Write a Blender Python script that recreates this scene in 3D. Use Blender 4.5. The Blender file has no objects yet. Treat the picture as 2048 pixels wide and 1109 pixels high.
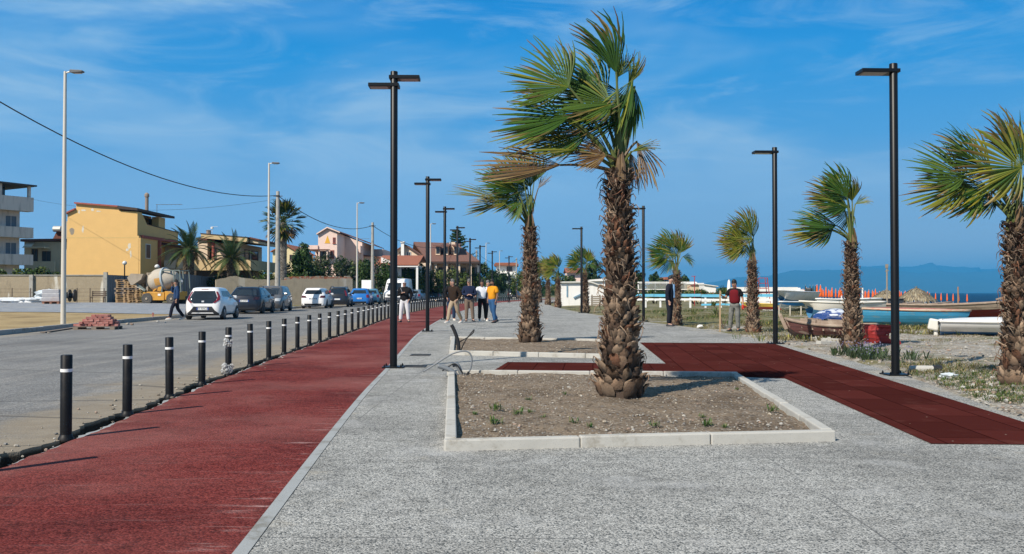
import bpy, math, random
from mathutils import Vector, Matrix
R = math.radians
PI = math.pi
scene = bpy.context.scene
COL = scene.collection
# ---------------------------------------------------------------- camera
F, EY, H = 1850.0, 585.5, 1.30
TH = math.atan((EY - 554.5) / F)
cam = bpy.data.cameras.new('camera')
cam.sensor_width = 36.0
cam.lens = F / 2048.0 * 36.0
cam.clip_start = 0.1
cam.clip_end = 60000
cam_o = bpy.data.objects.new('camera', cam)
COL.objects.link(cam_o)
cam_o.location = (0, 0, H)
cam_o.rotation_euler = (R(90) + TH, 0, 0)
scene.camera = cam_o
# ---------------------------------------------------------------- light
SUN_EL, SUN_AZ = R(41), R(220)            # azimuth clockwise from +Y
sun_dir = Vector((math.sin(SUN_AZ) * math.cos(SUN_EL), math.cos(SUN_AZ) * math.cos(SUN_EL), math.sin(SUN_EL)))
sl = bpy.data.lights.new('sun', 'SUN')
sl.energy = 5.0
sl.angle = R(0.5)
sl.color = (1.0, 0.92, 0.80)
so = bpy.data.objects.new('sun', sl)
COL.objects.link(so)
so.rotation_euler = (-sun_dir).to_track_quat('-Z', 'Y').to_euler()
so.location = (-20, -20, 40)
scene.view_settings.view_transform = 'Standard'
scene.view_settings.look = 'None'
scene.view_settings.exposure = 0.34
scene.view_settings.gamma = 1.0
scene.cycles.max_bounces = 6
scene.cycles.diffuse_bounces = 3
scene.cycles.glossy_bounces = 3
scene.cycles.transmission_bounces = 3
scene.cycles.transparent_max_bounces = 6
scene.cycles.volume_bounces = 0
world = bpy.data.worlds.new('World')
scene.world = world
world.use_nodes = True
class NT:
 """small helper round a node tree"""
 def __init__(s, tree):
  s.t = tree
  tree.nodes.clear()
 def n(s, typ, ins=None, **at):
  nd = s.t.nodes.new('ShaderNode' + typ)
  for k, v in at.items():
   setattr(nd, k, v)
  for k, v in (ins or {}).items():
   sock = nd.inputs[k]
   if hasattr(v, 'is_output') or isinstance(v, bpy.types.NodeSocket):
    s.t.links.new(v, sock)
   else:
    if sock.type == 'RGBA' and len(v) == 3:
     v = (*v, 1)
    sock.default_value = v
  return nd
 def mix(s, a, b, fac, mode='MIX'):
  m = s.t.nodes.new('ShaderNodeMix')
  m.data_type = 'RGBA'
  m.blend_type = mode
  for i, v in ((0, fac), (6, a), (7, b)):
   if isinstance(v, bpy.types.NodeSocket):
    s.t.links.new(v, m.inputs[i])
   else:
    m.inputs[i].default_value = v if i == 0 else (*v[:3], 1)
  return m.outputs[2]
 def math(s, op, a, b=0.5, c=None, clamp=False):
  m = s.t.nodes.new('ShaderNodeMath')
  m.operation = op
  m.use_clamp = clamp
  for i, v in enumerate((a, b) if c is None else (a, b, c)):
   if isinstance(v, bpy.types.NodeSocket):
    s.t.links.new(v, m.inputs[i])
   else:
    m.inputs[i].default_value = v
  return m.outputs[0]
 def ramp(s, fac, a, b):
  """0..1 between the values a and b of fac"""
  m = s.t.nodes.new('ShaderNodeMapRange')
  m.interpolation_type = 'SMOOTHSTEP'
  s.t.links.new(fac, m.inputs[0])
  m.inputs[1].default_value = a
  m.inputs[2].default_value = b
  return m.outputs[0]
 def noise(s, vec, scale, detail=3, rough=0.5, dist=0.0):
  nd = s.n('TexNoise', {'Scale': scale, 'Detail': detail, 'Roughness': rough, 'Distortion': dist})
  if vec is not None:
   s.t.links.new(vec, nd.inputs['Vector'])
  return nd.outputs['Fac']
w = NT(world.node_tree)
sky = w.n('TexSky', sky_type='NISHITA', sun_disc=False, sun_elevation=SUN_EL, sun_rotation=SUN_AZ,
   altitude=0, air_density=1.0, dust_density=0.3, ozone_density=4.0)
tc = w.n('TexCoord')
SKY_TINT = (0.40, 0.93, 1.22)
SKY_STRENGTH = 0.125
tint = w.mix(sky.outputs[0], SKY_TINT, 1.0, 'MULTIPLY')
sep = w.n('SeparateXYZ', {'Vector': tc.outputs['Generated']})
gr = w.n('ValToRGB', {'Fac': sep.outputs[2]})
K = 1 / SKY_STRENGTH
els = gr.color_ramp.elements
SKYG = [(0.0, (.46, .55, .62)), (0.03, (.47, .56, .68)), (0.07, (.31, .48, .69)), (0.16, (.095, .36, .72)), (0.24, (.022, .30, .72)), (0.32, (.004, .235, .67)), (0.6, (.004, .05, .17)), (1.0, (.003, .03, .09))]
SKYG = [(p_, tuple(v / 1.265 for v in c_)) for p_, c_ in SKYG]
els[0].position, els[0].color = SKYG[0][0], (*[c * K / 8 for c in SKYG[0][1]], 1)
els[1].position, els[1].color = SKYG[-1][0], (*[c * K / 8 for c in SKYG[-1][1]], 1)
for p_, c_ in SKYG[1:-1]:
 e_ = els.new(p_)
 e_.color = (*[c * K / 8 for c in c_], 1)
grad = w.mix(gr.outputs[0], (8, 8, 8), 1.0, 'MULTIPLY')
base = w.mix(tint, grad, 0.95)
# thin cirrus veils: stretched noise over the view direction
mp = w.n('Mapping', {'Vector': tc.outputs['Generated'], 'Rotation': (0.15, R(24), 0.3), 'Scale': (1.6, 1.0, 5.0)})
n1 = w.noise(mp.outputs[0], 1.7, 4, 0.5, 0.5)
mp2 = w.n('Mapping', {'Vector': tc.outputs['Generated'], 'Rotation': (0.0, R(32), 0.2), 'Scale': (2.2, 2.0, 9.0)})
n2 = w.noise(mp2.outputs[0], 2.2, 6, 0.6, 0.9)
veil = w.math('ADD', w.math('MULTIPLY', w.ramp(n1, 0.42, 0.62), 0.72), w.math('MULTIPLY', w.ramp(n2, 0.46, 0.72), 0.5), clamp=True)
up = w.ramp(sep.outputs[2], 0.02, 0.14)
skyc = w.mix(base, (.235 * K, .42 * K, .63 * K), w.math('MULTIPLY', veil, up))
bg = w.n('Background', {'Color': skyc, 'Strength': SKY_STRENGTH})
wo = w.n('OutputWorld', {'Surface': bg.outputs[0]})
# ---------------------------------------------------------------- terrain and pixel helpers
def sm(a, b, x):
 t = max(0.0, min(1.0, (x - a) / (b - a)))
 return t * t * (3 - 2 * t)
def shore(y):
 return 92 + 0.12 * y
def gz(x, y):
 z = 0.12 * sm(25, 55, y) + 0.08 * sm(55, 100, y)
 z += 0.34 * sm(-16.5, -24, x) * sm(40, 66, y)
 z *= sm(60, 20, x)
 d = shore(y) - x
 t = max(0.0, min(1.0, (d + 6) / 70.0))
 return z - 2.6 * (1 - t ** 0.6)
_c, _s = math.cos(TH), math.sin(TH)
def ray(px, py):
 u, v = (px - 1024) / F, (554.5 - py) / F
 return Vector((u, _c - v * _s, _s + v * _c))
def G(px, py, dz=0.0):
 """the point of the ground seen at a pixel of the 2048 px photograph"""
 d = ray(px, py)
 z = 0.0
 for _ in range(25):
  t = (z + dz - H) / d.z
  p = d * t
  z = gz(p.x, p.y)
 return Vector((p.x, p.y, z + dz))
def D(px, py, y):
 """the point at distance y along the camera's axis seen at a pixel"""
 d = ray(px, py)
 t = y / d.y
 return Vector((d.x * t, y, H + d.z * t))
def onground(px, y):
 x = (px - 1024) / F * y
 return Vector((x, y, gz(x, y)))
# ---------------------------------------------------------------- objects
def tag(o, label=None, cat=None, group=None, kind=None):
 for k, v in (('label', label), ('category', cat), ('group', group), ('kind', kind)):
  if v:
   o[k] = v
 return o
def thing(name, label, cat, loc=(0, 0, 0), rz=0.0, group=None):
 o = bpy.data.objects.new(name, None)
 o.empty_display_size = 0.2
 COL.objects.link(o)
 o.location = loc
 o.rotation_euler = (0, 0, rz)
 return tag(o, label, cat, group)
def children(o):
 return [c for c in bpy.data.objects if c.parent == o]
def copy_tree(o, parent=None):
 c = o.copy()
 COL.objects.link(c)
 c.parent = parent
 for ch in list(o.children):
  copy_tree(ch, c)
 return c
def dup(o, loc, rz=0.0, label=None, scale=None):
 c = copy_tree(o)
 c.location = loc
 c.rotation_euler = (0, 0, rz)
 if label:
  c['label'] = label
 if scale:
  c.scale = (scale,) * 3
 return c
class MB:
 def __init__(s):
  s.v, s.f, s.c, s.m = [], [], [], []
 def add(s, vs, fs, col=(1, 1, 1), mi=0):
  b = len(s.v)
  s.v.extend(tuple(v) for v in vs)
  s.f.extend(tuple(i + b for i in f) for f in fs)
  if col and isinstance(col[0], (tuple, list)):
   s.c.extend(col)
  else:
   s.c.extend([col] * len(vs))
  s.m.extend([mi] * len(fs))
  return s
 def box(s, x0, x1, y0, y1, z0, z1, col=(1, 1, 1), mi=0):
  vs = [(x, y, z) for z in (z0, z1) for y in (y0, y1) for x in (x0, x1)]
  return s.add(vs, [(0, 2, 3, 1), (4, 5, 7, 6), (0, 1, 5, 4), (2, 6, 7, 3), (0, 4, 6, 2), (1, 3, 7, 5)], col, mi)
 def obox(s, c, sz, rz=0.0, rx=0.0, ry=0.0, col=(1, 1, 1), mi=0, taper=1.0):
  m = Matrix.Rotation(rz, 3, 'Z') @ Matrix.Rotation(ry, 3, 'Y') @ Matrix.Rotation(rx, 3, 'X')
  c = Vector(c)
  vs = []
  for z in (-.5, .5):
   k = 1 if z < 0 else taper
   for y in (-.5, .5):
    for x in (-.5, .5):
     vs.append(c + m @ Vector((x * sz[0] * k, y * sz[1] * k, z * sz[2])))
  return s.add(vs, [(0, 2, 3, 1), (4, 5, 7, 6), (0, 1, 5, 4), (2, 6, 7, 3), (0, 4, 6, 2), (1, 3, 7, 5)], col, mi)
 def beam(s, a, b, wd, ht, col=(1, 1, 1), mi=0):
  """a bar of rectangular section from a to b"""
  a, b = Vector(a), Vector(b)
  d = (b - a).normalized()
  up = Vector((0, 0, 1)) if abs(d.z) < 0.95 else Vector((1, 0, 0))
  sx = d.cross(up).normalized()
  sy = sx.cross(d).normalized()
  vs = []
  for p in (a, b):
   for i, j in ((-1, -1), (1, -1), (1, 1), (-1, 1)):
    vs.append(p + sx * i * wd / 2 + sy * j * ht / 2)
  return s.add(vs, [(3, 2, 1, 0), (4, 5, 6, 7), (0, 1, 5, 4), (1, 2, 6, 5), (2, 3, 7, 6), (3, 0, 4, 7)], col, mi)
 def tube(s, pts, r, n=8, col=(1, 1, 1), mi=0, cap=True):
  pts = [Vector(p) for p in pts]
  rs = r if isinstance(r, (list, tuple)) else [r] * len(pts)
  vs, fs, cs = [], [], []
  prev = None
  for i, p in enumerate(pts):
   d = (pts[min(i + 1, len(pts) - 1)] - pts[max(i - 1, 0)])
   d = d.normalized() if d.length > 1e-9 else Vector((0, 0, 1))
   if prev is None:
    up = Vector((0, 0, 1)) if abs(d.z) < 0.9 else Vector((1, 0, 0))
    a = d.cross(up).normalized()
   else:
    a = (prev - d * prev.dot(d)).normalized()
   prev = a
   b = d.cross(a)
   for k in range(n):
    t = 2 * PI * k / n
    vs.append(p + (a * math.cos(t) + b * math.sin(t)) * rs[i])
   if isinstance(col[0], (tuple, list)):
    cs += [col[i]] * n
  for i in range(len(pts) - 1):
   for k in range(n):
    k2 = (k + 1) % n
    fs.append((i * n + k, i * n + k2, (i + 1) * n + k2, (i + 1) * n + k))
  if cap:
   fs.append(tuple(range(n - 1, -1, -1)))
   e = (len(pts) - 1) * n
   fs.append(tuple(range(e, e + n)))
  return s.add(vs, fs, cs if cs else col, mi)
 def lathe(s, prof, n=16, c=(0, 0, 0), col=(1, 1, 1), mi=0, axis='z', jit=None):
  """prof = [(radius, height)] turned about an axis through c"""
  vs, fs = [], []
  for r, h in prof:
   for k in range(n):
    t = 2 * PI * k / n
    q = r * (jit(t, h) if jit else 1)
    x, y = q * math.cos(t), q * math.sin(t)
    p = (x, y, h) if axis == 'z' else ((h, x, y) if axis == 'x' else (y, h, x))
    vs.append((p[0] + c[0], p[1] + c[1], p[2] + c[2]))
  for i in range(len(prof) - 1):
   for k in range(n):
    k2 = (k + 1) % n
    fs.append((i * n + k, i * n + k2, (i + 1) * n + k2, (i + 1) * n + k))
  fs.append(tuple(range(n - 1, -1, -1)))
  e = (len(prof) - 1) * n
  fs.append(tuple(range(e, e + n)))
  return s.add(vs, fs, col, mi)
 def prism(s, poly, a, b, plane='xz', col=(1, 1, 1), mi=0):
  """polygon extruded from a to b along the axis left out of plane"""
  n = len(poly)
  vs = []
  for k in (a, b):
   for p, q in poly:
    vs.append({'xz': (p, k, q), 'yz': (k, p, q), 'xy': (p, q, k)}[plane])
  fs = [tuple(range(n)), tuple(range(2 * n - 1, n - 1, -1))]
  for i in range(n):
   j = (i + 1) % n
   fs.append((i, i + n, j + n, j))
  return s.add(vs, fs, col, mi)
 def loft(s, rings, closed=True, caps=True, col=(1, 1, 1), mi=0):
  n = len(rings[0])
  vs = [p for r_ in rings for p in r_]
  fs = []
  for i in range(len(rings) - 1):
   for k in range(n if closed else n - 1):
    k2 = (k + 1) % n
    fs.append((i * n + k, i * n + k2, (i + 1) * n + k2, (i + 1) * n + k))
  if caps and closed:
   fs.append(tuple(range(n - 1, -1, -1)))
   e = (len(rings) - 1) * n
   fs.append(tuple(range(e, e + n)))
  return s.add(vs, fs, col, mi)
 def build(s, name, mat, parent=None, smooth=False, bevel=0.0, loc=None, recalc=True):
  import bmesh
  me = bpy.data.meshes.new(name)
  me.from_pydata(s.v, [], s.f)
  ca = me.color_attributes.new('Col', 'FLOAT_COLOR', 'POINT')
  flat = []
  for c in s.c:
   flat += (c[0], c[1], c[2], 1.0)
  ca.data.foreach_set('color', flat)
  mats = mat if isinstance(mat, (list, tuple)) else [mat]
  for m_ in mats:
   me.materials.append(m_)
  if len(mats) > 1:
   me.polygons.foreach_set('material_index', s.m)
  if recalc:
   bm = bmesh.new()
   bm.from_mesh(me)
   bmesh.ops.recalc_face_normals(bm, faces=bm.faces)
   bm.to_mesh(me)
   bm.free()
  if smooth:
   me.polygons.foreach_set('use_smooth', [True] * len(me.polygons))
   if smooth != 'all':
    me.set_sharp_from_angle(angle=R(40 if smooth is True else smooth))
  o = bpy.data.objects.new(name, me)
  COL.objects.link(o)
  if parent:
   o.parent = parent
  if loc:
   o.location = loc
  if bevel:
   b = o.modifiers.new('bevel', 'BEVEL')
   b.width = bevel
   b.segments = 2
   b.limit_method = 'ANGLE'
   b.angle_limit = R(50)
  return o
# ---------------------------------------------------------------- materials
def new_mat(name):
 m = bpy.data.materials.new(name)
 m.use_nodes = True
 return m, NT(m.node_tree)
MATS = {}
def M(name, col, rough=0.7, var=0.18, scale=3.0, bump=0.0, bscale=None, metal=0.0, dirt=None, dscale=0.6, damount=0.4,
  coat=0.0, attr=False, spec=0.5, streak=False, trans=0.0, emit=None):
 """general procedural paint / plaster / metal with mottling, bump and dirt"""
 if name in MATS:
  return MATS[name]
 m, t = new_mat(name)
 tcn = t.n('TexCoord').outputs['Object']
 base = (*col, 1)
 n1 = t.noise(tcn, scale, 4, 0.6)
 c = t.mix(tuple(x * (1 - var) for x in col), tuple(min(1, x * (1 + var)) for x in col), n1)
 if dirt:
  vec = tcn
  if streak:
   vec = t.n('Mapping', {'Vector': tcn, 'Scale': (2.5, 2.5, 0.35)}).outputs[0]
  n2 = t.noise(vec, dscale, 5, 0.65)
  f = t.math('MULTIPLY', t.ramp(n2, 0.48, 0.72), damount)
  c = t.mix(c, dirt, f)
 if attr:
  at = t.n('VertexColor', layer_name='Col')
  c = t.mix(c, at.outputs[0], 1.0, 'MULTIPLY')
 b = t.n('BsdfPrincipled', {'Base Color': c, 'Metallic': metal, 'Roughness': rough})
 b.inputs['Specular IOR Level'].default_value = spec
 b.inputs['Coat Weight'].default_value = coat
 b.inputs['Coat Roughness'].default_value = 0.06
 if trans:
  b.inputs['Transmission Weight'].default_value = trans
 if bump:
  n3 = t.noise(tcn, bscale or scale * 4, 4, 0.6)
  bp = t.n('Bump', {'Height': n3, 'Strength': min(1.0, bump), 'Distance': 0.02 * max(1, bump)})
  t.t.links.new(bp.outputs[0], b.inputs['Normal'])
 t.n('OutputMaterial', {'Surface': b.outputs[0]})
 MATS[name] = m
 return m
def leaf_mat(name, trans=0.25, rough=0.45, mul=1.0):
 """leaf surface: own colour from the mesh, a little light let through"""
 if name in MATS:
  return MATS[name]
 m, t = new_mat(name)
 at = t.n('VertexColor', layer_name='Col')
 c = t.mix(at.outputs[0], (mul, mul, mul), 1.0, 'MULTIPLY')
 b = t.n('BsdfPrincipled', {'Base Color': c, 'Roughness': rough})
 b.inputs['Specular IOR Level'].default_value = 0.25
 tr = t.n('BsdfTranslucent', {'Color': c})
 mx = t.n('MixShader', {0: trans, 1: b.outputs[0], 2: tr.outputs[0]})
 t.n('OutputMaterial', {'Surface': mx.outputs[0]})
 MATS[name] = m
 return m
def glass_mat(name, col=(0.015, 0.02, 0.025), rough=0.05):
 if name in MATS:
  return MATS[name]
 m, t = new_mat(name)
 tcn = t.n('TexCoord').outputs['Object']
 c = t.mix(col, tuple(x * 2.2 for x in col), t.noise(tcn, 1.3, 2))
 b = t.n('BsdfPrincipled', {'Base Color': c, 'Roughness': rough})
 b.inputs['Specular IOR Level'].default_value = 0.6
 t.n('OutputMaterial', {'Surface': b.outputs[0]})
 MATS[name] = m
 return m
# ---------------------------------------------------------------- ground materials
def mat_aggregate():
 m, t = new_mat('washed aggregate concrete')
 o = t.n('TexCoord').outputs['Object']
 vo = t.n('TexVoronoi', {'Vector': o, 'Scale': 118.0})
 sp = t.n('SeparateColor', {'Color': vo.outputs['Color']})
 v = sp.outputs[0]
 dark = t.ramp(v, 0.36, 0.20)
 lite = t.ramp(v, 0.68, 0.9)
 base = t.mix((0.315, 0.31, 0.285), (0.405, 0.395, 0.365), t.noise(o, 40, 2))
 c = t.mix(base, (0.06, 0.068, 0.072), t.math('MULTIPLY', dark, 0.9))
 c = t.mix(c, (0.66, 0.64, 0.59), t.math('MULTIPLY', lite, 0.75))
 gap = t.ramp(vo.outputs['Distance'], 0.5, 0.75)
 c = t.mix(c, (0.18, 0.18, 0.18), t.math('MULTIPLY', gap, 0.4))
 big = t.noise(o, 0.45, 5, 0.6, 0.4)
 c = t.mix(c, t.mix(c, (0.62, 0.62, 0.62), 1.0, 'MULTIPLY'), t.math('MULTIPLY', t.ramp(big, 0.44, 0.66), 0.7))
 c = t.mix(c, (0.46, 0.455, 0.44), t.math('MULTIPLY', t.ramp(t.noise(o, 0.9, 4, 0.6), 0.52, 0.74), 0.5))
 acr = t.n('SeparateColor', {'Color': t.n('VertexColor', layer_name='Col').outputs[0]}).outputs[0]
 edge = t.math('ADD', t.ramp(acr, 0.86, 1.0), t.math('MULTIPLY', t.ramp(acr, 0.05, 0.0), 0.5))
 drift = t.math('MULTIPLY', t.ramp(t.math('ADD', t.noise(o, 1.7, 6, 0.7), t.math('MULTIPLY', edge, 0.16)), 0.60, 0.76), 0.55)
 c = t.mix(c, (0.40, 0.355, 0.28), drift)
 smp = t.n('Mapping', {'Vector': o, 'Rotation': (0, 0, R(-7)), 'Scale': (2.6, 0.10, 1)})
 c = t.mix(c, t.mix(c, (0.66, 0.66, 0.68), 1.0, 'MULTIPLY'), t.math('MULTIPLY', t.ramp(t.noise(smp.outputs[0], 1.0, 5, 0.6), 0.58, 0.70), 0.45))
 spt = t.n('TexVoronoi', {'Vector': o, 'Scale': 1.1})
 c = t.mix(c, (0.09, 0.09, 0.09), t.math('MULTIPLY', t.ramp(spt.outputs['Distance'], 0.034, 0.018), 0.75))
 mid = t.noise(o, 6.0, 3, 0.6)
 c = t.mix(c, t.mix(c, (0.80, 0.80, 0.80), 1.0, 'MULTIPLY'), t.ramp(mid, 0.42, 0.68))
 # joints between the poured slabs
 rot = t.n('Mapping', {'Vector': o, 'Rotation': (0, 0, R(1))})
 sx = t.n('SeparateXYZ', {'Vector': rot.outputs[0]})
 wob = t.math('MULTIPLY', t.math('SUBTRACT', t.noise(o, 1.5, 3), 0.5), 0.02)
 def joint(src, off, sp_):
  j_ = t.math('ABSOLUTE', t.math('SUBTRACT', t.math('FRACT', t.math('MULTIPLY', t.math('ADD', t.math('ADD', src, off), wob), 1 / sp_)), 0.5))
  return t.ramp(j_, 0.5 - .009 / sp_, 0.5 - .003 / sp_)
 jl = t.math('MAXIMUM', joint(sx.outputs[1], 2.33, 2.4), joint(sx.outputs[0], 1.73, 3.6))
 jl = t.math('MULTIPLY', jl, t.ramp(t.noise(o, 0.8, 3), 0.30, 0.62))
 c = t.mix(c, (0.10, 0.10, 0.10), t.math('MULTIPLY', jl, 0.75))
 hgt = t.math('SUBTRACT', 1.0, vo.outputs['Distance'])
 bp = t.n('Bump', {'Height': hgt, 'Strength': 0.55, 'Distance': 0.006})
 b = t.n('BsdfPrincipled', {'Base Color': c, 'Roughness': 0.9, 'Normal': bp.outputs[0], 'Specular IOR Level': 0.06})
 t.n('OutputMaterial', {'Surface': b.outputs[0]})
 return m
def mat_red_asphalt():
 m, t = new_mat('red painted asphalt')
 o = t.n('TexCoord').outputs['Object']
 vo = t.n('TexVoronoi', {'Vector': o, 'Scale': 70.0})
 sp = t.n('SeparateColor', {'Color': vo.outputs['Color']})
 c = t.mix((0.100, 0.017, 0.015), (0.25, 0.055, 0.046), sp.outputs[0])
 gap = t.ramp(vo.outputs['Distance'], 0.5, 0.9)
 c = t.mix(c, (0.05, 0.010, 0.010), t.math('MULTIPLY', gap, 0.8))
 c = t.mix(c, t.mix(c, (0.65, 0.65, 0.68), 1.0, 'MULTIPLY'), t.ramp(t.noise(o, 0.7, 5, 0.6), 0.42, 0.7))
 c = t.mix(c, t.mix(c, (0.55, 0.55, 0.55), 1.0, 'MULTIPLY'), t.ramp(t.noise(o, 9, 3, 0.6), 0.5, 0.75))
 # pale dusty scuffs running across the lane
 mp = t.n('Mapping', {'Vector': o, 'Rotation': (0, 0, R(8)), 'Scale': (1.2, 8.0, 1)})
 sc = t.ramp(t.noise(mp.outputs[0], 1.3, 6, 0.74), 0.54, 0.72)
 at = t.n('VertexColor', layer_name='Col')
 acr = t.n('SeparateColor', {'Color': at.outputs[0]}).outputs[0]
 edge = t.math('ADD', t.ramp(acr, 0.80, 1.0), 0.18)
 c = t.mix(c, (0.42, 0.27, 0.25), t.math('MULTIPLY', t.math('MULTIPLY', sc, edge), 0.9, clamp=True))
 c = t.mix(c, (0.32, 0.20, 0.16), t.math('MULTIPLY', t.ramp(acr, 0.10, 0.0), t.math('MULTIPLY', t.ramp(t.noise(o, 3.0, 5, 0.7), 0.45, 0.7), 0.7)))
 fd = t.ramp(t.noise(o, 0.30, 5, 0.6), 0.4, 0.66)
 c = t.mix(c, t.mix(c, (0.34, 0.15, 0.13), 0.36), fd)
 bp = t.n('Bump', {'Height': vo.outputs['Distance'], 'Strength': 0.7, 'Distance': -0.006})
 b = t.n('BsdfPrincipled', {'Base Color': c, 'Roughness': 0.9, 'Normal': bp.outputs[0], 'Specular IOR Level': 0.06})
 t.n('OutputMaterial', {'Surface': b.outputs[0]})
 return m
def mat_road():
 m, t = new_mat('worn road asphalt')
 o = t.n('TexCoord').outputs['Object']
 vo = t.n('TexVoronoi', {'Vector': o, 'Scale': 60.0})
 sp = t.n('SeparateColor', {'Color': vo.outputs['Color']})
 c = t.mix((0.125, 0.125, 0.122), (0.275, 0.27, 0.26), sp.outputs[0])
 c = t.mix(c, t.mix(c, (0.74, 0.74, 0.75), 1.0, 'MULTIPLY'), t.ramp(t.noise(o, 0.35, 5, 0.6), 0.4, 0.7))
 mp = t.n('Mapping', {'Vector': o, 'Rotation': (0, 0, R(-8)), 'Scale': (2.4, 0.12, 1)})
 c = t.mix(c, t.mix(c, (1.25, 1.22, 1.18), 1.0, 'MULTIPLY'), t.ramp(t.noise(mp.outputs[0], 1.0, 4, 0.6), 0.45, 0.65))
 at = t.n('VertexColor', layer_name='Col')
 acr = t.n('SeparateColor', {'Color': at.outputs[0]}).outputs[0]   # 1 at the bollards
 e = t.ramp(t.math('ADD', acr, t.math('MULTIPLY', t.math('SUBTRACT', t.noise(o, 1.1, 5, 0.65), 0.5), 0.26)), 0.86, 0.97)
 c = t.mix(c, t.mix((0.20, 0.16, 0.115), (0.32, 0.275, 0.21), t.noise(o, 4, 4)), t.math('MULTIPLY', e, 0.9))
 e2 = t.ramp(t.math('ADD', acr, t.math('MULTIPLY', t.math('SUBTRACT', t.noise(o, 0.8, 5, 0.65), 0.5), 0.2)), 0.10, 0.0)
 c = t.mix(c, (0.36, 0.31, 0.24), t.math('MULTIPLY', e2, 0.7))
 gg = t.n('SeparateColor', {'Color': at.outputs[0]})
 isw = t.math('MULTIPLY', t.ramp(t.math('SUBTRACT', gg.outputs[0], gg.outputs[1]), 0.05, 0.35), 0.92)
 c = t.mix(c, (0.022, 0.02, 0.018), isw)  # trench shade painted down the broken asphalt edge, darkest at its foot
 crk = t.n('TexVoronoi', {'Vector': t.n('Mapping', {'Vector': o, 'Scale': (0.10, 0.35, 1)}).outputs[0], 'Scale': 1.0}, feature='DISTANCE_TO_EDGE')
 c = t.mix(c, (0.05, 0.05, 0.05), t.math('MULTIPLY', t.ramp(crk.outputs[0], 0.008, 0.002), 0.55))
 bp = t.n('Bump', {'Height': vo.outputs['Distance'], 'Strength': 0.5, 'Distance': -0.005})
 b = t.n('BsdfPrincipled', {'Base Color': c, 'Roughness': 0.9, 'Normal': bp.outputs[0], 'Specular IOR Level': 0.06})
 t.n('OutputMaterial', {'Surface': b.outputs[0]})
 return m
def mat_rubber():
 m, t = new_mat('dark red rubber tiles')
 o = t.n('TexCoord').outputs['Object']
 c = t.mix((0.050, 0.011, 0.010), (0.088, 0.023, 0.019), t.noise(o, 160, 2, 0.7))
 uv = t.n('Mapping', {'Vector': o, 'Rotation': (0, 0, R(5.0))})
 br = t.n('TexBrick', {'Vector': t.n('Mapping', {'Vector': uv.outputs[0], 'Rotation': (0, 0, R(90))}).outputs[0],
       'Color1': (0.75, 0.75, 0.75), 'Color2': (1.2, 1.2, 1.2), 'Mortar': (0.30, 0.26, 0.26), 'Scale': 1.0,
       'Mortar Size': 0.008, 'Mortar Smooth': 0.3, 'Bias': 0.0, 'Brick Width': 1.0, 'Row Height': 0.5})
 br.offset = 0.5
 c = t.mix(c, br.outputs[0], 1.0, 'MULTIPLY')
 c = t.mix(c, (0.19, 0.085, 0.07), t.math('MULTIPLY', t.ramp(t.noise(o, 1.6, 6, 0.7), 0.52, 0.8), 0.3))
 sp = t.n('TexVoronoi', {'Vector': o, 'Scale': 5.0})
 c = t.mix(c, (0.45, 0.38, 0.30), t.ramp(sp.outputs['Distance'], 0.05, 0.025))
 bp = t.n('Bump', {'Height': t.noise(o, 220, 2), 'Strength': 0.4, 'Distance': 0.003})
 bp2 = t.n('Bump', {'Height': br.outputs['Fac'], 'Strength': 0.6, 'Distance': -0.006, 'Normal': bp.outputs[0]})
 b = t.n('BsdfPrincipled', {'Base Color': c, 'Roughness': 0.9, 'Normal': bp2.outputs[0], 'Specular IOR Level': 0.0})
 t.n('OutputMaterial', {'Surface': b.outputs[0]})
 return m
def mat_soil(name, a, b_, peb=True, scale=1.0):
 m, t = new_mat(name)
 o = t.n('TexCoord').outputs['Object']
 c = t.mix(a, b_, t.noise(o, 7 * scale, 6, 0.7))
 c = t.mix(c, t.mix(c, (0.62, 0.6, 0.58), 1.0, 'MULTIPLY'), t.ramp(t.noise(o, 1.1 * scale, 5, 0.6), 0.42, 0.7))
 if peb:
  vo = t.n('TexVoronoi', {'Vector': o, 'Scale': 34.0 * scale})
  sp = t.n('SeparateColor', {'Color': vo.outputs['Color']})
  k = t.math('MULTIPLY', t.ramp(sp.outputs[0], 0.66, 0.74), t.ramp(vo.outputs['Distance'], 0.50, 0.36))
  c = t.mix(c, t.mix((0.20, 0.19, 0.18), (0.52, 0.46, 0.37), sp.outputs[1]), t.math('MULTIPLY', k, 0.85))
  c = t.mix(c, t.mix(c, (0.45, 0.42, 0.4), 1.0, 'MULTIPLY'), t.ramp(sp.outputs[2], 0.75, 0.95))
 bp = t.n('Bump', {'Height': t.noise(o, 22 * scale, 6, 0.75), 'Strength': 0.9, 'Distance': 0.03})
 b = t.n('BsdfPrincipled', {'Base Color': c, 'Roughness': 0.95, 'Normal': bp.outputs[0]})
 b.inputs['Specular IOR Level'].default_value = 0.2
 t.n('OutputMaterial', {'Surface': b.outputs[0]})
 return m
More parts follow.
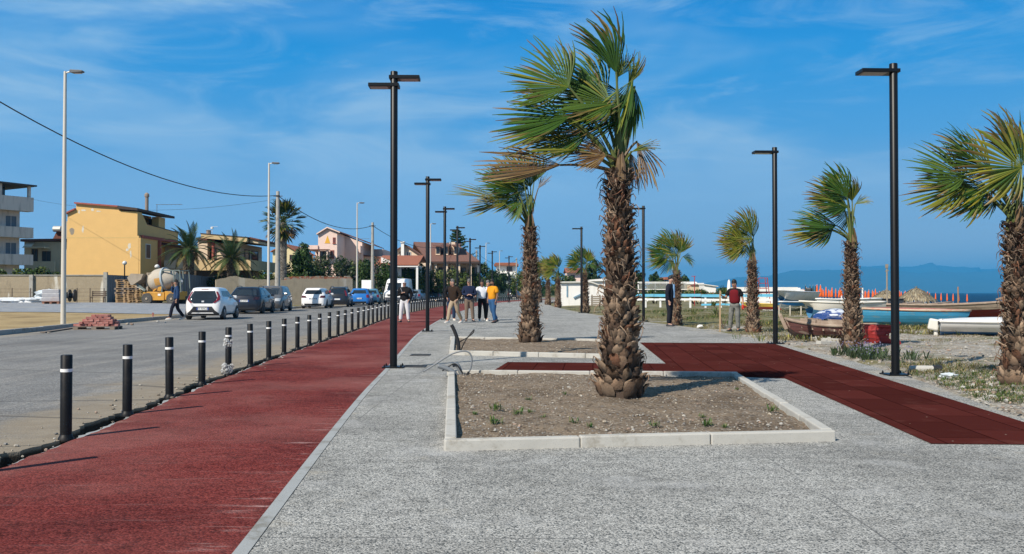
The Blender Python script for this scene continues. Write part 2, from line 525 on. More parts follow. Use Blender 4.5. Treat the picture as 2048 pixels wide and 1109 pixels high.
def mat_beach():
 m, t = new_mat('beach gravel with dry grass')
 o = t.n('TexCoord').outputs['Object']
 vo = t.n('TexVoronoi', {'Vector': o, 'Scale': 14.0})
 sp = t.n('SeparateColor', {'Color': vo.outputs['Color']})
 gr = t.mix((0.19, 0.175, 0.15), (0.47, 0.43, 0.37), sp.outputs[0])
 gr = t.mix(gr, (0.28, 0.235, 0.18), t.ramp(t.noise(o, 1.5, 5, 0.6), 0.42, 0.66))
 xyz = t.n('SeparateXYZ', {'Vector': o})
 dry = t.mix((0.105, 0.095, 0.042), (0.25, 0.215, 0.105), t.noise(o, 6, 5, 0.7))
 grn = t.mix((0.035, 0.06, 0.014), (0.11, 0.135, 0.035), t.noise(o, 9, 5, 0.7))
 gg = t.mix(dry, grn, t.math('MULTIPLY', t.ramp(t.noise(o, 0.28, 4, 0.6), 0.48, 0.66), 0.7))
 far = t.ramp(xyz.outputs[1], 22.0, 40.0)
 n = t.noise(o, 0.42, 6, 0.66)
 k = t.ramp(t.math('ADD', n, t.math('MULTIPLY', far, 0.17)), 0.515, 0.65)
 c = t.mix(gr, gg, k)
 # bare pale sand down by the water
 snd = t.ramp(t.math('SUBTRACT', xyz.outputs[0], t.math('MULTIPLY', xyz.outputs[1], 0.12)), 45.0, 62.0)
 c = t.mix(c, (0.36, 0.31, 0.23), snd)
 bp = t.n('Bump', {'Height': t.math('ADD', t.noise(o, 9, 5, 0.7), vo.outputs['Distance']), 'Strength': 0.8, 'Distance': 0.04})
 b = t.n('BsdfPrincipled', {'Base Color': c, 'Roughness': 0.95, 'Normal': bp.outputs[0]})
 b.inputs['Specular IOR Level'].default_value = 0.2
 t.n('OutputMaterial', {'Surface': b.outputs[0]})
 return m
def mat_concrete(name, col, joints=False):
 m, t = new_mat(name)
 o = t.n('TexCoord').outputs['Object']
 c = t.mix(tuple(x * .82 for x in col), tuple(x * 1.12 for x in col), t.noise(o, 5, 6, 0.65))
 c = t.mix(c, tuple(x * y_ for x, y_ in zip(col, (.52, .47, .40))), t.math('MULTIPLY', t.ramp(t.noise(o, 2.6, 7, 0.74), 0.50, 0.68), 0.75))
 sp = t.n('TexVoronoi', {'Vector': o, 'Scale': 60.0})
 c = t.mix(c, tuple(x * .45 for x in col), t.math('MULTIPLY', t.ramp(sp.outputs['Distance'], 0.16, 0.08), 0.8))
 bp = t.n('Bump', {'Height': t.noise(o, 60, 4, 0.7), 'Strength': 0.35, 'Distance': 0.006})
 b = t.n('BsdfPrincipled', {'Base Color': c, 'Roughness': 0.9, 'Normal': bp.outputs[0], 'Specular IOR Level': 0.06})
 t.n('OutputMaterial', {'Surface': b.outputs[0]})
 return m
def mat_sea():
 m, t = new_mat('sea water')
 o = t.n('TexCoord').outputs['Object']
 mp = t.n('Mapping', {'Vector': o, 'Scale': (0.25, 0.6, 1)})
 n = t.noise(mp.outputs[0], 0.35, 6, 0.65)
 c = t.mix((0.003, 0.022, 0.055), (0.006, 0.045, 0.095), t.ramp(n, 0.3, 0.7))
 bp = t.n('Bump', {'Height': n, 'Strength': 0.9, 'Distance': 1.2})
 b = t.n('BsdfPrincipled', {'Base Color': c, 'Roughness': 0.5, 'Normal': bp.outputs[0]})
 b.inputs['Specular IOR Level'].default_value = 0.08
 t.n('OutputMaterial', {'Surface': b.outputs[0]})
 return m
def mat_pavers():
 m, t = new_mat('grey block pavers')
 o = t.n('TexCoord').outputs['Object']
 br = t.n('TexBrick', {'Vector': o, 'Color1': (0.21, 0.225, 0.25), 'Color2': (0.32, 0.335, 0.355), 'Mortar': (0.12, 0.12, 0.12),
       'Scale': 1.0, 'Mortar Size': 0.012, 'Brick Width': 0.4, 'Row Height': 0.2})
 c = t.mix(br.outputs[0], (0.40, 0.36, 0.28), t.math('MULTIPLY', t.ramp(t.noise(o, 0.5, 5, 0.7), 0.5, 0.75), 0.6))
 b = t.n('BsdfPrincipled', {'Base Color': c, 'Roughness': 0.85})
 t.n('OutputMaterial', {'Surface': b.outputs[0]})
 return m
AGG, RED, ROAD, RUB = mat_aggregate(), mat_red_asphalt(), mat_road(), mat_rubber()
SOIL = mat_soil('planter soil', (0.165, 0.122, 0.082), (0.30, 0.232, 0.164))
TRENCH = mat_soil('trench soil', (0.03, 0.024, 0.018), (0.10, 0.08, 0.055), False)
SAND = mat_soil('orange sand', (0.30, 0.215, 0.105), (0.44, 0.33, 0.175), False, 0.5)
BEACH = mat_beach()
KERB = mat_concrete('pale precast kerb', (0.46, 0.445, 0.405))
KERBD = mat_concrete('grey kerbstone', (0.33, 0.33, 0.32))
STRIP = mat_concrete('concrete edging', (0.335, 0.345, 0.34))
SEA = mat_sea()
PAVE = mat_pavers()
# ---------------------------------------------------------------- edges of road, lane and promenade
def curve_xy(pix):
 pts = [G(*p) for p in pix]
 return [(p.y, p.x) for p in pts]
def interp(tab, y):
 if y <= tab[0][0]:
  (a, b), (c, d) = tab[0], tab[1]
 elif y >= tab[-1][0]:
  (a, b), (c, d) = tab[-2], tab[-1]
 else:
  for i in range(len(tab) - 1):
   if tab[i][0] <= y <= tab[i + 1][0]:
    break
  # smooth through neighbours (Catmull-Rom on a non-uniform table)
  y0, x0 = tab[i]
  y1, x1 = tab[i + 1]
  m0 = (x1 - tab[i - 1][1]) / (y1 - tab[i - 1][0]) if i > 0 else (x1 - x0) / (y1 - y0)
  m1 = (tab[i + 2][1] - x0) / (tab[i + 2][0] - y0) if i + 2 < len(tab) else (x1 - x0) / (y1 - y0)
  h = y1 - y0
  t = (y - y0) / h
  return ((2 * t ** 3 - 3 * t * t + 1) * x0 + (t ** 3 - 2 * t * t + t) * h * m0 + (-2 * t ** 3 + 3 * t * t) * x1 + (t ** 3 - t * t) * h * m1)
 return b + (d - b) * (y - a) / (c - a)
BOL = [(8.3, -3.96), (9.9, -4.09), (13.1, -4.38), (16.2, -4.60), (22, -4.95), (32.0, -5.38), (39, -5.68), (47, -5.95), (55.3, -6.0),
  (66, -6.02), (78, -5.8), (92, -5.0), (105, -3.6), (120, -1.4), (140, 2.4), (170, 9.5), (220, 24.0)]
BOL.insert(0, (3.0, -3.52))
REDR = [(2.5, -1.22), (4.6, -1.38), (8.2, -1.66), (12, -1.93), (16.0, -2.16), (22, -2.55), (28.3, -2.92), (36, -3.15), (44.0, -3.25), (60, -3.15), (78, -2.9), (92, -2.1), (105, -0.7), (120, 1.5),
  (140, 5.3), (170, 12.4), (220, 27.0)]
PROMR = [(2.0, 4.45), (9.45, 5.23), (14.0, 6.03), (18, 6.45), (22.4, 6.74), (26, 6.83), (30, 6.75), (34, 6.45), (38, 5.75), (44, 5.05), (53, 4.15), (66, 3.6), (81, 3.3), (95, 3.6),
   (105, 4.4), (120, 6.2), (140, 10), (170, 17), (220, 31)]
ROADL = [(2.0, -13.6), (20, -15.0), (27.8, -15.5), (35, -15.9), (45, -15.9), (60, -15.8), (80, -15.6), (92, -14.8), (105, -13.4), (120, -11.2), (140, -7.4),
   (170, -0.3), (220, 14)]
def fb(y): return interp(BOL, y)
def fr(y): return interp(REDR, y)
def fp(y): return interp(PROMR, y)
def fl(y): return interp(ROADL, y)
YS = []
_y = 2.2
while _y < 215:
 YS.append(_y)
 _y += 0.25 if _y < 12 else (0.5 if _y < 25 else (1.5 if _y < 60 else 4))
def strip(name, fa, fbb, dz, mat, nx=6, ys=YS, skirt=0.0, kind='structure', zf=None):
 mb = MB()
 vs, fs, cs = [], [], []
 for y in ys:
  a, b = fa(y), fbb(y)
  for i in range(nx + 1):
   u = i / nx
   x = a + (b - a) * u
   vs.append((x, y, gz(x, y) + dz + (zf(u, y) if zf else 0)))
   cs.append((u, u, u))
 n = nx + 1
 for j in range(len(ys) - 1):
  for i in range(nx):
   fs.append((j * n + i, j * n + i + 1, (j + 1) * n + i + 1, (j + 1) * n + i))
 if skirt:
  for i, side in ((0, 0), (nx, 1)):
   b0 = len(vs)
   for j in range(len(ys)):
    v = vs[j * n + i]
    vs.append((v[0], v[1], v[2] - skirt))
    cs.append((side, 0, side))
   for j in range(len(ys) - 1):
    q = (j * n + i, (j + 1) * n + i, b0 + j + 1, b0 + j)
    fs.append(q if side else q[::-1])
 mb.add(vs, fs, cs)
 o = mb.build(name, mat, recalc=False)
 o['kind'] = kind
 return o
rnd = random.Random(7)
def jag(y, amp, sc, seed):
 """ragged offset along y"""
 s = 0
 for k, a in ((1, 1), (2.3, .6), (5.1, .45), (11.7, .3)):
  s += a * math.sin(y * sc * k + seed * k * 1.7 + 1.3 * math.sin(y * sc * k * .37))
 return amp * s / 1.6
_jr = random.Random(31)
def road_edge(y):
 w_ = 0.20 if y < 30 else 0.12
 return fb(y) - 0.02 - w_ * 0.5 + (jag(y, 0.085, 2.2, 1.0) + _jr.uniform(-.028, .028)) * (1 if y < 40 else 0.3)
def red_edge(y):
 return fb(y) + 0.11 + jag(y, 0.03, 3.1, 4.0)
YSF = []
_y = 2.2
while _y < 215:
 YSF.append(_y)
 _y += 0.07 if _y < 14 else (0.15 if _y < 30 else (1.0 if _y < 60 else 4))
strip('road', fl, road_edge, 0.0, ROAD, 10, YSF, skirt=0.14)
strip('cycle_path', red_edge, fr, 0.012, RED, 8, YSF, skirt=0.14)
strip('concrete_edging', fr, lambda y: fr(y) + 0.078, 0.016, STRIP, 1, YS)
strip('promenade', lambda y: fr(y) + 0.078, fp, 0.012, AGG, 12, YS, skirt=0.10)
# broken concrete lip between the lane and the trench
strip('concrete_lip', lambda y: red_edge(y) - 0.055 - max(0, jag(y, 0.05, 2.9, 8)), lambda y: red_edge(y) - 0.004, -0.012, STRIP, 1, YSF, skirt=0.1)
# the trench the bollards stand in
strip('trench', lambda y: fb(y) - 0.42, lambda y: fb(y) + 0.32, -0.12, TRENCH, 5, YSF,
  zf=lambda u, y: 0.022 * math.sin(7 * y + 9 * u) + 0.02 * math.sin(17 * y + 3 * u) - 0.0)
# the ground: one sheet under everything, down to the beach and under the sea
gx = [-900, -500, -300, -200, -140, -100, -75, -60, -50, -42, -36, -31, -27, -24, -22, -20, -18, -16.5, -14, -10, -6, -2, 2, 5, 6.5, 8, 10, 12, 14, 16,
  19, 22, 26, 30, 35, 40, 46, 52, 60, 70, 80, 92]
gy = [-12, -5, 0, 3, 6, 8, 10, 12, 14, 16, 18, 20, 22, 24, 26, 28, 30, 33, 36, 40, 44, 48, 52, 56, 60, 65, 70, 76, 84, 92, 100, 112, 125, 140, 160, 185, 215, 250,
  300, 370, 460, 600, 800, 1100, 1500, 2200]
mb = MB()
vs, fs = [], []
for y in gy:
 row = list(gx) + [shore(y) - 24 + k * 6 for k in range(8)] if shore(y) - 24 > 92 else list(gx[:-6]) + [max(46.5 + k, shore(y) - 40 + k * 6) for k in range(14)]
 row = sorted(row)[:50]
 while len(row) < 50:
  row.append(row[-1] + 1)
 for x in row:
  ins = fp(y) if y < 215 else 30
  on = fl(y) - 0.3 < x < fp(y) + 0.1 if y < 215 else False
  z = gz(x, y)
  if y < 215 and fl(y) - 1.0 < x < fp(y) + 0.4:
   z -= 0.2
  elif x > 0:
   z += -0.03 + 0.05 * math.sin(x * 1.3 + y * .7) * math.sin(y * .9 - x * .4) * sm(0, 4, x - (fp(min(y, 214))))
  vs.append((x, y, z))
nn = 50
for j in range(len(gy) - 1):
 for i in range(nn - 1):
  fs.append((j * nn + i, j * nn + i + 1, (j + 1) * nn + i + 1, (j + 1) * nn + i))
mb.add(vs, fs)
o = mb.build('ground', BEACH, recalc=False, smooth='all')
o['kind'] = 'structure'
# the gravel strip close to the promenade: a finer, rougher sheet
mb = MB()
vs, fs = [], []
ys = [3 + 0.22 * k for k in range(220)]
nx = 60
for y in ys:
 for i in range(nx + 1):
  u = i / nx
  x = fp(y) - 0.05 + 14 * u ** 1.3
  e = sm(0, 0.25, x - fp(y)) * sm(14, 11, x - fp(y))
  z = gz(x, y) + 0.012 + e * (0.03 * math.sin(2.1 * x + 1.3 * y) * math.sin(1.7 * y - x) + 0.035 * rnd.random() - 0.02) - 0.05 * (1 - sm(0, .2, x - fp(y))) - .1 * (1 - sm(14, 12, x - fp(y)))
  vs.append((x, y, z))
for j in range(len(ys) - 1):
 for i in range(nx):
  a = j * (nx + 1) + i
  fs.append((a, a + 1, a + nx + 2, a + nx + 1))
mb.add(vs, fs)
mb.build('beach_gravel', BEACH, recalc=False, smooth='all')['kind'] = 'structure'
def flat_poly(name, pts, dz, mat, sub=0.5, kind='structure', dzfun=None):
 """a filled polygon of ground, cut in a fine grid so it follows the terrain"""
 import bmesh
 bm = bmesh.new()
 vs_ = [bm.verts.new((p[0], p[1], 0)) for p in pts]
 bm.faces.new(vs_)
 x0, x1 = min(p[0] for p in pts), max(p[0] for p in pts)
 y0, y1 = min(p[1] for p in pts), max(p[1] for p in pts)
 k = math.floor(x0 / sub) + 1
 while k * sub < x1:
  bmesh.ops.bisect_plane(bm, geom=bm.verts[:] + bm.edges[:] + bm.faces[:], plane_co=(k * sub, 0, 0), plane_no=(1, 0, 0))
  k += 1
 k = math.floor(y0 / sub) + 1
 while k * sub < y1:
  bmesh.ops.bisect_plane(bm, geom=bm.verts[:] + bm.edges[:] + bm.faces[:], plane_co=(0, k * sub, 0), plane_no=(0, 1, 0))
  k += 1
 for v in bm.verts:
  v.co.z = gz(v.co.x, v.co.y) + dz + (dzfun(v.co.x, v.co.y) if dzfun else 0)
 bmesh.ops.recalc_face_normals(bm, faces=bm.faces)
 for f in bm.faces:
  if f.normal.z < 0:
   f.normal_flip()
 me = bpy.data.meshes.new(name)
 bm.to_mesh(me)
 bm.free()
 me.materials.append(mat)
 o_ = bpy.data.objects.new(name, me)
 COL.objects.link(o_)
 o_['kind'] = kind
 return o_
flat_poly('rubber_path', [(3.28, 23.75), (6.60, 23.46), (5.58, 14.0), (5.07, 9.16), (4.93, 7.8), (3.56, 7.88), (4.08, 13.86), (3.4, 14.15), (-0.36, 14.78), (-0.08, 17.1), (2.78, 16.75)],
   0.018, RUB, 2.0)
# lot on the left: kerb, sand and block paving
def lotedge(y): return fl(y) - 0.14
YL = [y for y in YS if 10 < y < 62]
kb = MB()
for y in [10 + 1.0 * k for k in range(80)]:
 a, b = Vector((fl(y) - 0.07, y, gz(fl(y), y))), Vector((fl(y + .985) - 0.07, y + .985, gz(fl(y + .985), y + .985)))
 jz = 0.006 * rnd.uniform(-1, 1)
 kb.beam(a + Vector((0, 0, 0.03 + jz)), b + Vector((0, 0, 0.03 + jz)), 0.15, 0.24)
o = kb.build('road_kerb', KERBD, bevel=0.015)
tag(o, 'long low grey concrete kerb along the far side of the road', 'kerb')
strip('sand_lot', lambda y: -60 if y < 35 else -62, lotedge, 0.075, SAND, 14, [y for y in YS if 10 < y < 61])
PY = [(3, -60), (60, -60)]
flat_poly('paved_lot', [(-19.5, 47.5), (-29, 49), (-62, 50.5), (-62, 70), (-22.5, 67), (-16.2, 60), (-16.1, 47)], 0.095, PAVE, 3.0)
# sea
sz = -2.15
mb = MB()
mb.add([(60, -80, sz), (15000, -80, sz), (15000, 15400, sz), (150, 15400, sz), (150, 900, sz)], [(0, 1, 2, 3, 4)])
mb.build('sea', SEA)['kind'] = 'structure'
# far mountains across the bay
prof = [(1330, 584), (1375, 573), (1400, 566), (1440, 558), (1470, 551), (1500, 548), (1540, 546), (1560, 541), (1590, 533), (1620, 534), (1650, 532), (1690, 534), (1715, 529), (1740, 526),
  (1770, 531), (1800, 536), (1840, 540), (1880, 535), (1915, 539), (1960, 537), (2000, 533), (2048, 529), (2140, 533), (2300, 545), (2500, 560), (2700, 580)]
MT = M('mountain scrub', (0.045, 0.062, 0.045), 0.95, 0.5, 0.0015)
def ridge(name, y0, depth, k, seed):
 mr = random.Random(seed)
 mb = MB()
 rows = []
 pts = []
 for i in range(len(prof) - 1):
  for s_ in range(6):
   u = s_ / 6
   pts.append((prof[i][0] + u * (prof[i + 1][0] - prof[i][0]), prof[i][1] + u * (prof[i + 1][1] - prof[i][1]) + mr.uniform(-.9, .9)))
 nr = 9
 for j in range(nr):
  t = j / (nr - 1)
  row = []
  for px, py in pts:
   top = D(px, EY - (EY - py) * k, y0 + depth)
   y = y0 + depth * t
   x = top.x * (1 - 0.10 * (1 - t)) + 160 * math.sin(px * .045 + j * .8) * (1 - t) * (t > 0)
   z = sz + (top.z - sz) * (t ** 0.8) * (1 - 0.10 * abs(math.sin(px * .09 + 2.1 * t)) * (1 - t))
   row.append((x, y, z if t > 0 else sz - 1))
  rows.append(row)
 n = len(pts)
 vs = [p for r_ in rows for p in r_]
 fs = [(j * n + i, j * n + i + 1, (j + 1) * n + i + 1, (j + 1) * n + i) for j in range(nr - 1) for i in range(n - 1)]
 back = len(vs)
 vs += [(p[0] * 1.03, p[1] + 900, sz - 1) for p in rows[-1]]
 fs += [((nr - 1) * n + i, (nr - 1) * n + i + 1, back + i + 1, back + i) for i in range(n - 1)]
 mb.add(vs, fs)
 o_ = mb.build(name, MT, smooth='all', recalc=False)
 o_['kind'] = 'structure'
 return o_
ridge('mountains', 9800, 2600, 0.86, 3)
prof = [(px + 150 + 60 * math.sin(px), py) for px, py in prof[2:]]
ridge('mountains', 12900, 2200, 1.0, 8)
# ---------------------------------------------------------------- lamps
BLK = M('black powder coated steel', (0.0045, 0.0048, 0.0055), 0.4, 0.15, 8, 0.0, spec=0.3)
LENS = M('lamp lens', (0.30, 0.26, 0.24), 0.25, 0.1, 3)
GALV = M('galvanised steel', (0.48, 0.47, 0.44), 0.5, 0.12, 2, metal=0.2)
CREAMP = M('pale cream pole paint', (0.52, 0.49, 0.43), 0.5, 0.1, 2)
CONCP = mat_concrete('concrete pole', (0.36, 0.345, 0.31))
def make_lamp(double, label, group):
 t = thing('street_lamp', label, 'street lamp', group=group)
 HT = 5.10
 mb = MB()
 mb.obox((0, 0, 0.012), (0.36, 0.36, 0.024))
 bp = mb.build('base_plate', BLK, t, bevel=0.003)
 for i in (-1, 1):
  for j in (-1, 1):
   b = MB()
   b.lathe([(0.016, 0.02), (0.016, 0.045), (0.008, 0.05), (0.008, 0.065)], 6, (i * 0.14, j * 0.14, 0))
   b.build('bolt', BLK, bp)
 mb = MB()
 mb.lathe([(0.063, 0.0), (0.063, HT - .008), (0.058, HT)], 20)
 mb.build('pole', BLK, t, smooth=True)
 for sgn, z in (((1, HT - 0.10), (-1, HT - 0.235)) if double else ((-1, HT - 0.12),)):
  mb = MB()
  ln = 0.44 if double else 0.52
  x0, x1 = -0.085 * sgn, sgn * ln
  mb.box(min(x0, x1), max(x0, x1), -0.07, 0.22 if not double else 0.20, z - 0.03, z + 0.03)
  h = mb.build('luminaire', BLK, t, bevel=0.006)
  l = MB()
  a, b = sgn * 0.11, sgn * (ln - 0.03)
  l.box(min(a, b), max(a, b), -0.04, 0.17, z - 0.036, z - 0.031)
  l.build('lens', LENS, h)
 return t
lampd = make_lamp(True, 'x', 'double headed lamps between cycle path and promenade')
DL = [G(787, 737), G(855, 664), onground(889.5, 41.7), onground(914.7, 54.6), onground(940, 67), onground(960, 77.5), onground(984.5, 88.6), onground(1018, 101)]
DLAB = ['nearest black double headed lamp at the edge of the red path, by the drain cover', 'black double headed lamp, second from the camera in its row along the red path',
  'black double headed lamp beside the man in the brown jacket', 'black double headed lamp, fourth in the row, behind the man in navy',
  'black double headed lamp, fifth in the row along the red path', 'black double headed lamp, sixth in the row along the red path',
  'black double headed lamp, seventh in the row, above the man in orange', 'smallest and farthest black double headed lamp in the row, before the white house']
for i, p in enumerate(DL):
 yaw = -math.atan2(fr(p.y + 1) - fr(p.y - 1), 2)
 if i == 0:
  o = lampd
  o.location, o.rotation_euler = p + Vector((0, 0, .012)), (0, 0, yaw * .3)
  o['label'] = DLAB[0]
 else:
  dup(lampd, p + Vector((0, 0, .012)), yaw * .3, DLAB[i])
lamps = make_lamp(False, 'x', 'single headed lamps at the beach edge')
SLAB = ['tall nearest black single headed lamp standing at the beach edge right of the white outboard boat', 'black single headed lamp in front of the bow of the wrecked red boat',
  'black single headed lamp half hidden behind the big front palm trunk', 'farthest black single headed lamp, before the white beach hut']
SLAB[0] = 'tall nearest black single headed lamp at the beach edge, beside the rubber path'
for i, p in enumerate([G(1791, 752), G(1551, 689), onground(1287, 39.6), onground(1163, 53)]):
 if i == 0:
  lamps.location, lamps.rotation_euler, lamps.scale = p + Vector((0, 0, .012)), (0, 0, R(2)), (1, 1, .957)
  lamps['label'] = SLAB[0]
 else:
  dup(lamps, p + Vector((0, 0, .012)), R(2), SLAB[i]).scale = (1, 1, .97)
# road lamps
def make_road_lamp(label):
 t = thing('road_lamp', label, 'street lamp', group='tall pale lamps along the far side of the road')
 mb = MB()
 mb.lathe([(0.095, 0), (0.09, 2.0), (0.055, 9.35), (0.05, 9.4)], 14)
 mb.build('pole', CREAMP, t, smooth=True)
 mb = MB()
 mb.tube([(0, 0, 9.33), (0.12, 0, 9.37), (0.25, 0, 9.39)], 0.03, 8)
 mb.build('arm', GALV, t, smooth=True)
 mb = MB()
 mb.prism([(0.2, 9.36), (0.3, 9.33), (0.66, 9.36), (0.7, 9.40), (0.66, 9.43), (0.22, 9.45)], -0.12, 0.12)
 h = mb.build('luminaire', M('grey lamp head', (0.10, 0.105, 0.11), 0.5), t, bevel=0.01)
 mb = MB()
 mb.box(0.36, 0.62, -0.09, 0.09, 9.325, 9.335)
 mb.build('lens', LENS, h)
 return t
rl = make_road_lamp('tall pale road lamp on the kerb of the sand lot, beside the brick pallet')
RLAB = [None, 'tall pale road lamp beside the concrete utility pole and the round fan palm', 'pale road lamp beside the blank white signboard',
  'far pale road lamp showing just right of the second double headed lamp', 'farther pale road lamp among the poles left of the far white house', 'farthest thin pale road lamp just left of the far white house']
RP = [(127, 35.0), (537, 60.5), (714, 88), (861, 115), (972, 160), (999, 190)]
for i, (px, y) in enumerate(RP):
 p = onground(px, y) + Vector((0, 0, .08))
 if i == 0:
  rl.location = p
  rl.scale = (1, 1, 1.02)
 else:
  dup(rl, p, 0, RLAB[i])
bpy.context.view_layer.update()
# concrete utility poles and cables
def make_upole(label):
 t = thing('utility_pole', label, 'utility pole', group='concrete utility poles carrying the cable')
 mb = MB()
 mb.lathe([(0.20, 0), (0.12, 7.95), (0.115, 8.0)], 14)
 mb.build('pole', CONCP, t, smooth=True)
 mb = MB()
 mb.lathe([(0.14, 7.62), (0.14, 7.72)], 14)
 mb.beam((0.1, 0, 7.67), (0.32, 0, 7.67), 0.05, 0.05)
 mb.beam((-0.1, 0, 7.67), (-0.32, 0, 7.67), 0.05, 0.05)
 mb.build('bracket', M('dark steel', (0.05, 0.05, 0.05), 0.6), t)
 return t
up = make_upole('thick concrete utility pole in front of the round fan palm')
UP = [(555, 64.5), (745, 91), (900, 126), (953, 150), (806, 128), (1033, 185), (1076, 180)]
ULAB = [None, 'concrete utility pole right of the blank white signboard', 'tall pale utility pole in front of the brown roofed house, right of the dormers',
  'far utility pole behind the man in navy', 'slim utility pole at the left end of the brown roofed house', 'far utility pole at the far white house', 'far utility pole just behind the second palm trunk']
UPP = []
for i, (px, y) in enumerate(UP):
 p = onground(px, y)
 s = 1.0
 if px == 806: s = 0.98
 UPP.append(p)
 if i == 0:
  up.location = p
  up.scale = (1, 1, 1.03)
 else:
  dup(up, p, 0, ULAB[i], s)
CAB = M('black cable', (0.01, 0.01, 0.011), 0.6)
def cable(a, b, sag, r, label, group='cables strung between the utility poles', name='overhead_cable'):
 pts = []
 for k in range(25):
  u = k / 24
  p = a.lerp(b, u)
  p.z -= sag * 4 * u * (1 - u)
  pts.append(p)
 mb = MB()
 mb.tube(pts, r, 6)
 tag(mb.build(name, CAB, smooth='all'), label, 'cable', group)
top = lambda i, k=7.7: UPP[i] + Vector((0, 0, k))
p0 = D(-260, 40, 30.5)
cable(p0, top(0, 7.95), 1.75, 0.026, 'thick black cable sagging across the upper left sky to the nearest utility pole')
cable(top(0, 7.95), top(1), 1.1, 0.026, 'black cable between the round fan palm and the signboard pole')
cable(top(1), top(2), 1.2, 0.026, 'black cable from the signboard pole towards the brown roofed house')
cable(top(2), top(3), 0.9, 0.022, 'black cable sagging between the far poles left of the far white house')
cable(D(60, 398, 83), top(0, 7.7), 0.9, 0.010, 'thin grey wire crossing in front of the yellow house')
cable(D(640, 530, 100), top(1, 4.2), 0.3, 0.010, 'thin low wire below the pink house')
cable(top(3), top(5), 1.6, 0.02, 'black cable between the farthest poles')
# ---------------------------------------------------------------- bollards
def arc_positions():
 """points 1.62 m apart along the bollard line"""
 out = []
 y, acc, px_ = 6.6, 0.0, None
 prev = Vector((fb(6.6), 6.6, 0))
 out.append(prev.copy())
 y = 6.6
 while y < 150:
  y += 0.02
  p = Vector((fb(y), y, 0))
  acc += (p - prev).length
  prev = p
  if acc >= 1.62:
   acc = 0.0
   out.append(p.copy())
 return out
BP = arc_positions()
# shift so that one bollard stands at y=8.34 as in the photograph
WBAND = M('white reflective band', (0.78, 0.78, 0.76), 0.35, 0.06, 20)
BBLK = M('black bollard paint', (0.005, 0.005, 0.006), 0.5, 0.25, 12, dirt=(0.06, 0.052, 0.045), dscale=6, damount=0.3, spec=0.25)
bol = thing('bollard', 'nearest black bollard with a white band, at the left end of the row', 'bollard', group='black bollards between road and cycle path')
mb = MB()
mb.lathe([(0.049, 0.0), (0.049, 0.742), (0.044, 0.748)], 20)
mb.build('post', BBLK, bol, smooth=True)
mb = MB()
mb.lathe([(0.0505, 0.598), (0.0505, 0.626)], 20)
mb.build('reflective_band', WBAND, bol, smooth=True)
mb = MB()
mb.lathe([(0.068, -0.01), (0.066, 0.012), (0.056, 0.03), (0.050, 0.045)], 20)
mb.build('base_collar', BBLK, bol, smooth=True)
first = True
nb = 0
for i, p in enumerate(BP):
 q = Vector((p.x, p.y, gz(p.x, p.y) + 0.0))
 px = 1024 + q.x / q.y * F
 if q.y < 8.0 or px > 1045:
  if q.y > 8.0 or px < -120:
   continue
 if nb == 0:
  lab = 'black bollard just outside the picture on the left'
 lab = ['black bollard with white band next to the nearest one, second from the left', 'black bollard with white band, third from the left',
   'black bollard with white band, fourth from the left'][nb - 2] if 2 <= nb <= 4 else None
 if nb == 1:
  lab = 'nearest and largest black bollard in the picture, at the left end of the row'
 if nb == 5:
  lab = 'black bollard with crumpled clear plastic wrapped round its post and base'
 if nb == 6:
  lab = 'black bollard just right of the one wrapped in plastic'
 if nb == 0:
  lab = 'black bollard at the left edge of which only the shadow falls on the path'
 ordn = ['second', 'third', 'fourth', 'fifth', 'sixth', 'seventh', 'eighth', 'ninth', 'tenth', 'eleventh', 'twelfth', 'thirteenth', 'fourteenth', 'fifteenth', 'sixteenth', 'seventeenth']
 if lab is None:
  k = nb - 7
  if k < 16:
   lab = 'black bollard with white band, the %s after the one wrapped in plastic' % ordn[k]
  else:
   lab = 'far black bollard in the dense row before the parked cars, one of many alike'
 tilt = rnd.uniform(-.012, .012)
 if nb == 0:
  o = bol
  o.location = q
  o['label'] = lab
 else:
  o = dup(bol, q, rnd.uniform(0, 6), lab)
  o.rotation_euler = (tilt, rnd.uniform(-.012, .012), rnd.uniform(0, 6))
 if nb == 5:
  PLB = q
 nb += 1
# clear plastic round one bollard
def mat_film():
 m, t = new_mat('crumpled clear plastic')
 o = t.n('TexCoord').outputs['Object']
 b = t.n('BsdfPrincipled', {'Base Color': (.62, .62, .61), 'Roughness': .25})
 tr = t.n('BsdfTransparent')
 k = t.math('ADD', .22, t.math('MULTIPLY', t.ramp(t.noise(o, 38, 4, .7), .40, .66), .6))
 mx = t.n('MixShader', {0: k, 1: tr.outputs[0], 2: b.outputs[0]})
 t.n('OutputMaterial', {'Surface': mx.outputs[0]})
 return m
PLAS = mat_film()
def crumple(name, c, rx, ry, rz_, seed, mat, label, cat, n=14, m=9, amp=0.35):
 rr = random.Random(seed)
 mb = MB()
 ph = [(rr.uniform(1, 4), rr.uniform(1, 4), rr.uniform(0, 6)) for _ in range(6)]
 rings = []
 for i in range(m + 1):
  t = PI * i / m
  ring = []
  for k in range(n):
   a = 2 * PI * k / n
   q = 1 + amp * (sum(math.sin(u * a + v * t * 2 + w_) for u, v, w_ in ph) / 4 + rr.uniform(-.4, .4))
   ring.append((c[0] + rx * q * math.sin(t) * math.cos(a), c[1] + ry * q * math.sin(t) * math.sin(a), c[2] - rz_ * math.cos(t) * (0.8 + .2 * q)))
  rings.append(ring)
 mb.loft(rings)
 return tag(mb.build(name, mat), label, cat)
crumple('plastic_wrap', PLB + Vector((-.02, -.02, 0.09)), 0.095, 0.09, 0.10, 4, PLAS, 'crumpled clear plastic lying round the foot of the wrapped bollard', 'plastic wrap')
crumple('plastic_wrap', PLB + Vector((-.015, -.02, 0.50)), 0.068, 0.065, 0.09, 9, PLAS, 'clear plastic strip wound round the middle of the wrapped bollard', 'plastic wrap')
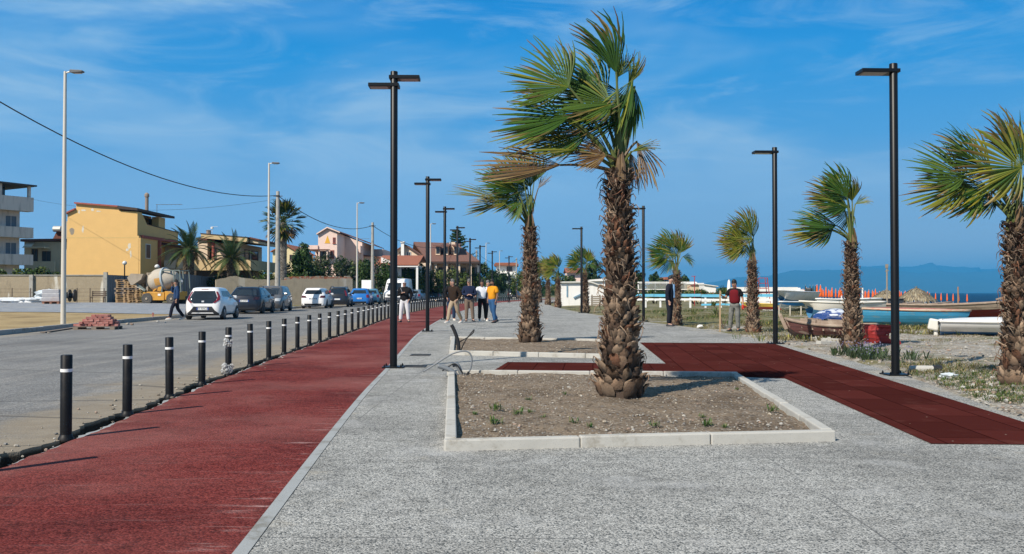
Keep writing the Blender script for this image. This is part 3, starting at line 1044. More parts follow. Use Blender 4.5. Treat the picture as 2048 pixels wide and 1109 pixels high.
# ---------------------------------------------------------------- planters
def kerb_run(mb, a, b, wd, h, zb, seg=1.0):
 a, b = Vector((a[0], a[1], 0)), Vector((b[0], b[1], 0))
 L = (b - a).length
 n = max(1, round(L / seg))
 for k in range(n):
  p = a.lerp(b, (k + 0.004) / n)
  q = a.lerp(b, (k + 0.998) / n)
  j = rnd.uniform(-.004, .004)
  m = (p + q) / 2
  mb.obox((m.x, m.y, zb + h / 2 + j - .02), ((q - p).length, wd, h + .04), math.atan2(b.y - a.y, b.x - a.x))
def planter(label, pts, label_soil, seg=1.0):
 c = sum((Vector((p[0], p[1], 0)) for p in pts), Vector()) / 4
 t = thing('planter', label, 'planter', (c.x, c.y, gz(c.x, c.y) + .012), group='kerbed planting beds on the promenade')
 L = [(p[0] - c.x, p[1] - c.y) for p in pts]
 mb = MB()
 cen = Vector((0, 0))
 ins = []
 for i in range(4):
  a, b = Vector(L[i]), Vector(L[(i + 1) % 4])
  d = (b - a).normalized()
  nrm = Vector((-d.y, d.x)) * 0.055
  s0 = a + nrm + d * (0.0 if i % 2 == 0 else 0.112)
  s1 = b + nrm - d * (0.0 if i % 2 == 0 else 0.112)
  kerb_run(mb, s0, s1, 0.10, 0.092, 0.0, seg)
 mb.build('kerb', KERB, t, bevel=0.012)
 # soil: a bumpy sheet inside
 mb = MB()
 n = 70
 vs, fs = [], []
 A, B, C, D_ = [Vector(p) for p in L]
 for j in range(n + 1):
  for i in range(n + 1):
   u, v = 0.02 + .96 * i / n, 0.015 + .97 * j / n
   p = A.lerp(B, u).lerp(D_.lerp(C, u), v)
   edge = min(u, v, 1 - u, 1 - v)
   z = 0.035 + 0.02 * sm(0, .25, edge) + 0.016 * math.sin(3.1 * p.x + 1.1 * p.y) * math.sin(2.3 * p.y - p.x) + 0.012 * math.sin(9 * p.x + 3 * p.y) * math.sin(8 * p.y) + rnd.uniform(-.007, .007)
   vs.append((p.x, p.y, z))
 for j in range(n):
  for i in range(n):
   a = j * (n + 1) + i
   fs.append((a, a + 1, a + n + 2, a + n + 1))
 mb.add(vs, fs)
 mb.build('soil', SOIL, t, smooth='all', recalc=False)
 return t, c, L
PL1 = [(-.553, 7.53), (2.81, 8.03), (3.40, 13.98), (-1.0, 14.45)]
PL2 = [(-1.30, 19.1), (2.35, 17.9), (3.15, 23.7), (-1.66, 25.3)]
pl1, c1, L1 = planter('front kerbed planting bed of stony soil with the biggest palm', PL1, '')
pl2, c2, L2 = planter('second kerbed planting bed, behind the front one, with a black pipe sticking up', PL2, '')
# stones and tiny weeds
STONE = M('loose stones', (1, 1, 1), 0.9, 0.25, 9, attr=True)
def stone_mesh(mb, c, r, rr):
 n = 6
 vs = [(0, 0, 1)]
 for t in (0.9, 1.9):
  for k in range(5):
   a = 2 * PI * k / 5 + t
   vs.append((math.sin(t) * math.cos(a), math.sin(t) * math.sin(a), math.cos(t)))
 vs.append((0, 0, -1))
 sx, sy, sz_ = r * rr.uniform(.7, 1.3), r * rr.uniform(.7, 1.3), r * rr.uniform(.4, .8)
 a0 = rr.uniform(0, 6)
 ca, sa = math.cos(a0), math.sin(a0)
 out = []
 for x, y, z in vs:
  k = rr.uniform(.8, 1.2)
  x, y, z = x * sx * k, y * sy * k, z * sz_ * k
  out.append((c[0] + x * ca - y * sa, c[1] + x * sa + y * ca, c[2] + z))
 fs = [(0, 1 + k, 1 + (k + 1) % 5) for k in range(5)]
 fs += [(1 + k, 6 + k, 6 + (k + 1) % 5, 1 + (k + 1) % 5) for k in range(5)]
 fs += [(11, 6 + (k + 1) % 5, 6 + k) for k in range(5)]
 base = rr.choice([(.42, .36, .28), (.33, .28, .22), (.26, .25, .24), (.44, .40, .34), (.22, .18, .14), (.46, .44, .40), (.36, .26, .2)])
 q = rr.uniform(.7, 1.15)
 mb.add(out, fs, tuple(b * q for b in base))
rs = random.Random(11)
for t, c, L, n in ((pl1, c1, L1, 2300), (pl2, c2, L2, 800)):
 mb = MB()
 A, B, C, D_ = [Vector(p) for p in L]
 for _ in range(n):
  u, v = rs.uniform(.04, .96), rs.uniform(.03, .97)
  p = A.lerp(B, u).lerp(D_.lerp(C, u), v)
  r = min(.022, 0.006 * math.exp(abs(rs.gauss(0, .5))))
  stone_mesh(mb, (p.x, p.y, 0.049 + r * .2), r, rs)
 o = mb.build('soil_stones', STONE, t, recalc=False)
 o['kind'] = 'stuff'
LEAF = leaf_mat('leaf surface')
def tuft(mb, c, r, h, n, rr, cols, spread=0.6):
 """blades of grass or small weed leaves"""
 for _ in range(n):
  a = rr.uniform(0, 2 * PI)
  d = rr.uniform(0, r)
  b = Vector((c[0] + d * math.cos(a), c[1] + d * math.sin(a), c[2]))
  a2 = a + rr.uniform(-.8, .8)
  hh = h * rr.uniform(.5, 1.1)
  tip = b + Vector((math.cos(a2) * hh * spread * rr.uniform(.3, 1.3), math.sin(a2) * hh * spread * rr.uniform(.3, 1.3), hh))
  mid = b.lerp(tip, .55) + Vector((0, 0, hh * .12))
  w_ = hh * rr.uniform(.05, .1)
  sd = Vector((-math.sin(a2), math.cos(a2), 0)) * w_
  col = rr.choice(cols)
  q = rr.uniform(.7, 1.3)
  col = tuple(x * q for x in col)
  mb.add([b - sd * .6, b + sd * .6, mid + sd, mid - sd, tip], [(0, 1, 2, 3), (3, 2, 4)], col)
def weed(mb, c, r, rr, cols, n=30):
 """low broad-leaved weed"""
 for _ in range(n):
  a = rr.uniform(0, 2 * PI)
  d = rr.uniform(.1, 1) * r
  b = Vector((c[0] + d * math.cos(a), c[1] + d * math.sin(a), c[2] + rr.uniform(0.2, 1) * r * .5))
  s_ = r * rr.uniform(.15, .35)
  t = Vector((math.cos(a), math.sin(a), rr.uniform(-.3, .6))).normalized()
  sd = t.cross(Vector((rr.uniform(-.3, .3), rr.uniform(-.3, .3), 1))).normalized()
  q = rr.uniform(.7, 1.3)
  col = tuple(x * q for x in rr.choice(cols))
  mb.add([b - t * s_, b + sd * s_ * .5, b + t * s_, b - sd * s_ * .5], [(0, 1, 2, 3)], col)
GRN = [(.05, .11, .02), (.07, .14, .03), (.10, .15, .04)]
rw = random.Random(5)
for k, (px, py, r) in enumerate([(995, 832, .055), (1035, 842, .05), (992, 862, .06), (1085, 850, .03), (1150, 862, .045), (1060, 838, .03), (1180, 868, .03), (1415, 865, .05), (1405, 848, .03), (1310, 866, .045), (950, 842, .025),
         (1055, 812, .035), (1130, 800, .03), (1450, 870, .03), (1475, 790, .03), (1545, 835, .05)]):
 p = G(px, py)
 mb = MB()
 r *= 1.35
 weed(mb, (p.x, p.y, .065), r, rw, GRN, 34)
 tuft(mb, (p.x, p.y, .06), r, r * 1.2, 14, rw, GRN + [(.16, .15, .06)])
 o = mb.build('weed', LEAF, recalc=False)
 tag(o, ['leafy green weed, larger one of the left cluster in the front bed', 'straggly weed right of the large one in the front bed', 'bright low green weed near the front kerb of the front bed'][k] if k < 3 else 'tiny green weed sprouting in the soil of the front bed', 'weed', 'weeds in the planting beds')
# drain covers
IRON = M('dark cast iron', (0.03, 0.03, 0.03), 0.6, 0.3, 20, dirt=(.12, .1, .08), dscale=5)
for px, py, lab in ((841, 712, 'dark slotted drain cover, the one farther from the nearest lamp'), (829, 735, 'dark drain cover right beside the foot of the nearest lamp')):
 p = G(px, py)
 t = thing('drain_cover', lab, 'drain cover', (p.x, p.y, gz(p.x, p.y) + .013))
 mb = MB()
 mb.box(-.2, .2, -.2, -.17, 0, .012); mb.box(-.2, .2, .17, .2, 0, .012); mb.box(-.2, -.17, -.17, .17, 0, .012); mb.box(.17, .2, -.17, .17, 0, .012)
 mb.build('frame', IRON, t)
 mb = MB()
 mb.box(-.168, .168, -.168, .168, 0, .006)
 for k in range(7):
  mb.box(-.15, .15, -.145 + k * .045, -.125 + k * .045, .0062, .011)
 mb.build('grate', IRON, t)
# conduits and cables coming out of the beds
def wire(name, pix, dep, r, mat, label, cat):
 pts = [D(a, b, dep + (k * 0.0)) for k, (a, b) in enumerate(pix)]
 # smooth by Catmull-Rom
 out = []
 for i in range(len(pts) - 1):
  p0_, p1, p2, p3 = pts[max(i - 1, 0)], pts[i], pts[i + 1], pts[min(i + 2, len(pts) - 1)]
  for s_ in range(6):
   u = s_ / 6
   out.append(0.5 * ((2 * p1) + (p2 - p0_) * u + (2 * p0_ - 5 * p1 + 4 * p2 - p3) * u * u + (3 * p1 - p0_ - 3 * p2 + p3) * u ** 3))
 out.append(pts[-1])
 mb = MB()
 mb.tube(out, r, 10)
 return tag(mb.build(name, mat, smooth='all'), label, cat)
GCOND = M('grey corrugated conduit', (0.16, 0.175, 0.19), 0.5, 0.2, 60)
yb = 14.15
wire('cable_loop', [(846, 744), (872, 728), (905, 708), (932, 703), (943, 714), (942, 735), (932, 756)], yb, .012, GCOND, 'thin grey cable arching up and over the corner of the front bed', 'cable')
wire('conduit', [(876, 732), (892, 737), (908, 746), (917, 760)], yb - .1, .036, GCOND, 'thick grey flexible conduit bending left out of the front bed', 'conduit')
wire('conduit', [(905, 731), (914, 730), (920, 742), (926, 760)], yb, .034, GCOND, 'thick grey flexible conduit standing up behind the other one in the front bed', 'conduit')
wire('cable', [(885, 742), (898, 733), (912, 729), (930, 752), (937, 744), (938, 758)], yb - .05, .011, CAB, 'thin black cable looping between the two grey conduits', 'cable')
wire('pipe', [(903, 650), (908, 660), (914, 676), (917, 690), (918, 704)], 19.4, .038, CAB, 'black pipe leaning up out of the second bed', 'pipe')
wire('cable_loop', [(921, 703), (930, 683), (941, 668), (948, 660), (946, 666), (937, 674), (925, 681), (910, 690)], 19.5, .012, CAB, 'thin black cable with a loop at its end beside the black pipe', 'cable')
# ---------------------------------------------------------------- wind-blown fan palms
BARK = M('palm boot fibre', (1, 1, 1), 0.85, 0.3, 14, bump=0.6, bscale=40, attr=True)
WIND = Vector((-1.0, -0.12, 0.0)).normalized()
TRUNKC = [(.105, .066, .040), (.155, .095, .058), (.21, .135, .085), (.065, .037, .022), (.31, .215, .142), (.14, .060, .032), (.19, .085, .044)]
def palm_trunk(parent, h, r0, r1, seed, rows=None, thick=1.0):
 rr = random.Random(seed)
 bend = rr.uniform(-.02, .02)
 def cen(z):
  return Vector((bend * z * z * .3, 0, 0))
 def rad(z):
  u = max(0.0, z / h)
  return r0 + (r1 - r0) * (u ** 0.75) + 0.22 * r0 * math.exp(-(u * 8) ** 2)
 mb = MB()
 rings = []
 for k in range(26):
  z = -0.05 + (h + .05) * k / 25
  c = cen(z)
  rings.append([(c.x + rad(z) * .8 * math.cos(a), c.y + rad(z) * .8 * math.sin(a), z) for a in [2 * PI * i / 14 for i in range(14)]])
 mb.loft(rings, col=(.07, .045, .03))
 rows = rows or int(h / 0.066)
 nper = 11
 for j in range(rows):
  u = (j + .3) / rows
  z0 = u * h
  R0 = rad(z0)
  for i in range(nper):
   a = 2 * PI * (i + (j % 2) * .5) / nper + rr.uniform(-.13, .13) + j * 0.02
   if rr.random() < .06:
    continue
   wd = 2 * PI * R0 / nper * rr.uniform(.8, 1.4)
   ln = rr.uniform(.09, .18) * (1.15 - .35 * u) * (R0 / .3) ** .5
   flare = rr.uniform(.015, .085) * (1.0 if u < .5 else 1.25) * (R0 / .3) ** .5
   if u < .45:
    col = rr.choice(TRUNKC[1:5] + [TRUNKC[6], TRUNKC[4], TRUNKC[4]])
   elif u < .8:
    col = rr.choice(TRUNKC)
   else:
    col = rr.choice([TRUNKC[0], TRUNKC[3], TRUNKC[5], TRUNKC[1]])
   q = rr.uniform(.65, 1.2)
   col = tuple(x * q for x in col)
   tw = rr.uniform(-.8, .8)
   split = rr.random() < (.15 + .6 * u)
   rw_ = []
   cc = cen(z0)
   nx_ = 4
   prof_ = [(0, -.02, .9), (.3, .35, 1.0), (.65, .62, .85), (.9, .9, .55), (1.0, 1.35, .22)]
   for k, (t, fl_, wk) in enumerate(prof_):
    row = []
    for s_ in range(nx_ + 1):
     e = (s_ / nx_ - .5) * wd * wk
     if split and k >= 3:
      e *= 1.25
      zz_ = rr.uniform(-.05, .05)
     else:
      zz_ = 0
     aa = a + (e + tw * t * ln * .5) / R0
     bulge = (1 - (2 * s_ / nx_ - 1) ** 2) * .022
     rr_ = R0 * .84 + flare * fl_ + bulge + (rr.uniform(-.012, .012))
     row.append((cc.x + rr_ * math.cos(aa), cc.y + rr_ * math.sin(aa), z0 + (t + zz_) * ln + rr.uniform(-.010, .010)))
    rw_.append(row)
   b = []
   for row in rw_:
    b += row
   fs = [(k * (nx_ + 1) + s_, k * (nx_ + 1) + s_ + 1, (k + 1) * (nx_ + 1) + s_ + 1, (k + 1) * (nx_ + 1) + s_) for k in range(len(prof_) - 1) for s_ in range(nx_)]
   cs = []
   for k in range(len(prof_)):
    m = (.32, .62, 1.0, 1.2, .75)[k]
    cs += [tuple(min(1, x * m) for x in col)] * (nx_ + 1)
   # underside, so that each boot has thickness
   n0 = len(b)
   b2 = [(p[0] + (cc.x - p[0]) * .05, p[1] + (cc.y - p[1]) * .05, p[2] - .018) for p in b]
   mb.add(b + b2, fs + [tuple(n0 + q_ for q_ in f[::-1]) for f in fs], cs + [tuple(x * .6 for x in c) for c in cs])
   if rr.random() < (.55 * thick if split else .18):
    # a curling fibre
    aa = a + rr.uniform(-.2, .2)
    p0_ = Vector((cc.x + (R0 * .9 + flare) * math.cos(aa), cc.y + (R0 * .9 + flare) * math.sin(aa), z0 + ln))
    out = Vector((math.cos(aa), math.sin(aa), 0))
    sd = Vector((-math.sin(aa), math.cos(aa), 0)) * rr.uniform(-.12, .12)
    pts = [p0_, p0_ + out * .05 + sd * .4 + Vector((0, 0, .03)), p0_ + out * .07 + sd + Vector((0, 0, -.02)), p0_ + out * .05 + sd * 1.5 + Vector((0, 0, -.12 * rr.random()))]
    mb.tube(pts, [.009, .007, .005, .002], 4, col=tuple(min(1, x * 1.35) for x in col))
 for _ in range(int(90 * h)):
  z = h * rr.uniform(.30, 1.0)
  a = rr.uniform(0, 2 * PI)
  c, R0 = cen(z), rad(z)
  out, sd = Vector((math.cos(a), math.sin(a), 0)), Vector((-math.sin(a), math.cos(a), 0))
  q = rr.uniform(.5, 1.3)
  p = c + out * R0 * rr.uniform(.95, 1.12) + Vector((0, 0, z))
  k = rr.choice((-1, 1)) * rr.uniform(.03, .13)
  mb.tube([p, p + sd * k * .5 + out * .03 + Vector((0, 0, rr.uniform(-.03, .05))), p + sd * k + out * rr.uniform(0, .05) + Vector((0, 0, rr.uniform(-.10, .04)))], [.008, .006, .002], 3, col=tuple(min(1, x * q) for x in (.27, .20, .14)))
 return mb.build('trunk', BARK, parent, smooth=50, recalc=False)
LEAFG = [(.028, .068, .011), (.044, .098, .014), (.070, .122, .018), (.034, .080, .015)]
LEAFY = [(.16, .17, .02), (.23, .20, .025), (.13, .16, .025)]
LEAFD = [(.19, .115, .045), (.13, .075, .03), (.26, .18, .08), (.10, .055, .025)]
FRD = leaf_mat('palm frond', 0.2, 0.45)
def fan_leaf(mb, o, hs, d, n, half, L, kind, rr, seg=26, wind=0.5, droop=0.3, fold=0.0, petr=0.018, asym=0.0):
 """one costapalmate leaf: petiole from o to the hub hs, then pleated segments fanned about d in the plane with normal n"""
 o, hs, d, n = Vector(o), Vector(hs), Vector(d).normalized(), Vector(n).normalized()
 n = (n - d * n.dot(d)).normalized()
 t = n.cross(d)
 green = rr.choice(LEAFG)
 pc = (.12, .15, .045) if kind != 'dry' else (.13, .085, .04)
 mid = o.lerp(hs, .5) + Vector((0, 0, .10 * (hs - o).length)) + (d * -.05)
 pts = []
 for k in range(9):
  u = k / 8
  pts.append(o * (1 - u) ** 2 + mid * 2 * u * (1 - u) + hs * u * u)
 mb.tube(pts, [petr * 1.7 - petr * .95 * k / 8 for k in range(9)], 6, col=pc)
 K = 7
 strips = []
 for i in range(seg):
  f = (i + .5) / seg * 2 - 1
  a = f * half + asym
  ll = L * 1.14 * (1.0 - .30 * abs(f) ** 1.6) * rr.uniform(.78, 1.10)
  dirv = d * math.cos(a) + t * math.sin(a) + n * (fold * abs(f) + rr.uniform(-.04, .04) + .07 * (1 if i % 2 else -1))
  p = hs.copy()
  v = dirv.normalized()
  row = []
  tear = rr.uniform(.58, .74)
  bend = rr.uniform(.35, 1.9)
  for k in range(K):
   u = k / (K - 1)
   # width: touching its neighbours out to the tear, then tapering to a thread
   wmax = 2 * half / seg * min(u, tear) * ll * .62
   wdt = wmax if u <= tear else 2 * half / seg * tear * ll * .62 * max(.06, (1 - (u - tear) / (1 - tear)) ** .8)
   row.append((p.copy(), max(.003, wdt), v.copy()))
   stp = ll / (K - 1)
   k_ = max(0, (u - .25)) * bend
   v = (v + WIND * wind * k_ * 1.0 + Vector((0, 0, -1)) * droop * k_ * .40).normalized()
   p = p + v * stp
  yel = rr.random()
  if kind == 'green':
   c0 = green if yel > .12 else rr.choice(LEAFY)
   c1 = tuple(x * 1.1 for x in c0) if rr.random() > .25 else rr.choice(LEAFD)
  elif kind == 'mix':
   c0 = rr.choice([green, LEAFY[2], LEAFY[0]])
   c1 = rr.choice(LEAFD + LEAFY)
  elif kind == 'yellow':
   c0 = rr.choice(LEAFY + [LEAFG[2]])
   c1 = rr.choice(LEAFY + LEAFD[:3])
  else:
   c0 = rr.choice(LEAFD)
   c1 = rr.choice(LEAFD)
  q = rr.uniform(.75, 1.25)
  vs, cs = [], []
  for k, (pp, wd, vv) in enumerate(row):
   side = vv.cross(n).normalized()
   u = k / (K - 1)
   m = sm(.45, .95, u)
   col = tuple((c0[j] * (1 - m) + c1[j] * m) * q for j in range(3))
   vs += [pp - side * wd, pp + n * wd * .55 * (1 if i % 2 else 1), pp + side * wd]
   cs += [col, tuple(x * 1.12 for x in col), col]
  fs = []
  for k in range(K - 1):
   b = k * 3
   fs += [(b, b + 1, b + 4, b + 3), (b + 1, b + 2, b + 5, b + 4)]
  mb.add(vs, fs, cs)
 # hub
 mb.obox(hs, (.022, .022, .022), col=(.08, .10, .03))
# leaves: hub (x, z) from the crown's heart in metres, depth, fan direction in the picture plane (degrees), turn of the leaf, half angle, length, kind, wind, droop
A_LEAVES = [
 # x, z, depth, angle, tilt(normal towards camera 1..0), half, L, kind, wind, droop, fold
 (-.05, 1.18, -.05, 103, .9, 32, .80, 'green', .55, .05, .1),
 (-.02, 1.16, .10, 60, .5, 34, .34, 'green', .4, .6, .3),
 (-.62, 1.00, -.10, 150, .85, 78, .72, 'green', .35, .12, .12),
 (-.62, .62, -.18, 180, .75, 46, .80, 'green', .6, .22, .2),
 (-.66, .60, -.14, 205, .6, 36, .80, 'mix', .6, .3, .2),
 (-.50, .25, -.10, 178, .55, 60, .62, 'yellow', .6, .35, .3),
 (-.72, .05, -.22, 182, .6, 30, .88, 'dry', .7, .16, .3),
 (-.10, .82, .02, 175, .7, 80, .68, 'green', .5, .3, .2),
 (-.15, .95, .22, 140, .6, 60, .70, 'green', .5, .2, .2),
 (.16, 1.12, .05, 252, .4, 34, .72, 'green', .15, .9, .4),
 (.20, 1.06, .18, 262, .3, 36, .74, 'green', .1, 1.0, .4),
 (.10, .95, .25, 200, .5, 75, .70, 'green', .5, .4, .3),
 (.20, .36, .0, 292, .5, 26, .55, 'dry', .05, .9, .3),
 (.14, .24, .12, 275, .4, 34, .45, 'dry', .1, .9, .3),
 (-.12, .22, .10, 165, .6, 58, .45, 'dry', .4, .5, .3),
 (-.18, .18, -.12, 190, .7, 60, .42, 'dry', .5, .6, .2),
 (.12, .22, -.12, 20, .8, 16, .30, 'mix', .0, .5, .2),
 (-.20, .75, .15, 165, .65, 75, .72, 'green', .6, .35, .25),
 (.02, .68, .2, 200, .5, 80, .62, 'green', .45, .6, .3),
 (-.38, .48, .05, 195, .6, 60, .7, 'green', .6, .35, .2),
 (.12, 1.08, .12, 62, .5, 26, .36, 'mix', .3, .5, .3),
]
C_LEAVES = [
 (.02, .93, .05, 112, .85, 40, .85, 'mix', .5, .1, .15),
 (-.05, .82, -.25, 165, .95, 105, .80, 'mix', .35, .25, .12),
 (-.55, .95, .1, 135, .7, 45, .70, 'green', .5, .15, .2),
 (-.75, .72, .05, 170, .75, 62, .85, 'green', .35, .1, .15),
 (-.70, .60, .15, 195, .6, 60, .85, 'mix', .4, .3, .2),
 (-.35, .60, .2, 190, .6, 70, .75, 'green', .4, .4, .3),
 (.20, .85, .05, 60, .7, 50, .55, 'yellow', .2, .5, .3),
 (.30, .70, .2, 20, .5, 60, .6, 'green', .3, .7, .3),
 (-.2, .40, .2, 200, .5, 50, .6, 'green', .3, .6, .3),
 (.15, .35, .25, 320, .5, 50, .5, 'mix', .2, .8, .3),
 (-.30, .85, .15, 150, .7, 60, .8, 'green', .5, .2, .2),
 (-.45, .45, .1, 200, .6, 60, .75, 'green', .5, .5, .2),
 (.05, 1.0, .2, 95, .6, 40, .7, 'green', .5, .1, .25),
]
B_LEAVES = [
 (-.15, 1.08, -.1, 125, .85, 62, .85, 'mix', .45, .15, .12),
 (-.45, .95, .1, 150, .75, 60, .85, 'green', .5, .2, .2),
 (.10, 1.10, .1, 80, .7, 36, .70, 'green', .5, .1, .3),
 (.20, .95, .12, 40, .4, 50, .4, 'dry', .3, .7, .3),
 (-.80, .68, -.1, 170, .5, 22, 1.00, 'yellow', .5, .12, .3),
 (-.70, .60, .1, 195, .6, 40, .80, 'mix', .5, .4, .2),
 (-.25, .70, .15, 190, .6, 75, .65, 'green', .4, .5, .25),
 (-.20, .58, -.1, 240, .6, 55, .50, 'green', .3, .7, .25),
 (-.05, .95, .2, 160, .6, 70, .75, 'green', .5, .3, .2),
 (.05, .8, .25, 230, .5, 70, .6, 'green', .2, .8, .3),
 (-.30, .88, .0, 140, .75, 60, .8, 'green', .5, .2, .15),
 (-.45, .75, .15, 180, .6, 65, .75, 'mix', .5, .4, .2),
 (.02, 1.0, .2, 110, .6, 50, .7, 'green', .5, .1, .25),
]
D_LEAVES = [
 (-.12, 1.02, -.05, 118, .8, 42, .85, 'green', .5, .08, .15),
 (-.20, .92, .05, 150, .8, 65, .85, 'mix', .5, .2, .15),
 (-.05, .85, .15, 180, .6, 70, .85, 'green', .45, .4, .2),
 (.05, .95, .1, 100, .5, 40, .60, 'mix', .4, .2, .3),
 (-.42, .32, -.1, 168, .65, 34, .95, 'green', .5, .1, .2),
 (-.45, .28, .05, 190, .6, 40, .92, 'yellow', .5, .25, .2),
 (-.40, .30, .1, 215, .6, 35, .65, 'green', .4, .6, .2),
 (.08, .72, .2, 235, .5, 60, .5, 'green', .2, .8, .3),
 (.12, .88, .1, 20, .5, 40, .35, 'mix', .2, .9, .3),
 (.0, .98, .2, 135, .6, 60, .8, 'green', .6, .15, .2),
 (-.10, .80, .0, 165, .8, 55, .85, 'green', .6, .3, .15),
 (-.3, .4, .15, 180, .6, 45, .9, 'green', .5, .2, .2),
]
E_LEAVES = [
 (-.05, .92, .0, 112, .85, 46, .85, 'mix', .45, .1, .15),
 (-.32, .72, -.05, 158, .9, 55, .85, 'mix', .35, .15, .12),
 (-.35, .45, -.12, 178, .9, 66, .85, 'yellow', .3, .25, .12),
 (.02, .75, .1, 165, .6, 70, .75, 'yellow', .45, .35, .2),
 (.08, .80, .2, 100, .5, 40, .75, 'green', .4, .1, .3),
 (-.15, .55, .15, 200, .6, 60, .7, 'mix', .4, .5, .2),
 (.05, .55, .2, 250, .4, 50, .45, 'green', .2, .8, .3),
 (-.15, .85, .15, 135, .7, 60, .8, 'green', .55, .15, .2),
 (-.25, .60, .1, 170, .7, 70, .8, 'yellow', .5, .3, .15),
]
F_LEAVES = [
 (-.12, .95, -.05, 108, .8, 55, .80, 'green', .35, .1, .2),
 (-.45, .70, .0, 155, .75, 70, .75, 'green', .35, .2, .15),
 (-.40, .50, .1, 195, .6, 60, .80, 'green', .4, .5, .2),
 (.20, .80, .05, 75, .7, 55, .70, 'mix', .3, .2, .3),
 (.10, .65, .15, 150, .5, 80, .75, 'green', .4, .4, .3),
 (.28, .60, .05, 330, .5, 60, .55, 'green', .15, .8, .3),
 (-.15, .45, .2, 230, .5, 60, .65, 'green', .2, .8, .3),
 (.1, .9, .2, 95, .5, 50, .75, 'green', .3, .1, .3),
 (-.25, .85, .15, 125, .7, 60, .8, 'green', .5, .15, .2),
 (-.30, .60, .1, 180, .7, 70, .75, 'green', .5, .35, .15),
 (.15, .75, .1, 60, .6, 50, .6, 'green', .3, .3, .3),
]
def palm(label, loc, h, r0, r1, leaves, seed, scale=1.0, mirror=False, fronds=True, seg=30, lean=0.0):
 rr = random.Random(seed)
 t = thing('palm_tree', label, 'palm tree', loc, group='wind blown fan palms along the promenade')
 palm_trunk(t, h, r0, r1, seed)
 heart = MB()
 for k in range(14):
  a = rr.uniform(0, 2 * PI)
  b = Vector((.9 * r1 * math.cos(a), .9 * r1 * math.sin(a), h - .12))
  e = Vector((.55 * r1 * math.cos(a), .55 * r1 * math.sin(a), h + rr.uniform(.1, .35)))
  heart.tube([b, b.lerp(e, .5) + Vector((math.cos(a), math.sin(a), 0)) * .02, e], [.035, .03, .012], 5, col=rr.choice([(.14, .15, .05), (.2, .13, .07), (.12, .08, .05)]))
 heart.build('heart', FRD, t, recalc=False)
 one = MB()
 for k, (x, z, dp, ang, tilt, half, L, kind, wd, dr, fo) in enumerate(leaves):
  mb = MB() if fronds else one
  a = R(ang + rr.uniform(-4, 4))
  d = Vector((math.cos(a), rr.uniform(-.15, .15), math.sin(a)))
  n = Vector((rr.uniform(-.25, .25), -tilt, rr.uniform(0, .4) + (1 - tilt) * .8))
  o_ = Vector((rr.uniform(-.3, .3) * r1, rr.uniform(-.3, .3) * r1, h + rr.uniform(-.05, .05)))
  hs = Vector((x * scale, dp * scale, h + z * scale))
  fan_leaf(mb, o_, hs, d, n, R(half), L * scale, kind, rr, seg=int(1.25 * seg * max(.45, min(1.2, half / 60))), wind=wd, droop=dr, fold=fo, petr=.017 * scale)
  if fronds:
   mb.build('frond', FRD, t, recalc=False, smooth=35)
 if not fronds:
  one.build('crown', FRD, t, recalc=False)
 return t
pA = G(1241, 803)
palm('biggest palm, in the front bed, with ragged fronds blown left and a shaggy booted trunk', (pA.x, pA.y, .07), 2.68, .25, .105, A_LEAVES, 21, 1.0, seg=34)
pB = G(1060, 690)
palm('palm in the second bed, its low yellow brown frond streaming left', (pB.x, pB.y, .06), 2.86, .25, .115, B_LEAVES, 33, 1.04)
pC = G(2035, 770)
palm('palm at the right edge with a wide open green fan facing the camera', (pC.x, pC.y, 0), 2.28, .21, .11, C_LEAVES, 44, .92)
pD = G(1705, 700)
palm('palm before the wrecked red boat, with one frond stretched low to the left', (pD.x, pD.y, 0), 2.44, .205, .095, D_LEAVES, 55, 1.0)
pE = G(1506, 667)
palm('palm with yellowing fans beside the worker in red', (pE.x, pE.y, 0), 2.28, .205, .10, E_LEAVES, 66, .98)
pF = G(1353, 651)
palm('palm with dark green fans right behind the man in a suit', (pF.x, pF.y, 0), 2.12, .19, .10, F_LEAVES, 77, .95, seg=24)
for px, y, topy, hgt, lv, lab, sc in ((1170, 55, 545, 2.3, F_LEAVES, 'palm beside the white beach hut, right behind the farthest single lamp', .95),
          (1116, 72, 556, 2.2, E_LEAVES, 'palm with drooping yellow green fans left of the white beach hut', 1.15),
          (1096, 84, 560, 2.3, B_LEAVES, 'far palm half hidden between the second palm trunk and its yellowish neighbour', 1.15),
          (1079, 100, 560, 2.4, D_LEAVES, 'farthest palm of the promenade row, showing right of the second palm trunk', 1.1)):
 p = onground(px, y)
 palm(lab, p, hgt, .25, .13, lv, px, sc, fronds=False, seg=18)
# ---------------------------------------------------------------- buildings
GLASS = glass_mat('dark window glass')
GLASSC = glass_mat('car glass', (0.012, 0.016, 0.02), 0.04)
WFR = M('white window frame', (0.62, 0.60, 0.56), 0.5)
BFR = M('brown window frame', (0.09, 0.05, 0.035), 0.6)
YEL = M('yellow render', (0.66, 0.415, 0.155), 0.9, 0.10, 1.2, 0.15, 20, dirt=(0.62, 0.58, 0.48), dscale=0.55, damount=0.0)
YELP = M('bare plaster patch', (0.60, 0.55, 0.45), 0.9, 0.2, 3)
CREAM = M('cream render', (0.56, 0.46, 0.31), 0.9, 0.12, 1.0, dirt=(0.25, 0.21, 0.16), dscale=0.8, damount=0.35, streak=True)
PINK = M('pale pink render', (0.74, 0.56, 0.48), 0.9, 0.06, 1.0, dirt=(0.42, 0.30, 0.25), dscale=0.7, damount=0.25, streak=True)
PALE = M('pale peach render', (0.66, 0.52, 0.38), 0.9, 0.07, 1.0, dirt=(0.40, 0.32, 0.24), dscale=0.7, damount=0.25, streak=True)
GREYW = M('dirty white render', (0.62, 0.54, 0.48), 0.9, 0.1, 0.8, dirt=(0.18, 0.16, 0.14), dscale=0.9, damount=0.55, streak=True)
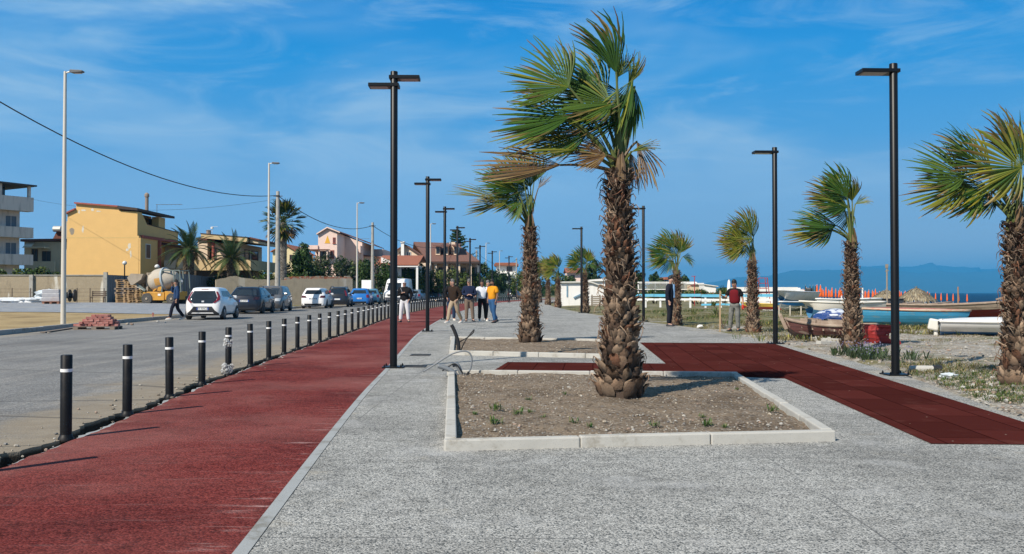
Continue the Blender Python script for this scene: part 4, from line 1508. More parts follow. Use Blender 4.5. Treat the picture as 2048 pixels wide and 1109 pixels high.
WHT = M('white wall paint', (0.76, 0.74, 0.70), 0.8, 0.05, 1.0, dirt=(0.45, 0.42, 0.36), dscale=1.0, damount=0.3, streak=True)
TRIM = M('dull red trim', (0.30, 0.075, 0.05), 0.8, 0.15, 2)
DBRN = M('dark brown eaves', (0.045, 0.028, 0.022), 0.8, 0.2, 2)
SHUT = M('brown shutter', (0.13, 0.065, 0.04), 0.7, 0.2, 6)
def mat_tiles(name, a, b_, sc=1.0):
 m, t = new_mat(name)
 o = t.n('TexCoord').outputs['Object']
 wv = t.n('TexWave', {'Vector': o, 'Scale': 1.6 * sc, 'Distortion': 0.3, 'Detail': 2.0}, wave_type='BANDS', bands_direction='X')
 wy = t.n('TexWave', {'Vector': o, 'Scale': 1.0 * sc, 'Distortion': 0.5, 'Detail': 2.0}, wave_type='BANDS', bands_direction='Y')
 c = t.mix(a, b_, t.noise(o, 2.0, 5, 0.7))
 c = t.mix(c, t.mix(c, (0.55, 0.5, 0.5), 1.0, 'MULTIPLY'), t.math('MULTIPLY', wv.outputs['Fac'], 0.6))
 c = t.mix(c, t.mix(c, (0.7, 0.66, 0.66), 1.0, 'MULTIPLY'), t.math('MULTIPLY', wy.outputs['Fac'], 0.4))
 b = t.n('BsdfPrincipled', {'Base Color': c, 'Roughness': 0.9})
 t.n('OutputMaterial', {'Surface': b.outputs[0]})
 return m
TILER = mat_tiles('orange roof tiles', (0.30, 0.095, 0.05), (0.42, 0.16, 0.085))
TILEB = mat_tiles('red brown roof tiles', (0.12, 0.042, 0.030), (0.20, 0.082, 0.055))
TILEM = mat_tiles('brown roof tiles', (0.15, 0.072, 0.052), (0.25, 0.13, 0.095))
class House:
 def __init__(s, name, label, px0, Y, rz=0.0, cat='house'):
  s.Y = Y
  x = (px0 - 1024) / F * Y
  s.o = Vector((x, Y, gz(x, Y)))
  s.t = thing(name, label, cat, s.o, rz)
  s.rz = rz
 def X(s, px, dy=0.0):
  return (px - 1024) / F * (s.Y + dy) - s.o.x
 def Z(s, py, dy=0.0):
  return D(1024, py, s.Y + dy).z - s.o.z
 def part(s, name, mb, mat, parent=None, bevel=0.0):
  return mb.build(name, mat, parent or s.t, bevel=bevel)
 def box(s, name, mat, x0, x1, y0, y1, z0, z1, parent=None):
  mb = MB()
  mb.box(x0, x1, y0, y1, z0, z1)
  return s.part(name, mb, mat, parent)
 def win(s, x0, x1, z0, z1, y=0.0, frame=None, pane=None, shutters=False, sill=True, name='window'):
  """a window in a wall that faces -y"""
  w_ = 0.07
  mb = MB()
  mb.box(x0 - w_, x0, y - .05, y + .12, z0 - w_, z1 + w_); mb.box(x1, x1 + w_, y - .05, y + .12, z0 - w_, z1 + w_)
  mb.box(x0, x1, y - .05, y + .12, z1, z1 + w_); mb.box(x0, x1, y - .05, y + .12, z0 - w_, z0)
  mb.box((x0 + x1) / 2 - .025, (x0 + x1) / 2 + .025, y - .03, y + .1, z0, z1)
  f = s.part(name, mb, frame or WFR)
  p = MB()
  p.box(x0, (x0 + x1) / 2 - .025, y - .012, y + .05, z0, z1)
  p.box((x0 + x1) / 2 + .025, x1, y - .012, y + .05, z0, z1)
  s.part('pane', p, pane or GLASS, f)
  if sill:
   q = MB()
   q.box(x0 - .12, x1 + .12, y - .14, y - .05, z0 - w_ - .05, z0 - w_)
   s.part('sill', q, frame or WFR, f)
  return f
 def winside(s, y0, y1, z0, z1, x, frame=None, pane=None):
  """a window in a wall that faces +x"""
  w_ = 0.07
  mb = MB()
  mb.box(x - .12, x + .05, y0 - w_, y0, z0 - w_, z1 + w_); mb.box(x - .12, x + .05, y1, y1 + w_, z0 - w_, z1 + w_)
  mb.box(x - .12, x + .05, y0, y1, z1, z1 + w_); mb.box(x - .12, x + .05, y0, y1, z0 - w_, z0)
  f = s.part('window', mb, frame or WFR)
  p = MB()
  p.box(x - .05, x + .012, y0, y1, z0, z1)
  s.part('pane', p, pane or GLASS, f)
  return f
# --- grey white balcony block at the left edge: its shaded long side, running away from us
h = House('apartment_block', 'grey white three storey block with long balconies at the left edge', 66, 104, R(58))
L_ = 26.0
Z = lambda py: h.Z(py)
h.box('wall', GREYW, -L_, -.9, 1.2, 9.5, -.5, Z(396))
for a, b in ((396, 424), (456, 477), (510, 531)):
 mb = MB()
 mb.box(-L_, 0, 0, .16, Z(b), Z(a)); mb.box(-.16, 0, .16, 1.2, Z(b), Z(a)); mb.box(-L_, -.162, .162, 1.199, Z(b), Z(b) + .2)
 h.part('balcony', mb, GREYW)
mb = MB()
mb.prism([(-L_, Z(366)), (.2, Z(371)), (.2, Z(374)), (-L_, Z(370))], -.3, 9.0)
h.part('roof', mb, M('dark flat roof', (0.06, 0.055, 0.055), 0.8))
for x in (-L_ + .3, -11, -7.2, -3.6, -.35):
 h.box('column', GREYW, x - .14, x + .14, .2, .5, Z(397), Z(372))
h.box('glazing', GLASS, -L_, -1.8, 2.6, 8.5, Z(396) + .02, Z(374))
for (a, b) in ((434, 455), (487, 509)):
 for x in (-2.5, -6.2, -11):
  h.win(x, x + 1.2, Z(b), Z(a), 1.2, GREYW, M('grey blue shutter', (0.11, 0.14, 0.17), 0.6))
# --- low house between the block and the yellow house
h = House('house', 'low beige house with a brown roof and water tank left of the yellow house', 90, 112)
X, Z = h.X, h.Z
h.box('wall', CREAM, X(48), X(128), 0, 8, -.5, Z(484))
mb = MB()
mb.prism([(X(44), Z(484)), (X(130), Z(482)), (X(130), Z(478)), (X(44), Z(479))], -.5, 8.5)
h.part('roof', mb, TILEB)
mb = MB()
mb.prism([(X(92), Z(478)), (X(112), Z(478)), (X(110), Z(458)), (X(100), Z(462))], 1.5, 5)
h.part('dormer', mb, TILEB)
mb = MB()
mb.lathe([(.28, X(96)), (.36, X(97)), (.36, X(112)), (.28, X(113))], 12, (0, 1.2, Z(457)), axis='x')
h.part('water_tank', mb, GALV)
h.win(X(85), X(100), Z(523), Z(504), 0, BFR)
h.win(X(64), X(74), Z(525), Z(500), 0, BFR)
mb = MB()
mb.prism([(-1.2, Z(497)), (-1.25, Z(497)), (-.002, Z(485)), (-.002, Z(486))], X(54), X(70), 'yz')
h.part('awning', mb, M('pale canvas', (.6, .52, .4), .9))
h.box('porch_roof', CREAM, X(62), X(101), -1.6, -.003, Z(498), Z(495))
h.box('porch_wall', CREAM, X(66), X(122), -1.6, -1.45, -.5, Z(524))
# --- yellow house
h = House('house', 'yellow three storey house with a bare sunlit end wall, patched plaster and red trim', 275, 82)
X, Z = h.X, h.Z
mb = MB()
poly = [(X(131), -.6), (X(277), -.6), (X(277), Z(472)), (X(274), Z(472)), (X(274), Z(424)), (X(237), Z(422)), (X(237), Z(414)), (X(151), Z(407)), (X(151), Z(418)), (X(134), Z(427))]
mb.prism(poly, 0, 1.0)
h.part('gable_wall', mb, YEL)
xr = X(274)
h.box('wall', YEL, X(134), xr, 1.002, 10.0, -.6, Z(472))
mb = MB()
mb.box(X(150), X(236), 1.002, 7.5, Z(472) + .002, Z(420))
h.part('upper_wall', mb, YEL)
# parapet of the terrace on the shaded side
mb = MB()
mb.prism([(1.002, Z(472) + .002), (10.0, Z(472) + .002), (10.0, Z(446) - .25), (2.2, Z(446)), (1.5, Z(434)), (1.002, Z(426))], xr - .22, xr - .001, 'yz')
mb.box(X(236), xr - .23, 9.8, 10.0, Z(472) + .002, Z(448))
h.part('terrace_parapet', mb, YEL)
mb = MB()
mb.box(xr - .45, xr + .02, 1.5, 9.9, Z(446) - .02, Z(446) + .05) if False else mb.beam((xr - .11, 2.2, Z(446) + .03), (xr - .11, 10.0, Z(446) - .22), .28, .06)
h.part('parapet_cap', mb, DBRN)
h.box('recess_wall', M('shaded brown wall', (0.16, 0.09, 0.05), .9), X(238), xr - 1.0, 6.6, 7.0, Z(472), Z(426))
h.box('pier', YEL, xr - .9, xr - .25, 5.6, 7.2, Z(452), Z(424))
mb = MB()
mb.prism([(X(236), Z(412)), (X(276), Z(417)), (X(276), Z(422)), (X(236), Z(418))], -.25, 8.8)
r_ = h.part('roof', mb, DBRN)
mb = MB()
mb.prism([(X(149), Z(405)), (X(238), Z(412)), (X(238), Z(415)), (X(149), Z(408))], -.22, 7.8)
mb.prism([(X(131), Z(426)), (X(150), Z(417)), (X(150), Z(420)), (X(131), Z(429))], -.22, 7.8)
h.part('roof_trim', mb, TRIM)
mb = MB()
mb.lathe([(.16, 0), (.16, 1.5), (.22, 1.52), (.22, 1.75), (.1, 1.9)], 10, (xr - .6, 3.6, Z(420)))
h.part('chimney', mb, M('chimney flue', (.25, .2, .16), .8), r_)
mb = MB()
mb.tube([(xr - .2, 5, Z(420)), (xr - .2, 5, Z(398))], .025, 5)
mb.tube([(xr - .3, 5, Z(399)), (xr + 2.2, 5, Z(398.5))], .02, 5)
for k in range(5):
 mb.tube([(xr + .3 + k * .4, 4.7, Z(399)), (xr + .3 + k * .4, 5.3, Z(399))], .012, 4)
h.part('aerial', mb, M('thin metal', (.12, .12, .12), .5), r_)
mb = MB()
mb.box(xr + .001, xr + .35, .4, 10, Z(476), Z(470))
h.part('string_course', mb, TRIM)
h.box('side_wall', YEL, xr + .001, xr + .28, .02, 4.2, -.6, Z(476) - .001)
h.winside(1.2, 2.2, Z(515), Z(488), xr + .28, WFR, SHUT)
h.box('drainpipe', TRIM, xr + .281, xr + .5, 4.0, 4.35, -.6, Z(477))
h.box('rear_wing', CREAM, xr + .001, xr + 1.5, 6.5, 11.5, -.6, Z(484))
mb = MB()
mb.prism([(xr + .001, Z(478)), (xr + 2.4, Z(490)), (xr + 2.4, Z(493)), (xr + .001, Z(483))], 5.5, 12)
h.part('rear_roof', mb, TILEB)
h.box('balcony', PALE, xr + .5, xr + 3.2, 5.0, 6.3, Z(535), Z(517))
mb = MB()
mb.box(X(113), X(131) - .003, 1.2, 5, Z(476), Z(441)); mb.box(X(115), X(131) - .003, 1.2, 5, Z(534), Z(498))
h.part('balcony', mb, CREAM)
h.box('left_wall', CREAM, X(118), X(131) - .003, 2.2, 8, -.6, Z(442))
# patches where the render has come off
pr = random.Random(3)
for (px, py, rx, rz_) in ((157, 424, 2, 4), (166, 421, 5, 2), (184, 420, 3, 3), (196, 423, 5, 1.5), (143, 463, 5, 6.5), (165, 459, 2.2, 8), (258, 492, 3.4, 6), (261, 508, 2.0, 9), (254, 500, 3, 3), (186, 552, 16, 2)):
 mb = MB()
 n = 12
 pts = []
 for k in range(n):
  a = 2 * PI * k / n
  q = pr.uniform(.65, 1.15)
  pts.append((X(px + rx * q * math.cos(a)), Z(py - rz_ * q * math.sin(a))))
 mb.prism(pts, -.006, .01)
 h.part('plaster_patch', mb, YELP if px != 143 else M('grey mortar', (.26, .22, .17), .9))
mb = MB()
mb.box(X(131), X(273), -.008, .01, Z(476.5), Z(475.2))
h.part('render_joint', mb, M('pale yellow line', (.56, .40, .16), .9))
# --- beige house with a slanting yellow fascia
h = House('house', 'beige house with slanting yellow roof fascia and long balcony, behind the date palms', 500, 86)
X, Z = h.X, h.Z
xr = X(501)
h.box('wall', PALE, X(395), xr - 1.6, 2.2, 9.8, -.6, Z(485))
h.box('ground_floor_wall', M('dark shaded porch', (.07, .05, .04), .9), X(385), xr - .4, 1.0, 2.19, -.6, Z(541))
mb = MB()
mb.box(X(424), xr, 0, .15, Z(541), Z(520)); mb.box(xr - .15, xr, .15, 9.8, Z(541), Z(520)); mb.box(X(370), X(424) - .002, .5, .65, Z(541), Z(520)); mb.box(X(370), xr - .152, .66, 2.19, Z(541) + .003, Z(541) + .22)
mb.box(xr - 1.6, xr - .152, 2.2, 9.8, Z(541) + .003, Z(541) + .22)
h.part('balcony', mb, M('ochre render', (.52, .38, .20), .9, .12, 1.0, dirt=(.2, .15, .08), damount=.3, streak=True))
mb = MB()
mb.prism([(X(404), Z(468)), (X(496), Z(476)), (X(496), Z(485)), (X(404), Z(477))], -.4, 0.0)
h.part('fascia', mb, M('ochre render', (.5, .35, .13)))
mb = MB()
mb.prism([(X(403), Z(467)), (X(497), Z(475)), (X(497), Z(476.5)), (X(403), Z(468.5))], -.45, 10.5)
mb.prism([(X(404), Z(472)), (X(496), Z(480)), (X(496), Z(484)), (X(404), Z(476))], .002, 10.2)
h.part('roof', mb, DBRN)
mb = MB()
mb.prism([(X(497) + .002, Z(474)), (xr + .75, Z(479)), (xr + .75, Z(481.5)), (X(497) + .002, Z(477))], 0.2, 10.5)
h.part('side_roof', mb, TILEB)
mb = MB()
mb.prism([(X(497) + .002, Z(477.5)), (xr + .6, Z(482)), (xr + .6, Z(487)), (X(497) + .002, Z(485))], .4, 10.2)
h.part('side_fascia', mb, CREAM)
h.winside(3.4, 5.2, Z(540), Z(497), xr - 1.6, BFR)
h.winside(6.0, 8.2, Z(540), Z(497), xr - 1.6, BFR)
h.win(X(440), X(456), Z(519), Z(490), 2.2, BFR)
h.win(X(405), X(416), Z(519), Z(495), 2.2, BFR)
for px in (424, 470):
 mb = MB()
 mb.lathe([(.14, Z(520)), (.14, Z(478))], 10, (X(px), .3, 0))
 h.part('column', mb, TRIM)
mb = MB()
mb.lathe([(.22, Z(468)), (.22, Z(461)), (.28, Z(460.5)), (.1, Z(459))], 8, (X(411), .8, 0))
h.part('chimney', mb, M('chimney flue', (.25, .2, .16), .8))
mb = MB()
mb.lathe([(.13, Z(457)), (.13, Z(453))], 8, (X(418), .8, 0))
mb.tube([(X(418), .8, Z(469)), (X(418), .8, Z(452))], .02, 5)
mb.tube([(X(418), .8, Z(453)), (X(429), .8, Z(452.5))], .015, 5)
h.part('aerial', mb, WHT)
h.box('rear_wing', PALE, X(384), X(404) - .01, 1.5, 9, -.6, Z(478))
mb = MB()
mb.prism([(X(382), Z(474)), (X(405), Z(476)), (X(405), Z(479)), (X(382), Z(478))], 1.2, 9.5)
h.part('rear_roof', mb, TILEB)
# --- small cream house with an orange roof
h = House('house', 'small cream gabled house with an orange tiled roof right of the round fan palm', 596, 116)
X, Z = h.X, h.Z
mb = MB()
mb.prism([(X(545), -.5), (X(596), -.5), (X(596), Z(506)), (X(571), Z(491)), (X(545), Z(504))], 0, 9)
h.part('wall', mb, M('lemon render', (.66, .56, .33), .9, .08))
mb = MB()
mb.prism([(X(571), Z(490)), (X(599), Z(507)), (X(599), Z(505.5)), (X(571), Z(488))], -.4, 9.4)
mb.prism([(X(571) - .002, Z(490)), (X(571) - .002, Z(488)), (X(542), Z(503)), (X(542), Z(505))], -.4, 9.4)
h.part('roof', mb, TILER)
h.win(X(580), X(586), Z(519), Z(511), 0, BFR)
# --- pink house
h = House('house', 'pale pink house with a red brown roof and an orange triangle on its gable', 674, 118)
X, Z = h.X, h.Z
xr = X(674)
mb = MB()
mb.prism([(X(636), -.6), (xr, -.6), (xr, Z(466)), (X(655), Z(457)), (X(636), Z(469))], 0, 5.5)
h.part('gable_wall', mb, PINK)
x2 = X(723, 5.5)
mb = MB()
mb.prism([(X(640), -.6), (x2, -.6), (x2, Z(489)), (xr + 2.3, Z(489)), (xr + 2.3, Z(480)), (xr + .1, Z(467)), (X(655), Z(457.5)), (X(640), Z(468))], 5.502, 15)
h.part('wall', mb, PINK)
h.box('balcony', PINK, xr + 2.0, x2 + .02, 4.4, 5.498, Z(503), Z(488))
h.box('balcony_wall', PINK, x2 - .18, x2 + .02, 5.51, 12.5, Z(503), Z(488))
h.box('rear_block', PINK, xr + 2.3 + .002, X(722, 9), 9.0, 15, Z(489), Z(486.8))
h.winside(9.6, 11.0, Z(489), Z(476.5), X(722, 9), BFR)
h.box('terrace_block', PINK, X(722, 9) + .01, X(766, 12), 12, 20, Z(506), Z(490))
mb = MB()
rp = xr + 2.6
mb.prism([(X(655), Z(456.6)), (rp, Z(479)), (rp, Z(477)), (X(655), Z(454.5))], 5.2, 15.4)
mb.prism([(rp + .002, Z(479)), (x2 + 1.6, Z(487)), (x2 + 1.6, Z(485.5)), (rp + .002, Z(477.3))], 7.0, 15.4)
mb.prism([(X(655), Z(456.6)), (xr + .35, Z(466.5)), (xr + .35, Z(464.5)), (X(655), Z(454.5))], -.3, 5.19)
mb.prism([(X(655) - .002, Z(456.6)), (X(655) - .002, Z(454.5)), (X(634), Z(467.5)), (X(634), Z(470))], -.3, 15.4)
r_ = h.part('roof', mb, TILEB)
mb = MB()
mb.prism([(X(655), Z(454.3)), (xr + .4, Z(464.3)), (xr + .4, Z(466.5)), (X(655), Z(456.8)), (X(633.5), Z(470)), (X(633.5), Z(467.5))], -.36, -.302)
h.part('barge_board', mb, PINK, r_)
mb = MB()
mb.prism([(X(654.7), Z(471.5)), (X(649), Z(487.2)), (X(660.3), Z(487.2))], -.03, .02)
h.part('painted_triangle', mb, M('orange yellow paint', (.70, .37, .03), .7, .1))
h.win(X(666.5), X(669.8), Z(486), Z(476.5), 0, TRIM)
h.win(X(661.5), X(667), Z(516), Z(502), 0, TRIM)
h.box('terrace', PINK, X(617), X(636) - .003, -.2, 7, Z(501.5), Z(491))
h.box('porch', PINK, X(617), X(636) - .004, 4, 7, -.6, Z(502))
for px in (619, 641, 657):
 h.box('column', PINK, X(px), X(px + 2.6), -1.4, -1.1, -.6, Z(501.6))
h.box('porch_roof', TILEB, X(618), X(661), -1.6, -.21, Z(501.5), Z(500))
h.win(X(641), X(656), Z(518), Z(503), 0.0, BFR, sill=False)
h.win(X(622), X(634), Z(518), Z(504), 4.0, BFR)
mb = MB()
mb.prism([(x2 - 1.5, Z(502.5)), (x2 + 3.4, Z(512)), (x2 + 3.4, Z(514)), (x2 - 1.5, Z(505))], 7.0, 16)
h.part('lower_roof', mb, TILEB)
h.box('lower_wall', PINK, x2 + .03, x2 + 2.4, 7.5, 15.5, -.6, Z(509))
mb = MB()
mb.tube([(x2 - 1, 9, Z(489)), (x2 - 1, 9, Z(468))], .03, 5)
mb.tube([(x2 - 1.4, 9, Z(470)), (x2 + .5, 9, Z(469.5))], .02, 5)
h.part('aerial', mb, M('thin metal', (.12, .12, .12)))
# --- orange roofed white bungalow
h = House('house', 'white bungalow with an orange tiled roof, between the pink and the brown roofed house', 800, 106)
X, Z = h.X, h.Z
mb = MB()
mb.prism([(X(762), -.6), (X(800), -.6), (X(800), Z(532)), (X(783), Z(524)), (X(762), Z(515))], 0, 1.5)
mb.box(X(783), X(834), 3.0, 9, -.6, Z(531))
h.part('wall', mb, WHT)
mb = MB()
mb.prism([(-1.2, Z(532)), (-1.2, Z(530)), (5.5, Z(511, 5)), (9.8, Z(524, 9)), (9.8, Z(526, 9)), (5.5, Z(513, 5))], X(752), X(838), 'yz')
h.part('roof', mb, TILER)
h.box('fascia', WHT, X(783), X(838), -1.15, -1.0, Z(535), Z(532))
for px in (786, 836):
 h.box('column', WHT, X(px) - .12, X(px) + .12, -1.1, -.85, -.6, Z(535.2))
h.win(X(789), X(800), Z(555), Z(538), 3.0, BFR)
h.win(X(812), X(822), Z(555), Z(538), 3.0, BFR)
# --- brown roofed house
h = House('house', 'large peach house with a broad brown roof, roof windows and a white chimney', 860, 120)
X, Z = h.X, h.Z
mb = MB()
mb.prism([(X(792), -.6), (X(860), -.6), (X(860), Z(524)), (X(810), Z(491.5)), (X(792), Z(503))], 0, 2.5)
h.part('gable_wall', mb, M('pale peach gable', (.72, .55, .40), .9, .06))
h.box('wall', PALE, X(806), X(952), 3.4, 14, -.6, Z(527))
mb = MB()
mb.prism([(X(810), Z(491)), (X(862), Z(525)), (X(862), Z(523)), (X(810), Z(489))], -.4, 4.0)
mb.prism([(X(810) - .002, Z(491)), (X(810) - .002, Z(489)), (X(790), Z(502)), (X(790), Z(504))], -.4, 6.0)
h.part('gable_roof', mb, TILEM)
# main roof plane facing us, eave low, ridge far and high, hipped at the right
zE, zR = Z(523, 1), Z(487, 10)
eL, eR = (X(857, .5), .4, zE), (X(960, .5), .4, zE)
rL, rR = (X(827, 10), 10, Z(484, 10)), (X(912, 10), 10, zR)
bR, bL = (X(960, 18), 19, zE), (X(820, 18), 19, zE)
mb = MB()
th = .22
vs = [eL, eR, rR, rL, bR, bL]
vs2 = [(p[0], p[1], p[2] - th) for p in vs]
mb.add(vs + vs2, [(0, 1, 2, 3), (1, 4, 2), (2, 4, 5, 3), (9, 8, 7, 6), (8, 10, 7), (9, 11, 10, 8), (0, 6, 7, 1), (1, 7, 10, 4), (4, 10, 11, 5), (3, 9, 6, 0), (5, 11, 9, 3)])
r_ = h.part('roof', mb, TILEM)
def onroof(px, k):
 """a point of the roof slope, k up from the eave"""
 y = .4 + 9.6 * k
 return Vector((X(px, y), y, zE + (zR - zE) * k))
for px, w_ in ((872, 9), (889, 8), (908, 9)):
 a = onroof(px, .36)
 ww = w_ / F * 120
 mb = MB()
 mb.box(a.x, a.x + ww, a.y - .6, a.y + 2.6, a.z - .1, a.z + 1.05)
 dm = h.part('dormer', mb, M('pale peach gable', (.7, .55, .4)), r_)
 mb = MB()
 mb.prism([(a.y - 1.3, a.z + 1.06), (a.y + 2.9, a.z + 1.45), (a.y + 2.9, a.z + 1.6), (a.y - 1.3, a.z + 1.2)], a.x - .25, a.x + ww + .25, 'yz')
 h.part('dormer_roof', mb, TILEM, r_)
 mb = MB()
 mb.box(a.x + .06, a.x + ww - .06, a.y - .64, a.y - .59, a.z + .08, a.z + .95)
 h.part('dormer_window', mb, GLASS, r_)
h.box('eave_board', DBRN, X(858), X(959), .3, .39, Z(527.5), Z(523.5))
mb = MB()
mb.box(X(803), X(809), -.7, -.002, -.6, Z(487)); mb.box(X(802), X(810), -.8, .2, Z(486.8), Z(484))
h.part('chimney', mb, WHT)
mb = MB()
a = onroof(903, .42)
mb.box(a.x, a.x + .5, a.y - .3, a.y + .3, a.z - .3, a.z + 1.5)
h.part('chimney', mb, PALE)
h.win(X(800), X(803) - .1, Z(513), Z(505), 0, BFR, sill=False)
h.win(X(814), X(821), Z(514), Z(505), 0, WFR)
for px in (868, 890, 915, 938):
 h.box('column', PALE, X(px), X(px) + .3, .6, .9, -.6, Z(527.6))
 h.win(X(px + 5), X(px + 13), Z(560), Z(535), 3.4, BFR)
# --- far white house
h = House('house', 'far white flat roofed house with a red brown eave right of the lamp row', 1010, 195)
X, Z = h.X, h.Z
h.box('wall', WHT, X(992), X(1031), 0, 9, -.6, Z(532))
mb = MB()
mb.box(X(988), X(1037), -1.0, 10, Z(531.8), Z(528.5)); mb.box(X(990), X(1035), -.9, 9.8, Z(528.3), Z(526))
h.part('roof', mb, TILER)
h.win(X(1014), X(1024), Z(542), Z(534), 0, BFR)
h.win(X(997), X(1004), Z(560), Z(551), 0, BFR)
h.win(X(1012), X(1020), Z(560), Z(551), 0, BFR)
h.box('balcony', WHT, X(990), X(1024), -1.2, -.003, Z(553), Z(547))
# --- two more roofs half hidden among the far trees
h = House('house', 'pink far house with an orange roof, showing right of the second palm among trees', 1146, 205)
X, Z = h.X, h.Z
h.box('wall', PINK, X(1134), X(1162), 0, 8, -.6, Z(546))
mb = MB()
mb.prism([(-1, Z(546)), (4, Z(537)), (9, Z(546)), (9, Z(545)), (4, Z(535.5)), (-1, Z(545))], X(1131), X(1165), 'yz')
h.part('roof', mb, TILER)
h.win(X(1142), X(1149), Z(560), Z(551), 0, BFR)
# ---------------------------------------------------------------- beach buildings
h = House('beach_hut', 'long white beach hut with a shallow roof behind the farthest single lamp', 1160, 82, cat='beach hut')
X, Z = h.X, h.Z
mb = MB()
mb.prism([(X(1121), -.3), (X(1206), -.3), (X(1206), Z(574)), (X(1180), Z(565.5)), (X(1121), Z(566))], 0, 4)
h.part('wall', mb, WHT)
mb = MB()
mb.prism([(X(1119), Z(566)), (X(1180), Z(565.4)), (X(1208), Z(574.5)), (X(1208), Z(572.5)), (X(1180), Z(563)), (X(1119), Z(563.8))], -.25, 4.3)
h.part('roof', mb, M('off white roof sheet', (.62, .60, .54), .8))
h.box('door', M('dull blue board', (.16, .27, .36), .7), X(1133), X(1135.5), -.06, .02, Z(594), Z(572))
mb = MB()
mb.beam((X(1147), -.1, Z(596)), (X(1166), -.1, Z(587)), .1, .12)
h.part('plank', mb, M('dull blue board', (.16, .27, .36)))
WOODG = M('grey weathered wood', (.26, .22, .17), .9, .3, 4)
mb = MB()
p = onground(1192, 79)
t = thing('crate', 'brown slatted wooden crate at the right end of the white beach hut', 'crate', p)
for k in range(5):
 mb.box(-.42, .42, -.4, -.36, .04 + k * .17, .16 + k * .17)
 mb.box(-.42, .42, .36, .4, .04 + k * .17, .16 + k * .17)
 mb.box(-.42, -.38, -.358, .358, .04 + k * .17, .16 + k * .17); mb.box(.38, .42, -.358, .358, .04 + k * .17, .16 + k * .17)
mb.build('slats', WOODG, t)
mb = MB()
for i in (-.34, .34):
 for j in (-.34, .34):
  mb.box(i - .03, i + .03, j - .018, j + .018, 0, .95)
mb.build('corner_post', WOODG, t)
h = House('beach_hut', 'low white hut roof showing behind the long white beach hut', 1194, 110, cat='beach hut')
X, Z = h.X, h.Z
h.box('wall', WHT, X(1181), X(1215), 0, 5, -.3, Z(563))
mb = MB()
mb.prism([(X(1179), Z(563)), (X(1217), Z(562.5)), (X(1217), Z(557)), (X(1179), Z(560))], -.3, 5.3)
h.part('roof', mb, WHT)
# slatted pergola
h = House('pergola', 'long white slatted pergola frame behind the man in a suit', 1340, 118, cat='pergola')
X, Z = h.X, h.Z
mb = MB()
for k in range(8):
 mb.box(X(1279), X(1390), -.05, .05, Z(579) + k * .135, Z(579) + k * .135 + .05)
h.part('slats', mb, M('weathered white slats', (.5, .5, .46), .8))
mb = MB()
mb.box(X(1275), X(1394), -.08, .08, Z(567), Z(565)); mb.box(X(1275), X(1394), -.08, .08, Z(580), Z(578.5))
h.part('beam', mb, WHT)
for px in (1277, 1295, 1311, 1334, 1352, 1370, 1392):
 h.box('post', WHT, X(px) - .07, X(px) + .07, .1, .24, -.3, Z(564))
h = House('pavilion', 'far pavilion with a flat orange roof beside the head of the man in a suit', 1338, 150, cat='pavilion')
X, Z = h.X, h.Z
mb = MB()
mb.prism([(X(1325), Z(560)), (X(1352), Z(560)), (X(1350), Z(555)), (X(1327), Z(555))], -2, 4)
h.part('roof', mb, TILER)
for px in (1327, 1335, 1350):
 h.box('post', DBRN, X(px) - .08, X(px) + .08, -.5, -.3, -.4, Z(560.1))
h = House('beach_hut', 'small white shed with a sloping roof, between the suited man and the worker', 1421, 112, cat='beach hut')
X, Z = h.X, h.Z
mb = MB()
mb.prism([(X(1408), -.6), (X(1432), -.6), (X(1432), Z(573)), (X(1408), Z(570))], 0, 3)
h.part('wall', mb, WHT)
mb = MB()
mb.prism([(X(1407), Z(570)), (X(1436), Z(574)), (X(1436), Z(572.5)), (X(1407), Z(568.3))], -.2, 3.2)
h.part('roof', mb, M('off white roof sheet', (.62, .60, .54)))
h = House('beach_hut', 'pale little kiosk left of the small white shed', 1388, 116, cat='beach hut')
X, Z = h.X, h.Z
h.box('wall', CREAM, X(1380), X(1398), 0, 3, -.6, Z(569))
h.box('roof', WHT, X(1379), X(1407), -.3, 3.2, Z(569) + .002, Z(566.5))
h = House('beach_hut', 'long low white building with a dark window band behind the beached boats', 1540, 92, cat='beach hut')
X, Z = h.X, h.Z
h.box('wall', WHT, X(1473), X(1598), 0, 4, -1.2, Z(586))
h.box('window_band', GLASS, X(1476), X(1585), .15, 4, Z(586) + .001, Z(583.5))
h.box('parapet', WHT, X(1473), X(1600), -.15, 4.1, Z(583.4), Z(576))
h.box('roof', M('off white roof sheet', (.62, .60, .54)), X(1476), X(1597), .2, 3.8, Z(575.9), Z(574.8))
mb = MB()
mb.prism([(X(1588), Z(591)), (X(1608), Z(591)), (X(1606), Z(580)), (X(1598), Z(579))], -.4, 2)
h.part('end_wall', mb, WHT)
# white and blue beach fence
FBL = M('sky blue fence paint', (.10, .40, .58), .6, .2, 3, dirt=(.35, .4, .4), damount=.4)
FWH = M('white fence paint', (.74, .73, .70), .6, .1, 3)
fa, fb_ = Vector((*onground(1262, 74).xy, 0)), Vector((*onground(1600, 70).xy, 0))
t = thing('beach_fence', 'long low beach fence of white and sky blue rails', 'fence', (fa.x, fa.y, 0))
dv = fb_ - fa
for z, hh, m_, nm in ((.93, .22, FBL, 'blue_rail'), (.60, .16, FWH, 'white_rail'), (.22, .14, FBL, 'low_rail')):
 mb = MB()
 n = 7
 for k in range(n):
  a, b = dv * (k / n), dv * ((k + .985) / n)
  if nm == 'low_rail' and k in (0, 1, 2):
   continue
  mb.beam(a + Vector((0, -.05, z + gz(*(fa + a).xy) + rnd.uniform(-.03, .03))), b + Vector((0, -.05, z + gz(*(fa + b).xy) + rnd.uniform(-.03, .03))), .04, hh)
 mb.build(nm, m_, t)
for k in range(12):
 a = dv * (k / 11.0)
 mb = MB()
 mb.box(a.x - .07, a.x + .07, a.y - .02, a.y + .1, -.2, .86 + rnd.uniform(-.05, .1))
 mb.build('post', FWH, t)
